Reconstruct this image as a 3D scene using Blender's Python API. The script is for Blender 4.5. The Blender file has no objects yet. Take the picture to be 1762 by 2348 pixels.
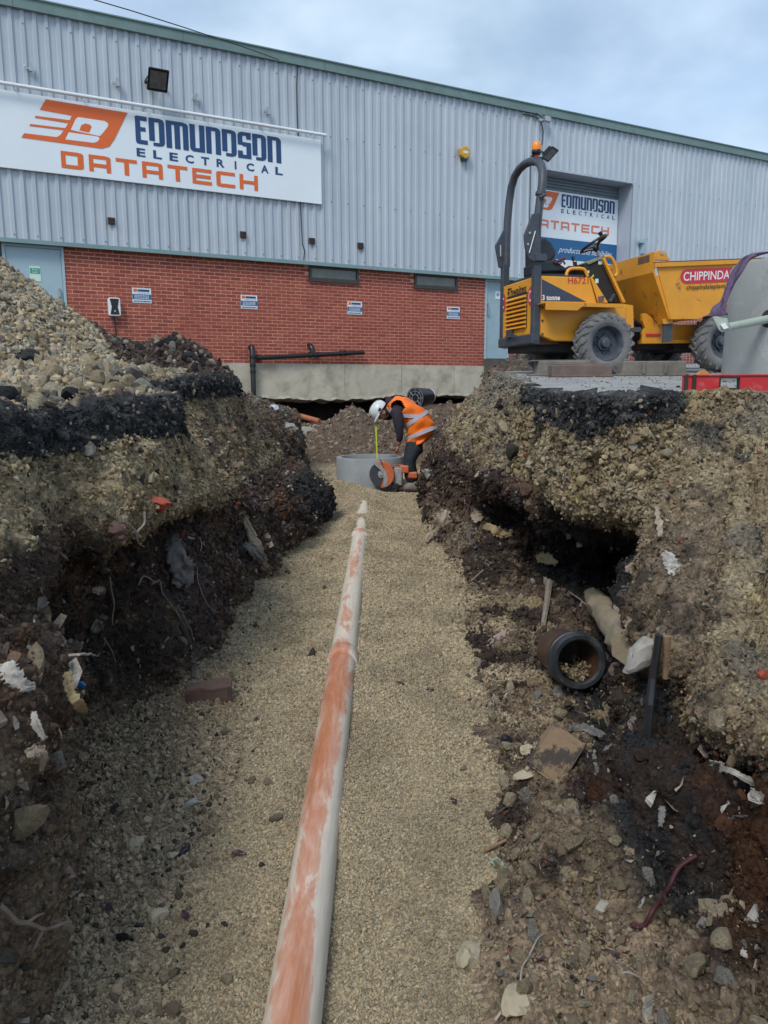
import bpy, math, random, bmesh
import numpy as np
from mathutils import Matrix, Vector, Euler
R = math.radians
random.seed(7); rng = np.random.default_rng(7)
scene = bpy.context.scene
col = scene.collection

# ------------------------------------------------------------------ camera
F = 1764.0
CAM_ROT = Matrix.Rotation(R(90-9.0), 3, 'X') @ Matrix.Rotation(R(-0.3), 3, 'Z')
cd = bpy.data.cameras.new('camera'); cam = bpy.data.objects.new('camera', cd); col.objects.link(cam)
cam.matrix_world = CAM_ROT.to_4x4()
cd.sensor_fit = 'VERTICAL'; cd.sensor_height = 24.0; cd.lens = 24.0*F/2348.0
cd.clip_start = 0.05; cd.clip_end = 2000
scene.camera = cam

# ------------------------------------------------------------------ sky and sun
world = bpy.data.worlds.new('World'); scene.world = world; world.use_nodes = True
wn = world.node_tree; wn.nodes.clear(); WL = wn.links
def wnode(t, **k):
    n = wn.nodes.new(t)
    for a, b in k.items(): setattr(n, a, b)
    return n
SUN_EL, SUN_AZ = 48.0, 205.0      # high, behind the camera's left shoulder
sky = wnode('ShaderNodeTexSky', sky_type='NISHITA'); sky.sun_disc = False
sky.sun_elevation = R(SUN_EL); sky.sun_rotation = R(SUN_AZ)
geo = wnode('ShaderNodeTexCoord')
sep = wnode('ShaderNodeSeparateXYZ'); WL.new(geo.outputs['Generated'], sep.inputs[0])
# project the view direction on a cloud layer so that clouds flatten to the horizon
mz = wnode('ShaderNodeMath', operation='MAXIMUM'); WL.new(sep.outputs['Z'], mz.inputs[0]); mz.inputs[1].default_value = 0.0
az = wnode('ShaderNodeMath', operation='ADD'); WL.new(mz.outputs[0], az.inputs[0]); az.inputs[1].default_value = 0.25
dx = wnode('ShaderNodeMath', operation='DIVIDE'); WL.new(sep.outputs['X'], dx.inputs[0]); WL.new(az.outputs[0], dx.inputs[1])
dy = wnode('ShaderNodeMath', operation='DIVIDE'); WL.new(sep.outputs['Y'], dy.inputs[0]); WL.new(az.outputs[0], dy.inputs[1])
cmb = wnode('ShaderNodeCombineXYZ'); WL.new(dx.outputs[0], cmb.inputs[0]); WL.new(dy.outputs[0], cmb.inputs[1])
cn = wnode('ShaderNodeTexNoise'); WL.new(cmb.outputs[0], cn.inputs['Vector'])
cn.inputs['Scale'].default_value = 1.15; cn.inputs['Detail'].default_value = 6; cn.inputs['Roughness'].default_value = 0.5; cn.inputs['Distortion'].default_value = 0.3
cr = wnode('ShaderNodeValToRGB'); WL.new(cn.outputs[0], cr.inputs[0])
cr.color_ramp.elements[0].position = 0.30; cr.color_ramp.elements[0].color = (0.30,0.30,0.30,1)
cr.color_ramp.elements[1].position = 0.56; cr.color_ramp.elements[1].color = (1,1,1,1)
cn2 = wnode('ShaderNodeTexNoise'); WL.new(cmb.outputs[0], cn2.inputs['Vector'])
cn2.inputs['Scale'].default_value = 2.6; cn2.inputs['Detail'].default_value = 5
cc = wnode('ShaderNodeValToRGB'); WL.new(cn2.outputs[0], cc.inputs[0])
cc.color_ramp.elements[0].position = 0.36; cc.color_ramp.elements[0].color = (0.25,0.34,0.45,1)
cc.color_ramp.elements[1].position = 0.64; cc.color_ramp.elements[1].color = (0.41,0.51,0.62,1)
skm = wnode('ShaderNodeVectorMath', operation='SCALE'); WL.new(sky.outputs[0], skm.inputs[0]); skm.inputs['Scale'].default_value = 0.11
mx = wnode('ShaderNodeMixRGB'); WL.new(cr.outputs[0], mx.inputs[0]); WL.new(skm.outputs[0], mx.inputs[1]); WL.new(cc.outputs[0], mx.inputs[2])
bg = wnode('ShaderNodeBackground'); WL.new(mx.outputs[0], bg.inputs[0]); bg.inputs[1].default_value = 1.0
wo = wnode('ShaderNodeOutputWorld'); WL.new(bg.outputs[0], wo.inputs[0])
sd = bpy.data.lights.new('sun', 'SUN'); sun = bpy.data.objects.new('sun', sd); col.objects.link(sun)
sd.energy = 1.3; sd.angle = R(20); sd.color = (1.0, 0.96, 0.90)
_a = R(SUN_AZ); _e = R(SUN_EL)
sdir = Vector((math.sin(_a)*math.cos(_e), math.cos(_a)*math.cos(_e), math.sin(_e)))
sun.rotation_euler = sdir.to_track_quat('Z', 'Y').to_euler(); sun.location = (0, 0, 30)
vs = scene.view_settings; vs.view_transform = 'Standard'; vs.look = 'None'; vs.exposure = 0.80; vs.gamma = 1.0; vs.use_curve_mapping = False

# ------------------------------------------------------------------ measuring helpers
def ray(px, py):
    return CAM_ROT @ Vector(((px-881)/F, -(py-1174)/F, -1.0))
def P(px, py, Y):
    d = ray(px, py); return d*(Y/d.y)
def floor_z(y): return -1.75 + 0.042*(y-1.9)
def yard_z(y): return -0.05 + 0.0415*(y-4.0)
def on_plane(px, py, z0, k):            # plane z = z0 + k*y
    d = ray(px, py); t = z0/(d.z-k*d.y); return d*t
def on_floor(px, py): return on_plane(px, py, -1.75-0.042*1.9, 0.042)
def on_yard(px, py): return on_plane(px, py, -0.05-0.0415*4, 0.0415)
class Frame:                            # a vertical plane frame: local x along it, local y away from the camera
    def __init__(s, origin, direction):
        d = Vector((direction.x, direction.y, 0)).normalized()
        s.d = d; s.n = Vector((-d.y, d.x, 0)); s.o = Vector((origin.x, origin.y, 0)); s.rz = math.atan2(d.y, d.x)
    def at(s, px, py, off=0.0):         # point seen at a pixel on the plane local y = off
        r = ray(px, py); t = (s.n.dot(s.o)+off)/s.n.dot(r); p = r*t
        return (s.d.dot(p-s.o), p.z)
    def p3(s, px, py, off=0.0):
        x, z = s.at(px, py, off); return Vector((x, off, z))

# ------------------------------------------------------------------ numpy noise
_perm = rng.permutation(256); _perm = np.concatenate([_perm, _perm, _perm])
_g = rng.normal(size=(256,3)); _g /= np.linalg.norm(_g, axis=1)[:,None]
def noise(p):
    p = np.asarray(p, float); i = np.floor(p).astype(int); f = p-i; i &= 255
    u = f*f*f*(f*(f*6-15)+10); r = 0
    for a in (0,1):
        wx = u[:,0] if a else 1-u[:,0]
        for b in (0,1):
            wy = u[:,1] if b else 1-u[:,1]
            for c in (0,1):
                wz = u[:,2] if c else 1-u[:,2]
                h = _perm[_perm[_perm[(i[:,0]+a)&255]+((i[:,1]+b)&255)]+((i[:,2]+c)&255)]
                g = _g[h]
                r = r + wx*wy*wz*(g[:,0]*(f[:,0]-a)+g[:,1]*(f[:,1]-b)+g[:,2]*(f[:,2]-c))
    return r*1.6
def fbm(p, octv=4, rough=0.5, ridged=False):
    r = 0; a = 1; t = 0; q = np.asarray(p, float)
    for k in range(octv):
        n = noise(q+13.7*k); n = (0.5-np.abs(n))*1.6 if ridged else n
        r = r+a*n; t += a; a *= rough; q = q*2.03
    return r/t

# ------------------------------------------------------------------ materials
def newmat(name):
    m = bpy.data.materials.new(name); m.use_nodes = True; return m, m.node_tree, m.node_tree.nodes['Principled BSDF']
def mat(name, c, rough=0.6, var=0.15, vscale=6.0, bump=0.0, bscale=40.0, metal=0.0, dirt=0.0, dirt_col=(0.12,0.10,0.08), dscale=3.0, spec=0.5, coat=0.0, trans=0.0, bdist=0.005, lo=0.5, hi=0.68, streak=False):
    m, nt, b = newmat(name); L = nt.links; N = nt.nodes.new
    tc = N('ShaderNodeTexCoord')
    n1 = N('ShaderNodeTexNoise'); n1.inputs['Scale'].default_value = vscale; n1.inputs['Detail'].default_value = 5; n1.inputs['Roughness'].default_value = 0.6
    L.new(tc.outputs['Object'], n1.inputs['Vector'])
    r1 = N('ShaderNodeValToRGB'); L.new(n1.outputs[0], r1.inputs[0])
    r1.color_ramp.elements[0].position = 0.3; r1.color_ramp.elements[1].position = 0.7
    r1.color_ramp.elements[0].color = (*[v*(1-var) for v in c], 1); r1.color_ramp.elements[1].color = (*[min(1, v*(1+var)) for v in c], 1)
    out = r1.outputs[0]
    if dirt > 0:
        n2 = N('ShaderNodeTexNoise'); n2.inputs['Scale'].default_value = dscale; n2.inputs['Detail'].default_value = 8; n2.inputs['Roughness'].default_value = 0.7
        if streak:
            mpp = N('ShaderNodeMapping'); mpp.inputs['Scale'].default_value = (4, 4, 0.22); L.new(tc.outputs['Object'], mpp.inputs['Vector']); L.new(mpp.outputs[0], n2.inputs['Vector'])
        else: L.new(tc.outputs['Object'], n2.inputs['Vector'])
        r2 = N('ShaderNodeValToRGB'); L.new(n2.outputs[0], r2.inputs[0])
        r2.color_ramp.elements[0].position = lo; r2.color_ramp.elements[1].position = hi
        r2.color_ramp.elements[0].color = (0,0,0,1); r2.color_ramp.elements[1].color = (dirt,dirt,dirt,1)
        mx = N('ShaderNodeMixRGB'); L.new(r2.outputs[0], mx.inputs[0]); L.new(out, mx.inputs[1]); mx.inputs[2].default_value = (*dirt_col, 1)
        out = mx.outputs[0]
    L.new(out, b.inputs['Base Color'])
    b.inputs['Roughness'].default_value = rough; b.inputs['Metallic'].default_value = metal; b.inputs['Specular IOR Level'].default_value = spec
    b.inputs['Coat Weight'].default_value = coat; b.inputs['Transmission Weight'].default_value = trans
    if bump > 0:
        n3 = N('ShaderNodeTexNoise'); n3.inputs['Scale'].default_value = bscale; n3.inputs['Detail'].default_value = 6; n3.inputs['Roughness'].default_value = 0.65
        L.new(tc.outputs['Object'], n3.inputs['Vector'])
        bp = N('ShaderNodeBump'); bp.inputs['Strength'].default_value = bump; bp.inputs['Distance'].default_value = bdist
        L.new(n3.outputs[0], bp.inputs['Height']); L.new(bp.outputs[0], b.inputs['Normal'])
    return m

# ------------------------------------------------------------------ mesh builders
def setp(o, label=None, cat=None, group=None, kind=None):
    if label: o['label'] = label
    if cat: o['category'] = cat
    if group: o['group'] = group
    if kind: o['kind'] = kind
    return o
def empty(name, loc=(0,0,0), rz=0.0, label=None, cat=None, group=None, kind=None):
    o = bpy.data.objects.new(name, None); o.empty_display_size = 0.1; col.objects.link(o)
    o.location = loc; o.rotation_euler = (0,0,rz); return setp(o, label, cat, group, kind)
class MB:
    def __init__(s): s.v = []; s.f = []; s.m = []
    def add(s, v, f, mi=0):
        k = len(s.v); s.v += [tuple(p) for p in v]; s.f += [tuple(i+k for i in q) for q in f]; s.m += [mi]*len(f); return s
    def box(s, x0, x1, y0, y1, z0, z1, M=None, mi=0):
        v = [Vector(p) for p in ((x0,y0,z0),(x1,y0,z0),(x1,y1,z0),(x0,y1,z0),(x0,y0,z1),(x1,y0,z1),(x1,y1,z1),(x0,y1,z1))]
        if M is not None: v = [M @ p for p in v]
        return s.add(v, [(0,3,2,1),(4,5,6,7),(0,1,5,4),(1,2,6,5),(2,3,7,6),(3,0,4,7)], mi)
    def prism(s, poly, y0, y1, mi=0, M=None):   # polygon in local x,z extruded along y
        n = len(poly)
        if isinstance(y0, (int,float)): y0 = [y0]*n
        if isinstance(y1, (int,float)): y1 = [y1]*n
        v = [Vector((p[0], y0[i], p[1])) for i,p in enumerate(poly)] + [Vector((p[0], y1[i], p[1])) for i,p in enumerate(poly)]
        if M is not None: v = [M @ p for p in v]
        f = [tuple(range(n)), tuple(range(2*n-1, n-1, -1))] + [(i, i+n, (i+1)%n+n, (i+1)%n) for i in range(n)]
        return s.add(v, f, mi)
    def hexa(s, q0, q1, mi=0):                 # two quads joined
        v = [Vector(p) for p in list(q0)+list(q1)]
        return s.add(v, [(3,2,1,0),(4,5,6,7),(0,1,5,4),(1,2,6,5),(2,3,7,6),(3,0,4,7)], mi)
    def tube(s, pts, r, n=12, mi=0, caps=True, square=False, r2=None):
        pts = [Vector(p) for p in pts]; rr = r if isinstance(r, (list,tuple)) else [r]*len(pts)
        prev = None; rings = []
        for i, p in enumerate(pts):
            t = (pts[min(i+1, len(pts)-1)]-pts[max(i-1, 0)]).normalized()
            if prev is None:
                a = Vector((0,0,1)) if abs(t.z) < 0.9 else Vector((1,0,0)); u = t.cross(a).normalized()
            else: u = (prev-t*prev.dot(t)).normalized()
            prev = u; w = t.cross(u)
            ring = []
            for k in range(n):
                an = 2*math.pi*(k+(0.5 if square else 0))/n; q = rr[i]*(1.2 if square else 1)
                ring.append(p+u*math.cos(an)*q+w*math.sin(an)*(q if r2 is None else q*r2))
            rings.append(ring)
        v = [q for g in rings for q in g]; f = []
        for i in range(len(pts)-1):
            for k in range(n): f.append((i*n+k, i*n+(k+1)%n, (i+1)*n+(k+1)%n, (i+1)*n+k))
        if caps: f += [tuple(range(n-1,-1,-1)), tuple((len(pts)-1)*n+k for k in range(n))]
        return s.add(v, f, mi)
    def lathe(s, prof, axis='z', n=32, M=None, mi=0, close=False, caps=True):   # prof: list of (r, h)
        v = []
        for r, h in prof:
            for k in range(n):
                a = 2*math.pi*k/n; c, d = r*math.cos(a), r*math.sin(a)
                q = Vector((c,d,h)) if axis == 'z' else (Vector((c,h,d)) if axis == 'y' else Vector((h,c,d)))
                v.append(M @ q if M is not None else q)
        m = len(prof); f = []
        for i in range(m if close else m-1):
            j = (i+1)%m
            for k in range(n): f.append((i*n+k, i*n+(k+1)%n, j*n+(k+1)%n, j*n+k))
        if not close and caps:
            if prof[0][0] > 1e-4: f.append(tuple(range(n-1,-1,-1)))
            if prof[-1][0] > 1e-4: f.append(tuple((m-1)*n+k for k in range(n)))
        return s.add(v, f, mi)
    def sphere(s, c, r, M=None, nu=14, nv=9, mi=0, sc=(1,1,1)):
        v = []; f = []
        for i in range(nv+1):
            th = math.pi*i/nv
            for k in range(nu):
                ph = 2*math.pi*k/nu
                q = Vector((math.sin(th)*math.cos(ph)*r*sc[0], math.sin(th)*math.sin(ph)*r*sc[1], math.cos(th)*r*sc[2]))
                if M is not None: q = M @ q
                v.append(q+Vector(c))
        for i in range(nv):
            for k in range(nu): f.append((i*nu+k, (i+1)*nu+k, (i+1)*nu+(k+1)%nu, i*nu+(k+1)%nu))
        return s.add(v, f, mi)
    def build(s, name, mats, parent=None, smooth=False, bevel=0.0, loc=None, **kw):
        me = bpy.data.meshes.new(name); me.from_pydata(s.v, [], s.f)
        if isinstance(mats, list): me.polygons.foreach_set('material_index', s.m)
        bm = bmesh.new(); bm.from_mesh(me)
        if smooth: bmesh.ops.remove_doubles(bm, verts=bm.verts, dist=1e-5)
        bmesh.ops.recalc_face_normals(bm, faces=bm.faces); bm.to_mesh(me); bm.free()
        for mm in (mats if isinstance(mats, list) else [mats]): me.materials.append(mm)
        if smooth:
            me.polygons.foreach_set('use_smooth', [True]*len(me.polygons)); me.set_sharp_from_angle(angle=R(40))
        o = bpy.data.objects.new(name, me); col.objects.link(o)
        if parent: o.parent = parent
        if loc: o.location = loc
        if bevel > 0:
            b = o.modifiers.new('bevel', 'BEVEL'); b.width = bevel; b.segments = 2; b.limit_method = 'ANGLE'; b.angle_limit = R(35)
        return setp(o, **kw)
def copy_tree(o, parent=None):
    c = o.copy(); col.objects.link(c); c.parent = parent
    for ch in list(o.children): copy_tree(ch, c)
    return c
def grid_mesh(name, pts, nu, nv, material, colors=None, parent=None, wrap=False):   # pts (nu*nv,3)
    me = bpy.data.meshes.new(name)
    i = np.arange(nu-1)[:,None]*nv+np.arange(nv-1)[None,:]
    q = np.stack([i, i+1, i+nv+1, i+nv], -1).reshape(-1,4)
    me.vertices.add(len(pts)); me.vertices.foreach_set('co', np.asarray(pts, np.float32).ravel())
    me.loops.add(q.size); me.loops.foreach_set('vertex_index', q.ravel().astype(np.int32))
    me.polygons.add(len(q)); me.polygons.foreach_set('loop_start', (np.arange(len(q))*4).astype(np.int32))
    me.polygons.foreach_set('loop_total', np.full(len(q), 4, np.int32)) if bpy.app.version < (4,0,0) else None
    me.polygons.foreach_set('use_smooth', np.ones(len(q), bool))
    me.update(calc_edges=True); me.validate()
    if colors is not None:
        a = me.color_attributes.new('tint', 'FLOAT_COLOR', 'POINT')
        a.data.foreach_set('color', np.concatenate([colors, np.ones((len(colors),1))], 1).astype(np.float32).ravel())
    me.materials.append(material)
    o = bpy.data.objects.new(name, me); col.objects.link(o)
    if parent: o.parent = parent
    return o
def grid_normals(p, nu, nv):
    g = p.reshape(nu, nv, 3); a = np.gradient(g, axis=0); b = np.gradient(g, axis=1)
    n = np.cross(a, b); n /= np.linalg.norm(n, axis=2)[...,None]+1e-9; return n.reshape(-1,3)
def text_mesh(body, bold=0.0, shear=0.0, spacing=1.0):
    cu = bpy.data.curves.new('lettering', 'FONT'); cu.body = body; cu.offset = bold; cu.shear = shear; cu.space_character = spacing; cu.resolution_u = 3
    o = bpy.data.objects.new('lettering', cu); col.objects.link(o)
    dg = bpy.context.evaluated_depsgraph_get(); me = bpy.data.meshes.new_from_object(o.evaluated_get(dg))
    bpy.data.objects.remove(o); bpy.data.curves.remove(cu)
    co = np.array([v.co[:] for v in me.vertices]); f = [tuple(p.vertices) for p in me.polygons]; bpy.data.meshes.remove(me)
    lo = co[:,:2].min(0); hi = co[:,:2].max(0); return (co[:,:2]-lo)/(hi-lo), f
def quad_map(quad):      # TL, TR, BR, BL -> function (u right, v up) -> Vector
    tl, tr, br, bl = [Vector(q) for q in quad]
    return lambda u, v: (bl*(1-u)+br*u)*(1-v)+(tl*(1-u)+tr*u)*v
def lettering(body, quad, material, parent, name='lettering', **k):
    uv, f = text_mesh(body, **k); q = quad_map(quad)
    return MB().add([q(u, v) for u, v in uv], f).build(name, material, parent)
# ================================================================== the warehouse
Wdir = ray(4250, 882)
_o = ray(881, 836)*(18.22); W = Frame(_o, Wdir)
M_clad = mat('cladding', (0.42,0.475,0.53), 0.42, 0.06, 1.3, 0.15, 25, dirt=0.35, dirt_col=(0.27,0.31,0.34), dscale=1.2, streak=True)
M_cladB = mat('cladding_weathered', (0.44,0.49,0.54), 0.42, 0.07, 0.9, 0.15, 25, dirt=0.3, dirt_col=(0.29,0.33,0.36), dscale=1.6, streak=True)
M_flash = mat('flashing_green', (0.19,0.29,0.29), 0.45, 0.08, 2)
M_fascia = mat('fascia_green', (0.14,0.215,0.205), 0.5, 0.12, 2, dirt=0.4, dirt_col=(0.10,0.14,0.13))
M_dark = mat('dark_void', (0.015,0.015,0.016), 0.8, 0.2)
M_white = mat('white_board', (0.74,0.80,0.84), 0.35, 0.03, 1.2)
M_whiteB = mat('white_plastic', (0.75,0.77,0.78), 0.35, 0.05, 3)
M_orange = mat('sign_orange', (0.72,0.13,0.02), 0.4, 0.03)
M_navy = mat('sign_navy', (0.012,0.055,0.16), 0.4, 0.03)
M_blue = mat('sign_blue', (0.015,0.11,0.27), 0.4, 0.05)
M_door = mat('door_paint', (0.36,0.48,0.54), 0.4, 0.05, 1.5, dirt=0.25, dirt_col=(0.22,0.30,0.34))
M_doorB = mat('door_scuffed', (0.30,0.42,0.47), 0.5, 0.08, 4, dirt=0.7, dirt_col=(0.36,0.43,0.46), dscale=3.5, lo=0.54, hi=0.58)
M_brick = []
for i,(c) in enumerate([(0.32,0.074,0.045),(0.29,0.064,0.040),(0.35,0.088,0.052),(0.25,0.056,0.040)]):
    M_brick.append(mat('brick_%s'%['red','deep','light','dark'][i], c, 0.85, 0.14, 9, 0.4, 60, dirt=0.45, dirt_col=(0.22,0.07,0.05), dscale=2.2))
M_mortar = mat('mortar', (0.68,0.34,0.25), 0.9, 0.15, 2.0, 0.2, 90, dirt=0.6, dirt_col=(0.34,0.12,0.08), dscale=0.6)
M_conc = mat('plinth_concrete', (0.50,0.455,0.36), 0.85, 0.14, 1.6, 0.35, 30, dirt=0.8, dirt_col=(0.27,0.235,0.18), dscale=1.9, lo=0.47, hi=0.66)
M_glass = mat('window_glass', (0.16,0.17,0.15), 0.15, 0.2, 3, dirt=0.4, dirt_col=(0.22,0.21,0.17))
M_frame = mat('window_frame_brown', (0.05,0.045,0.04), 0.5, 0.15)
M_vent = mat('terracotta_vent', (0.06,0.03,0.026), 0.8, 0.2, 20)
M_black = mat('black_plastic', (0.012,0.012,0.014), 0.35, 0.2, 8)
M_metal = mat('galvanised', (0.42,0.44,0.45), 0.4, 0.15, 10, metal=0.6)
M_green = mat('exit_green', (0.02,0.33,0.23), 0.4, 0.02)
M_cream = mat('exit_cream', (0.60,0.74,0.62), 0.4, 0.03)

wh = empty('warehouse', W.o, W.rz, 'long grey corrugated warehouse with a red brick base and green roof edge', 'building')
def at(px, py, off=0.0): return W.at(px, py, off)
S0 = -13.5; S1 = 16.5
z_clad = at(840, 617)[1]; z_base = at(840, 836)[1]; z_eave = 0.5*(at(0, 2)[1]+at(1700, 352)[1]); z_plb = at(700, 914)[1]
sA = at(147.5, 600)[0]; sD0 = at(1112, 700)[0]; sD1 = at(1168, 700)[0]
zDb = at(1130, 823)[1]; zGb = zDb
sR0 = at(1229, 450)[0]; sR1 = at(1443, 450)[0]; zR = at(1340, 405.5)[1]
# cladding sheets, one object each, trapezoid ribs every 200 mm
def clad_panel(s0, s1, z0, z1, k):
    mb = MB(); prof = []; x = s0
    rib = [(0.0,0.0),(0.085,0.0),(0.103,-0.028),(0.164,-0.028),(0.182,0.0),(0.2,0.0)]
    n = max(1, round((s1-s0)/0.2)); w = (s1-s0)/n
    for i in range(n):
        for (a,b) in rib[:-1]: prof.append((s0+i*w+a*w/0.2, b))
    prof.append((s1, 0.0))
    v = []; f = []
    for i,(a,b) in enumerate(prof): v += [(a, b-0.10, z0), (a, b-0.10, z1)]
    for i in range(len(prof)-1): f.append((2*i, 2*i+2, 2*i+3, 2*i+1))
    mb.add(v, f); o = mb.build('cladding_panel', [M_clad, M_cladB][k%2], wh)
    return o
s = S0; k = 0; cuts = [sR0, sR1]
while s < S1-0.01:
    e = min(s+1.0, S1)
    for c in cuts:
        if s < c-1e-3 < e-1e-3: e = c
    z0 = zR if (s > sR0-0.01 and e < sR1+0.01) else z_clad
    if e-s > 0.05: clad_panel(s, e-0.004, z0, z_eave-0.02, k)
    s = e; k += 1
# screw heads in rows on the sheets
mb = MB()
for z in (z_clad+0.12, z_clad+1.35, z_clad+2.7, z_eave-0.35):
    x = S0+0.14
    while x < S1:
        if not (sR0-0.1 < x < sR1+0.1 and z < zR+0.05): mb.box(x-0.009, x+0.009, -0.136, -0.126, z-0.009, z+0.009)
        x += 0.4
mb.build('cladding_screws', M_frame, wh, kind='stuff')
# wall core behind the sheets, roof
zRb = z_base-0.1
core = MB(); core.box(S0, sR0-0.02, -0.02, 0.3, z_clad, z_eave-0.05); core.box(sR1+0.02, S1, -0.02, 0.3, z_clad, z_eave-0.05); core.box(sR0-0.02, sR1+0.02, -0.02, 0.3, zR+0.02, z_eave-0.05)
core.box(S1-0.3, S1, 0.3, 16, -0.5, z_eave-0.05); core.box(S0, S0+0.3, 0.3, 16, -0.5, z_eave-0.05); core.box(S0, S1, 15.7, 16, -0.5, z_eave-0.05)
core.build('wall_core', M_clad, wh)
rf = MB(); rf.hexa([(S0,-0.1,z_eave),(S1,-0.1,z_eave),(S1,8,z_eave+0.85),(S0,8,z_eave+0.85)], [(S0,-0.1,z_eave+0.08),(S1,-0.1,z_eave+0.08),(S1,8,z_eave+0.93),(S0,8,z_eave+0.93)])
rf.hexa([(S0,8,z_eave+0.85),(S1,8,z_eave+0.85),(S1,16.1,z_eave),(S0,16.1,z_eave)], [(S0,8,z_eave+0.93),(S1,8,z_eave+0.93),(S1,16.1,z_eave+0.08),(S0,16.1,z_eave+0.08)])
rf.build('roof', M_fascia, wh)
s = S0
while s < S1:       # eaves fascia in lengths
    e = min(s+3.0, S1); f = MB(); f.prism([(s,z_eave-0.13),(e-0.006,z_eave-0.13),(e-0.006,z_eave+0.05),(s,z_eave+0.05)], -0.20, -0.17)
    f.prism([(s,z_eave+0.05),(e-0.006,z_eave+0.05),(e-0.006,z_eave+0.075),(s,z_eave+0.075)], -0.225, -0.09)
    f.prism([(s,z_eave-0.13),(e-0.006,z_eave-0.13),(e-0.006,z_eave-0.12),(s,z_eave-0.12)], -0.17, -0.10)
    f.build('eaves_fascia', M_fascia, wh); s = e
fl = MB()
for (a,b) in ((S0, sR0-0.06),(sR1+0.12, S1)):
    fl.box(a, b, -0.165, -0.0, z_clad-0.012, z_clad+0.0); fl.box(a, b, -0.168, -0.163, z_clad-0.03, z_clad+0.045)
fl.build('drip_flashing', M_flash, wh)
# brickwork
bw = MB(); segs = [(sA, sD0), (sD1, sR0), (sR1, S1)]
bw_o = empty('brick_wall', label=None); bw_o.parent = wh
pan = MB()
for a,b in segs: pan.box(a, b, -0.001, 0.22, z_base if a < sD1-0.01 else -0.2, z_clad-0.012)
pan.build('mortar_bed', M_mortar, bw_o)
WIN = [(at(708,609), at(821.5,649)), (at(950,626), at(1048,664))]
wins = []
for (a,b) in WIN: wins.append((a[0], b[0], b[1]+0.0, z_clad-0.03))
zw0 = 0.5*(wins[0][2]+wins[1][2]); wins = [(a,b,zw0,d) for a,b,c,d in wins]
course = (z_clad-0.012-z_base)/30.0
bl = []
for (a,b) in segs:
    zb = z_base if a < sD1-0.01 else -0.2; nrow = int((z_clad-0.012-zb)/course)
    for r in range(nrow+1):
        zt = z_clad-0.012-r*course
        if zt-course < zb-0.02: break
        x = a+(0.0 if r%2 == 0 else -0.1125)
        while x < b-0.02:
            x0 = max(x+0.0075, a); x1 = min(x+0.225-0.0075, b)
            cx = (x0+x1)/2; cz = zt-course/2
            inw = any(w[0]-0.02 < cx < w[1]+0.02 and cz > w[2] for w in wins)
            if x1-x0 > 0.03 and not inw: bl.append((x0, x1, zt-course+0.0085, zt-0.0085))
            x += 0.225
# stud the 300 that show largest (near end, above the spoil heap) one by one
def brick_score(q):
    if q[0] < sA-0.01: return 1e9
    cx, cz = (q[0]+q[1])/2, q[2]
    hide = 0.9 - (cx-sA)*0.42
    return (cx-sA) + (100 if cz < max(z_base-1, z_base+1.55-(cx-sA)*0.55) else 0) + (50 if q[1]-q[0] < 0.2 else 0)
bl.sort(key=brick_score); bcache = {}
def brick_mesh(L, H, k):
    key = (round(L,3), k)
    if key not in bcache:
        mb = MB(); mb.box(-L/2, L/2, -0.005-0.0012*(k%3), 0.02, -H/2, H/2); me = bpy.data.meshes.new('brick'); me.from_pydata(mb.v, [], mb.f); me.materials.append(M_brick[k%4]); bcache[key] = me
    return bcache[key]
for (x0,x1,z0,z1) in bl[:300]:
    o = bpy.data.objects.new('brick', brick_mesh(x1-x0, z1-z0, rng.integers(0,8))); col.objects.link(o); o.parent = bw_o
    o.location = ((x0+x1)/2, rng.uniform(-0.001,0.001), (z0+z1)/2)
rest = MB()
for (x0,x1,z0,z1) in bl[300:]:
    d = rng.uniform(-0.008,-0.005); rest.box(x0, x1, d, 0.02, z0, z1, mi=int(rng.choice([0,0,0,1,1,2,3])))
rest.build('distant_bricks', M_brick, bw_o, kind='stuff')
for (a,b,z0,z1) in wins:
    fr = MB(); t = 0.055
    fr.box(a, b, -0.05, 0.1, z0, z0+t); fr.box(a, b, -0.05, 0.1, z1-t*0.7, z1); fr.box(a, a+t, -0.052, 0.1, z0+t, z1-t*0.7); fr.box(b-t, b, -0.052, 0.1, z0+t, z1-t*0.7)
    fr.box(a-0.03, b+0.03, -0.06, 0.0, z0-0.035, z0-0.002)
    w = fr.build('window', M_frame, wh, bevel=0.004)
    pane = MB(); pane.box(a+t, b-t, -0.014, -0.006, z0+t, z1-t*0.7); pane.build('pane', M_glass, w)
# plinth with a broken underside
pl = []; n = 160; x0, x1 = at(300,850)[0], sD0+0.02
xs = np.linspace(x0, x1, n); jag = fbm(np.stack([xs*2.2, xs*0, xs*0+3], 1), 4)*0.09
zb = z_plb+jag+0.03*np.sin(xs*1.3); zb = np.where(xs > at(880,900)[0], zb+0.03, zb)
poly = [(x0, z_base-0.001), (x1, z_base-0.001)] + [(float(xs[i]), float(zb[i])) for i in range(n-1,-1,-1)]
PLB = (xs, zb)
p = MB(); p.prism(poly, -0.03, 0.35); p.build('concrete_plinth', M_conc, wh)
lip = MB()
for i in range(n-1):
    a, b = float(xs[i]), float(xs[i+1]); d0 = 0.05+0.05*float(noise([[a*3,0,1]])[0]); 
    lip.hexa([(a,-0.06-d0*0.5,zb[i]-0.005),(b,-0.06-d0*0.5,zb[i+1]-0.005),(b,0.30,zb[i+1]-0.06-d0*0.3),(a,0.30,zb[i]-0.06-d0*0.3)], [(a,-0.032,zb[i]+0.05),(b,-0.032,zb[i+1]+0.05),(b,0.30,zb[i+1]),(a,0.30,zb[i])])
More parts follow.
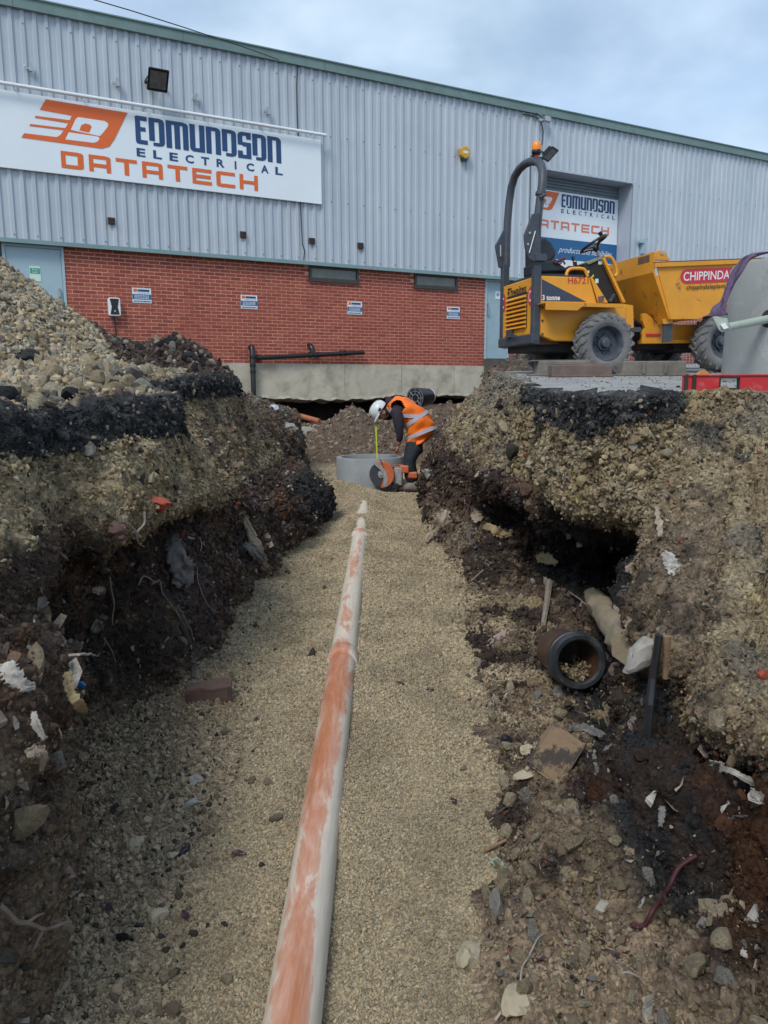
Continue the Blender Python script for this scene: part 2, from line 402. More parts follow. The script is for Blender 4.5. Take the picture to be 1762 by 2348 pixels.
lip.build('broken_footing', mat('footing_concrete', (0.34,0.32,0.26), 0.9, 0.3, 7, 0.8, 30, dirt=0.6, dirt_col=(0.13,0.11,0.08), dscale=4, bdist=0.02), wh, smooth=False)
M_void0 = mat('joint_stain', (0.25,0.22,0.18), 0.9, 0.2)
for sx in (at(790,870)[0], at(920,870)[0], at(1040,870)[0]):   # shuttering joints: thin proud fins
    MB().box(sx-0.004, sx+0.004, -0.034, -0.028, z_plb+0.12, z_base-0.01).build('shutter_joint', M_void0, wh)
# doors
def door(s0, s1, z0, z1, m, name, hx, hz0, hz1, label):
    fr = MB(); t = 0.05
    fr.box(s0-0.0, s0+t, -0.02, 0.12, z0, z1); fr.box(s1-t, s1, -0.02, 0.12, z0, z1); fr.box(s0+t, s1-t, -0.02, 0.12, z1-t, z1)
    d = MB(); d.box(s0+t+0.004, s1-t-0.004, 0.012, 0.06, z0+0.01, z1-t-0.004); do = d.build(name, m, wh, bevel=0.003); do['label'] = label
    f = fr.build('door_frame', M_door, do)
    h = MB(); h.box(hx-0.02, hx+0.02, -0.0, 0.012, hz0-0.02, hz1+0.02); h.box(hx-0.01, hx+0.01, -0.04, -0.02, hz0, hz1); h.box(hx-0.01,hx+0.01,-0.04,0.01,hz1-0.015,hz1); h.box(hx-0.01,hx+0.01,-0.04,0.01,hz0,hz0+0.015)
    h.build('handle', M_metal, do)
sL0 = at(8, 620)[0]
door(sL0, sA, z_base-0.3, z_clad-0.02, M_door, 'steel_door', at(137,670)[0], at(137,682)[1], at(137,663)[1], 'pale blue grey door above the spoil heap')
door(sD0, sD1, zDb, z_clad-0.02, M_doorB, 'steel_door', at(1119,710)[0], at(1119,724)[1], at(1119,696)[1], 'scuffed blue grey door right of the brickwork')
MB().box(sD0-0.02, sD1+0.02, -0.12, 0.2, -0.1, zDb-0.004).build('door_step', mat('step_concrete', (0.10,0.085,0.075), 0.9, 0.25, 6, 0.5, 30), wh)
MB().box(S0, sL0, -0.0, 0.3, -1, z_clad-0.02).build('dark_side_panel', M_frame, wh)
# roller shutter opening
rv = MB(); D = 0.42
rv.box(sR1-0.015, sR1, -0.10, D, -0.2, zR); rv.box(sR0, sR0+0.015, -0.10, D, -0.2, zR); rv.box(sR0+0.015, sR1-0.015, -0.10, D, zR-0.015, zR)
rv.build('opening_reveal', mat('reveal_paint', (0.38,0.43,0.50), 0.45, 0.04, 2), wh)
tr = MB(); tr.box(sR1-0.004, sR1+0.11, -0.15, -0.139, -0.2, zR+0.05); tr.box(sR0-0.1, sR1+0.11, -0.152, -0.141, zR-0.02, zR+0.03)
tr.build('opening_trim', M_clad, wh)
sh = empty('roller_shutter'); sh.parent = wh
z = zR-0.02; k = 0
zsign = 0.5*(at(1250,437,D)[1]+at(1415,457,D)[1])
while z > -0.2:
    m = MB()
    x0, x1 = sR0+0.02, sR1-0.02
    v = []; prof = [(0,0),(-0.022,-0.015),(-0.03,-0.04),(-0.022,-0.065),(0,-0.078)]
    for (yy,dz) in prof: v += [(x0, D-0.02+yy, z+dz), (x1, D-0.02+yy, z+dz)]
    m.add(v, [(2*i,2*i+1,2*i+3,2*i+2) for i in range(len(prof)-1)]); m.build('shutter_slat', mat('shutter_grey', (0.16,0.20,0.23), 0.5, 0.1) if k == 0 else bpy.data.materials['shutter_grey'], sh)
    z -= 0.08; k += 1
# ---- lettering pieces
def stroke_letters(word, cells, strokes, quad, material, parent, name, lift=0.0):
    q = quad_map(quad); obs = []; x = 0; tot = sum(cells[c] for c in word); n = 0
    for c in word:
        w = cells[c]; mb = MB(); j = 0
        for poly in strokes[c]:
            mb.add([q((x+a*(w-GAP))/tot, b)+Vector((0,-0.0004*j,0)) for a,b in poly], [tuple(range(len(poly)))]); j += 1
        mb.build(name, material, parent); x += w
def rc(a,b,c,d, r=None): return [(a,b),(c,b),(c,d),(a,d)]
def rq(a,b,c,d, tl=0, tr=0, bl=0, br=0, ry=None):
    k = 0.45; p = []
    p += [(a+bl,b)] if bl else [(a,b)]
    if br: p += [(c-br,b),(c-br*0.3,b+br*k*0.3),(c,b+br*k)]
    else: p += [(c,b)]
    if tr: p += [(c,d-tr*k),(c-tr*0.3,d-tr*k*0.3),(c-tr,d)]
    else: p += [(c,d)]
    if tl: p += [(a+tl,d),(a+tl*0.3,d-tl*k*0.3),(a,d-tl*k)]
    else: p += [(a,d)]
    if bl: p += [(a,b+bl*k),(a+bl*0.3,b+bl*k*0.3)]
    return p
T = 0.36; GAP = 0.085
EDM = {
 'E': [rq(0,0,0.42,1,bl=0.2,tl=0.12), rc(0.42,0.84,0.98,1), rc(0.42,0.46,0.85,0.61), rc(0.42,0,0.98,0.15)],
 'D': [rc(0,0.17,T,1), rq(T,0.86,1,1,tr=0.3), rq(1-T,0,1,0.86,br=0.3), rc(0.25,0,1-T,0.12)],
 'M': [rc(0,0,0.25,1), rq(0.25,0.86,1,1,tr=0.25), rc(0.375,0,0.625,0.86), rc(0.75,0,1,0.86)],
 'U': [rc(0,0.14,T,1), rc(1-T,0.14,1,1), rq(0,0,1,0.14,bl=0.25)],
 'N': [rc(0,0,T,1), rq(T,0.86,1,1,tr=0.3), rc(1-T,0,1,0.86)],
 'S': [rq(0,0.5,T,1,tl=0.3), rq(T,0.86,1,1), rc(T,0.46,1,0.62), rc(1-T,0.0,1,0.46), rc(0,0,1-T,0.14), rc(1-T,0.74,1,0.86), rc(0,0.14,T,0.28)]}
EDM['O'] = EDM['D']
EC = {'E':0.78,'D':1.0,'M':1.42,'U':1.0,'N':1.0,'S':0.95,'O':1.0}
h = 0.22
DT = {
 'D': [rc(0,0,0.2,1), rc(0.2,1-h,0.75,1), rc(0.2,0,0.75,h), rq(0.74,0,1,1,tr=0.25,br=0.25)],
 'A': [rc(0,0,0.2,1), rq(0.2,1-h,1,1,tr=0.25), rc(0.8,0,1,1-h), rc(0.2,0.28,0.8,0.28+h)],
 'T': [rc(0,1-h,1,1), rc(0.39,0,0.61,1-h)],
 'E': [rc(0,0,0.2,1), rc(0.2,1-h,1,1), rc(0.2,0.5-h/2,0.95,0.5+h/2), rc(0.2,0,1,h)],
 'C': [rq(0,0,0.22,1,tl=0.2,bl=0.2), rc(0.22,1-h,1,1), rc(0.22,0,1,h)],
 'H': [rc(0,0,0.2,1), rc(0.8,0,1,1), rc(0.2,0.5-h/2,0.8,0.5+h/2)]}
DC = {c:1.0 for c in 'DATECH'}
def wq(off, pts, sc, ox, oy):      # pixel quad TL,TR,BR,BL -> rectangle in wall space (averaged)
    q = [W.at(ox+x/sc, oy+y/sc, off) for x,y in pts]
    l = (q[0][0]+q[3][0])/2; r = (q[1][0]+q[2][0])/2; t = (q[0][1]+q[1][1])/2; b = (q[2][1]+q[3][1])/2
    return [(l,off,t),(r,off,t),(r,off,b),(l,off,b)]
LOGO_O = [(230,60),(640,128),(572,265),(548,298),(510,308),(108,252),(122,230),(285,250),(305,237),(320,215),(148,194),(152,184),(328,205),(342,180),(175,153),(178,143),(350,165),(360,142),(200,113)]
LOGO_W = [[(392,150),(525,170),(543,182),(541,198),(505,243),(492,244),(355,214),(380,160)], [(345,226),(492,248),(500,258),(490,272),(470,279),(328,262)]]
LOGO_I = [(398,217),(408,190),(428,182),(452,188),(460,200),(447,228)]
BO = -0.185
EB = wq(BO-0.006, [(672,135),(1415,258),(1415,388),(685,275)], 2.184, 0, 200)
def remap(pt, tgt, off):
    s_, z_ = W.at(pt[0]/2.184, 200+pt[1]/2.184, BO)
    u = (s_-EB[0][0])/(EB[1][0]-EB[0][0]); v = (z_-EB[2][2])/(EB[0][2]-EB[2][2])
    return Vector((tgt[0][0]+u*(tgt[1][0]-tgt[0][0]), off, tgt[2][2]+v*(tgt[0][2]-tgt[2][2])))
def logo(tgt, off, parent, clip=None):
    def cl(p): 
        if clip is not None and p.x < clip: p.x = clip
        return p
    MB().add([cl(remap(p, tgt, off)) for p in LOGO_O], [tuple(range(len(LOGO_O)))]).build('logo', M_orange, parent)
    m = MB()
    for w in LOGO_W: m.add([cl(remap(p, tgt, off-0.002)) for p in w], [tuple(range(len(w)))])
    m.build('logo_cutout', M_white, parent)
    MB().add([cl(remap(p, tgt, off-0.004)) for p in LOGO_I], [tuple(range(len(LOGO_I)))]).build('logo_inner', M_orange, parent)
# big sign board on the wall
sb = empty('sign_board', W.o, W.rz, 'long white fascia sign with orange and navy lettering high on the cladding', 'sign')
x1 = at(737.5,400,BO)[0]; zt = at(737,321,BO)[1]; zbm = at(738,473,BO)[1]; zbl = at(0,377.6,BO)[1]; zbm = (zbm+zbl)/2
MB().box(S0+1, x1, BO, -0.14, zbm, zt).build('board', M_white, sb, bevel=0.006)
stroke_letters('EDMUNDSON', EC, EDM, EB, M_navy, sb, 'letter')
q = wq(BO-0.006, [(684,298),(1417,407),(1417,446),(686,340)], 2.184, 0, 200)
for i,c in enumerate('ELECTRICAL'):
    w = (q[1][0]-q[0][0]); gw = w*0.055 if c != 'I' else w*0.012; cx = q[0][0]+w*(0.0275+i*0.105)
    uv, f = text_mesh(c, bold=0.03); MB().add([(cx+(u-0.5)*gw, q[0][1], q[2][2]+v*(q[0][2]-q[2][2])) for u,v in uv], f).build('letter', M_navy, sb)
stroke_letters('DATATECH', {c:1.25 for c in 'DATECH'}, {c:[[(a*0.86,b) for a,b in p] for p in DT[c]] for c in DT}, wq(BO-0.006, [(303,312),(1315,452),(1315,529),(310,395)], 2.184, 0, 200), M_orange, sb, 'letter')
logo(EB, BO-0.006, sb)
# white rail above the board
r0 = at(748,314.5,-0.30); r1 = at(0,184,-0.30); zr_ = (r0[1]+r1[1])/2
MB().tube([(S0+1,-0.30,zr_),(r0[0],-0.30,zr_)], 0.034, 12).build('light_trough', M_whiteB, sb, smooth=True)
st = MB(); x = r0[0]-0.3
while x > S0+1.5: st.box(x-0.01,x+0.01,-0.30,-0.14,zr_-0.01,zr_+0.01); x -= 1.15
st.build('trough_bracket', M_metal, sb)
# shutter sign
SO = D-0.062
ss = empty('shutter_sign', W.o, W.rz, 'white and blue company panel filling the recessed roller door', 'sign')
q = wq(SO, [(350,395),(1512,530),(1485,1250),(245,1130)], 6.917, 1200, 380)
zt2, zm = q[0][2], q[2][2]; qb = wq(SO, [(500,1475),(1485,1570),(1485,1570),(500,1475)], 6.917, 1200, 380); zb2 = qb[0][2]
xa, xb = sR0+0.03, q[1][0]
MB().box(xa, xb, SO, SO+0.012, zm, zt2).build('white_panel', M_white, ss)
MB().box(xa, xb, SO-0.001, SO+0.012, zb2, zm-0.003).build('blue_panel', M_blue, ss)
MB().box(xa, xb, SO, SO+0.012, zb2-1.0, zb2-0.003).build('lower_panel', M_whiteB, ss)
EB2 = wq(SO-0.004, [(608,452),(1465,565),(1455,768),(610,660)], 6.917, 1200, 380)
stroke_letters('EDMUNDSON', EC, EDM, EB2, M_navy, ss, 'letter')
q = wq(SO-0.004, [(603,690),(1457,790),(1457,857),(603,750)], 6.917, 1200, 380)
for i,c in enumerate('ELECTRICAL'):
    w = (q[1][0]-q[0][0]); gw = w*0.052 if c != 'I' else w*0.012; cx = q[0][0]+w*(0.0275+i*0.105)
    uv, f = text_mesh(c, bold=0.02); MB().add([(cx+(u-0.5)*gw, q[0][1], q[2][2]+v*(q[0][2]-q[2][2])) for u,v in uv], f).build('letter', M_navy, ss)
stroke_letters('DATATECH', {c:1.2 for c in 'DATECH'}, {c:[[(a*0.88,b) for a,b in p] for p in DT[c]] for c in DT}, wq(SO-0.004, [(95,830),(1390,972),(1390,1106),(95,965)], 6.917, 1200, 380), mat('sign_orange_faded', (0.70,0.20,0.12), 0.4, 0.03), ss, 'letter')
logo(EB2, SO-0.006, ss, clip=sR0+0.03)
q = wq(SO-0.005, [(555,1275),(1415,1365),(1415,1480),(555,1400)], 6.917, 1200, 380)
lettering('products and flexibility', q, M_whiteB, ss, shear=0.5, bold=-0.002)
# small wall notices
for i,(a,b,c,d,w_) in enumerate([(302.6,662.7,348.7,692.5,'left of them all, right of the charger'),(552,679,591.6,706,'second from the left, above the pipe bend'),(797,693.6,831.3,719,'below the left window'),(1025.5,705.7,1055,729,'below the right window')]):
    x0,z1 = at(a,b,-0.02); x1,z0 = at(c,d,-0.02)
    zc = (z0+z1)/2; hh = 0.15; 
    n_ = empty('parking_sign', W.o, W.rz, 'small white and blue notice on red brick, '+w_, 'notice', 'small notices along the brick wall')
    MB().box(x0,x1,-0.014,0.0,zc-hh,zc+hh).build('plate', M_metal, n_)
    MB().box(x0+0.008,x1-0.008,-0.017,-0.014,zc-hh+0.01,zc+hh-0.01).build('face', M_whiteB, n_)
    MB().box(x0+0.008,x1-0.008,-0.020,-0.017,zc-hh*0.5,zc+hh*0.16).build('blue_band', M_blue, n_)
    m = MB(); w = x1-x0
    m.box(x0+w*0.3,x1-w*0.1,-0.019,-0.017,zc+hh*0.5,zc+hh*0.8,mi=0); m.build('heading', M_navy, n_)
    MB().box(x0+w*0.08,x0+w*0.27,-0.019,-0.017,zc+hh*0.45,zc+hh*0.85).build('mark', M_orange, n_)
    m = MB()
    for k in range(8): m.box(x0+w*(0.3+k*0.08),x0+w*(0.33+k*0.08),-0.019,-0.017,zc+hh*0.25,zc+hh*0.38)
    for k in range(12): m.box(x0+w*(0.07+k*0.073),x0+w*(0.12+k*0.073),-0.019,-0.017,zc-hh*0.85,zc-hh*0.66)
    m.build('small_print', M_navy, n_)
    m = MB()
    for r_ in range(3):
        for k in range(9): m.box(x0+w*(0.12+k*0.085),x0+w*(0.18+k*0.085),-0.0215,-0.020,zc-hh*0.40+r_*hh*0.17,zc-hh*0.32+r_*hh*0.17)
    m.build('white_print', M_whiteB, n_)
# car charger
x0,z1 = at(248.4,681.7,-0.14); x1,z0 = at(278.2,725,-0.14)
ch = empty('wall_charger', W.o, W.rz, 'white and black vehicle charging box fixed to the brick wall above the spoil heap', 'charger')
def rrect(x0,x1,z0,z1,r,n=4):
    p = []
    for cx,cz,a0 in ((x1-r,z1-r,0),(x0+r,z1-r,90),(x0+r,z0+r,180),(x1-r,z0+r,270)):
        for k in range(n+1): a = R(a0+90*k/n); p.append((cx+r*math.cos(a), cz+r*math.sin(a)))
    return p
MB().prism(rrect(x0,x1,z0,z1,0.035), -0.14, -0.01).build('case', M_whiteB, ch, bevel=0.008)
w=x1-x0; hh=z1-z0; cx=(x0+x1)/2
MB().prism([(x0+w*.12,z1-.02),(x0+w*.25,z1-hh*.5),(x0+w*.12,z0+.03),(x1-w*.12,z0+.03),(x1-w*.25,z1-hh*.5),(x1-w*.12,z1-.02)], -0.152, -0.14).build('front_panel', M_black, ch, bevel=0.004)
MB().lathe([(0.018,-0.156),(0.018,-0.151)], 'y', 16, Matrix.Translation((cx,0,z0+hh*.27))).build('socket', M_metal, ch)
MB().tube([(cx,-0.03,z0+0.02),(cx+0.01,-0.03,z0-0.3),(cx+0.02,-0.03,z0-1.0)], 0.014, 6).build('cable', M_black, ch)
# fire exit and push notices on the doors
q = [W.at(a,b,0.008) for a,b in ((67.2,609),(92,611),(95,646),(69,644))]
x0=q[0][0]; x1=q[2][0]; z1=(q[0][1]+q[1][1])/2; z0=(q[2][1]+q[3][1])/2
n_ = empty('exit_sign', W.o, W.rz, 'pale green fire exit notice on the blue grey door above the heap', 'sign')
MB().box(x0,x1,0.004,0.010,z0,z1).build('plate', M_cream, n_)
MB().box(x0+0.01,x1-0.01,0.001,0.004,z0+(z1-z0)*.5,z1-(z1-z0)*.14).build('green_band', M_green, n_)
zz=z0+(z1-z0)*.5; hh=(z1-z0)*.36
lettering('Fire', [(x0+.05,-0.002,zz+hh*.9),(x1-.05,-0.002,zz+hh*.9),(x1-.05,-0.002,zz+hh*.55),(x0+.05,-0.002,zz+hh*.55)], M_whiteB, n_)
lettering('exit', [(x0+.05,-0.002,zz+hh*.45),(x1-.05,-0.002,zz+hh*.45),(x1-.05,-0.002,zz+hh*.1),(x0+.05,-0.002,zz+hh*.1)], M_whiteB, n_)
q0 = W.at(1136.5,668,0.008); q1 = W.at(1147,686,0.008)
n_ = empty('door_notice', W.o, W.rz, 'little blue and white notice on the scuffed door', 'notice')
MB().box(q0[0],q1[0],0.004,0.010,q1[1],q0[1]).build('plate', M_whiteB, n_)
cx=(q0[0]+q1[0])/2; cz=(q0[1]+q1[1])/2+0.02
MB().lathe([(0.045,0.001),(0.045,0.004)], 'y', 20, Matrix.Translation((cx,0,cz))).build('blue_disc', mat('notice_blue',(0.03,0.2,0.5),0.4,0.02), n_)
MB().box(cx-0.008,cx+0.008,-0.001,0.001,cz-0.03,cz+0.03).build('symbol', M_whiteB, n_)
# floodlight on the cladding
def floodlight(px, py, sz, tilt, label, yaw=0, off=-0.42):
    s_, z_ = W.at(px, py, off); e = empty('floodlight', W.o, W.rz, label, 'floodlight', 'floodlights on the cladding')
    M = Matrix.Translation((s_, off, z_)) @ Matrix.Rotation(R(yaw), 4, 'Z') @ Matrix.Rotation(R(tilt), 4, 'X')
    b = MB(); w,h_,d = sz
    b.hexa([(-w/2,-d/2,-h_/2),(w/2,-d/2,-h_/2),(w/2,-d/2,h_/2),(-w/2,-d/2,h_/2)],[(-w/2*.7,d/2,-h_/2*.7),(w/2*.7,d/2,-h_/2*.7),(w/2*.7,d/2,h_/2*.7),(-w/2*.7,d/2,h_/2*.7)])
    b.v = [M @ Vector(p) for p in b.v]; b.build('housing', M_black, e, bevel=0.01)
    g = MB(); g.box(-w/2*.86,w/2*.86,-d/2-0.006,-d/2-0.001,-h_/2*.82,h_/2*.82, M); g.build('lens', mat('lamp_glass',(0.10,0.10,0.10),0.12,0.3,12), e)
    rm = MB()
    for a in (-1,1): rm.box(a*w/2-0.012,a*w/2+0.012,-d/2-0.012,-d/2+0.02,-h_/2,h_/2, M)
    for a in (-1,1): rm.box(-w/2,w/2,-d/2-0.012,-d/2+0.02,a*h_/2-0.012,a*h_/2+0.012, M)
    rm.build('bezel', M_black, e, bevel=0.003)
    br = MB(); br.box(s_-w*.52,s_-w*.48,off,-0.14,z_-0.02,z_+0.02); br.box(s_+w*.48,s_+w*.52,off,-0.14,z_-0.02,z_+0.02); br.box(s_-w*.52,s_+w*.52,-0.16,-0.14,z_-0.03,z_+0.03)
    br.build('bracket', M_black, e)
floodlight(361,180,(0.36,0.38,0.16),38,'square black floodlight on the cladding above the long white sign')
floodlight(1259,350,(0.36,0.34,0.12),50,'grey tilted floodlight above the roller door beside the amber beacon', yaw=28, off=-0.6)
# alarm box
s_, z_ = at(1068,349,-0.25); e = empty('alarm_box', W.o, W.rz, 'yellow hexagonal alarm box high on the grey cladding', 'alarm box')
hx = [(s_+0.155*math.cos(R(60*k+30)), z_+0.155*math.sin(R(60*k+30))) for k in range(6)]
MB().prism(hx, -0.26, -0.14).build('cover', mat('alarm_yellow',(0.55,0.30,0.04),0.4,0.08), e, bevel=0.02)
MB().prism(rrect(s_-0.07,s_+0.07,z_-0.03,z_+0.03,0.02), -0.264, -0.26).build('faded_plate', M_cream, e)
MB().prism(rrect(s_-0.07,s_+0.07,z_-0.185,z_-0.13,0.015), -0.24, -0.15).build('strobe', M_black, e)
# brick-sized vents in the cladding
for (a,b,c,d) in ((247.8,497.8,264.6,515.2),(551.5,530,565.6,546.6),(709.9,545,722.9,559.7),(821.6,555.9,834,570.5)):
    x0,z1 = at(a,b,-0.16); x1,z0 = at(c,d,-0.16); v_ = MB(); v_.box(x0,x1,-0.165,-0.13,z0,z1)
    for k in range(3): v_.box(x0+0.015,x1-0.015,-0.172,-0.165,z0+(z1-z0)*(0.14+0.3*k),z0+(z1-z0)*(0.28+0.3*k))
    v_.build('vent', M_vent, wh)
# little cable hooks above the sign
for i,(px,py) in enumerate(((68,155),(268,190),(451,225),(614,255))):
    s_, z_ = at(px,py,-0.2); m = MB(); m.box(s_-0.06,s_+0.05,-0.16,-0.14,z_-0.015,z_+0.015); m.box(s_-0.01,s_+0.04,-0.24,-0.16,z_-0.06,z_+0.08); m.tube([(s_-0.06,-0.2,z_+0.03),(s_-0.10,-0.2,z_),(s_-0.10,-0.2,z_-0.07)],0.01,6)
    o = m.build('sign_bracket', M_metal, None, label=['leftmost grey hook above the white sign','small grey hook left of the square floodlight','small grey hook right of the square floodlight','rightmost grey hook above the white sign'][i], cat='bracket', group='grey hooks above the long sign'); o.location = W.o; o.rotation_euler.z = W.rz
# wall cables
def wallcable(name, pts, r, label, m=M_black, off=-0.15):
    o = MB().tube([W.p3(a,b,off) for a,b in pts], r, 6).build(name, m, None, label=label, cat='cable'); o.location = W.o; o.rotation_euler.z = W.rz
wallcable('wall_cable', [(690,136),(683,150),(681,200),(682,260),(684,300),(690,400),(690,480),(694,560),(699,575),(697,597)], 0.012, 'thin black cable running down the cladding past the sign end')
wallcable('wall_cable', [(1200,262),(1222,266),(1240,275),(1246,300),(1243,330),(1236,340)], 0.012, 'black cable hanging from the roof edge to the tilted floodlight')
wallcable('wall_cable', [(1217,375),(1216,440),(1214,520),(1212,632)], 0.010, 'black cable dropping down the cladding left of the roller door')
s_, z_ = at(1252,272,-0.25); m = MB(); m.box(s_-0.05,s_+0.12,-0.30,-0.2,z_-0.06,z_+0.05); m.tube([(s_-0.25,-0.22,z_+0.12),(s_,-0.25,z_)],0.012,6); m.tube([(s_-0.12,-0.22,z_-0.05),(s_,-0.25,z_)],0.012,6); m.box(s_-0.2,s_-0.1,-0.25,-0.2,z_-0.07,z_-0.02)
o = m.build('roof_bracket', M_metal, None, label='small grey junction bracket just under the roof edge above the dumper', cat='bracket'); o.location = W.o; o.rotation_euler.z = W.rz
s_, z_ = at(1473,563,-0.2); m = MB(); m.box(s_-0.03,s_+0.05,-0.25,-0.14,z_-0.22,z_+0.17); m.box(s_-0.14,s_+0.0,-0.28,-0.15,z_+0.05,z_+0.12)
o = m.build('key_box', M_doorB, None, label='slim blue grey bracket box right of the roller door', cat='box', bevel=0.005); o.location = W.o; o.rotation_euler.z = W.rz
# drain pipe run
dp = empty('drain_pipe', W.o, W.rz, 'black plastic waste pipe crossing the brick base with a riser into the trench', 'pipe')
A = W.p3(579,800,-0.13); B = W.p3(587,925,-0.13); B.x = A.x
MB().tube([A+Vector((0,0.12,0.04)),A+Vector((0,0.03,0.04)),A,B], 0.056, 14).build('riser', M_black, dp, smooth=True)
C0 = W.p3(589,821,-0.13); C1 = W.p3(835,808,-0.13)
MB().tube([C0,C1], 0.05, 14).build('branch_pipe', M_black, dp, smooth=True)
E0 = W.p3(718,811,-0.13); MB().tube([E0+Vector((0,0,-0.02)),E0+Vector((-0.01,0,0.1)),E0+Vector((-0.03,0.05,0.17)),E0+Vector((-0.03,0.14,0.19))], 0.058, 14).build('elbow', M_black, dp, smooth=True)
cl = MB()
for t in (0.02, 0.48, 0.56, 0.77, 0.82): p = C0.lerp(C1,t); cl.tube([p-Vector((0.03,0,0)),p+Vector((0.03,0,0))], 0.062, 14)
for t in (0.15,0.3,0.42): p = A.lerp(B,t); cl.tube([p-Vector((0,0,0.03)),p+Vector((0,0,0.03))], 0.066, 14)
cl.build('collar', M_black, dp, smooth=True)
# overhead wire
o = MB().tube([P(150,-20,14), P(300,24,14.5), P(420,62,15.2), P(560,108,16.2), P(640,137,17.0)], 0.009, 6).build('overhead_wire', M_black, None, label='thin dark wire crossing the sky down to the roof edge', cat='wire')
# ================================================================== ground and excavation
def soil_material(name, rough=0.92, b1=0.9, spec=0.25, gritty=1.0, clay=1.0):
    m, nt, b = newmat(name); L = nt.links; N = nt.nodes.new
    tc = N('ShaderNodeTexCoord'); at_ = N('ShaderNodeAttribute'); at_.attribute_name = 'tint'
    def ns(sc, det=8, ro=0.7):
        n = N('ShaderNodeTexNoise'); n.inputs['Scale'].default_value = sc; n.inputs['Detail'].default_value = det; n.inputs['Roughness'].default_value = ro
        L.new(tc.outputs['Object'], n.inputs['Vector']); return n.outputs[0]
    vo = N('ShaderNodeTexVoronoi'); vo.inputs['Scale'].default_value = 75*gritty; L.new(tc.outputs['Object'], vo.inputs['Vector'])
    vo2 = N('ShaderNodeTexVoronoi'); vo2.inputs['Scale'].default_value = 28*gritty; L.new(tc.outputs['Object'], vo2.inputs['Vector'])
    # speckle: some cells are pale grit, some dark
    sp = N('ShaderNodeSeparateColor'); L.new(vo.outputs['Color'], sp.inputs[0])
    r1 = N('ShaderNodeMapRange'); L.new(sp.outputs[0], r1.inputs[0]); r1.inputs[1].default_value = 0; r1.inputs[2].default_value = 1; r1.inputs[3].default_value = 0.62; r1.inputs[4].default_value = 1.42
    r2 = N('ShaderNodeMapRange'); L.new(ns(9), r2.inputs[0]); r2.inputs[1].default_value = 0.3; r2.inputs[2].default_value = 0.7; r2.inputs[3].default_value = 0.6; r2.inputs[4].default_value = 1.45
    mu = N('ShaderNodeMath'); mu.operation = 'MULTIPLY'; L.new(r1.outputs[0], mu.inputs[0]); L.new(r2.outputs[0], mu.inputs[1])
    sc = N('ShaderNodeVectorMath'); sc.operation = 'SCALE'; L.new(at_.outputs['Color'], sc.inputs[0]); L.new(mu.outputs[0], sc.inputs['Scale'])
    L.new(sc.outputs[0], b.inputs['Base Color'])
    b.inputs['Specular IOR Level'].default_value = spec
    rr = N('ShaderNodeMapRange'); L.new(ns(5,3), rr.inputs[0]); rr.inputs[3].default_value = rough-0.35; rr.inputs[4].default_value = rough+0.1; L.new(rr.outputs[0], b.inputs['Roughness'])
    iv = N('ShaderNodeMath'); iv.operation = 'MULTIPLY_ADD'; L.new(vo.outputs['Distance'], iv.inputs[0]); iv.inputs[1].default_value = -0.9; L.new(ns(60), iv.inputs[2])
    iv2 = N('ShaderNodeMath'); iv2.operation = 'MULTIPLY_ADD'; L.new(vo2.outputs['Distance'], iv2.inputs[0]); iv2.inputs[1].default_value = -0.8; L.new(ns(22), iv2.inputs[2])
    bp = N('ShaderNodeBump'); bp.inputs['Strength'].default_value = b1; bp.inputs['Distance'].default_value = 0.010; L.new(iv.outputs[0], bp.inputs['Height'])
    bp2 = N('ShaderNodeBump'); bp2.inputs['Strength'].default_value = b1; bp2.inputs['Distance'].default_value = 0.028; L.new(iv2.outputs[0], bp2.inputs['Height']); L.new(bp.outputs[0], bp2.inputs['Normal'])
    L.new(bp2.outputs[0], b.inputs['Normal']); return m
M_soil = soil_material('excavated_soil')
M_gravel = soil_material('pea_gravel', 0.95, 0.8, 0.2, 1.15)
def C(*c): return np.array(c, float)
TAN = C(0.285,0.215,0.128); TAN2 = C(0.37,0.30,0.19); BLACK = C(0.020,0.021,0.023); DARK = C(0.046,0.032,0.025); BROWN = C(0.125,0.080,0.055); RUST = C(0.13,0.055,0.025); PURP = C(0.085,0.058,0.052)
GREY = C(0.20,0.19,0.17); LOOSE = C(0.25,0.185,0.125); GRAV = C(0.40,0.32,0.205); OCHRE = C(0.38,0.29,0.14)
def sst(a, b, x): t = np.clip((x-a)/(b-a), 0, 1); return t*t*(3-2*t)
def mixc(c, d, t): return c*(1-t[:,None])+d*t[:,None]
def catmull(P_, ts):       # P_ (n,...) at integer params, ts array
    n = len(P_); i = np.clip(np.floor(ts).astype(int), 0, n-2); f = (ts-i)
    g = lambda k: P_[np.clip(i+k, 0, n-1)]
    f = f.reshape(-1, *([1]*(P_.ndim-1)))
    return 0.5*((2*g(0))+(-g(-1)+g(1))*f+(2*g(-1)-5*g(0)+4*g(1)-g(2))*f*f+(-g(-1)+3*g(0)-3*g(1)+g(2))*f**3)
def loft(ctrl, us, vs_):
    a = catmull(ctrl, us); a = np.swapaxes(a, 0, 1); b = catmull(a, vs_); return np.swapaxes(b, 0, 1)   # (nu,nv,3)
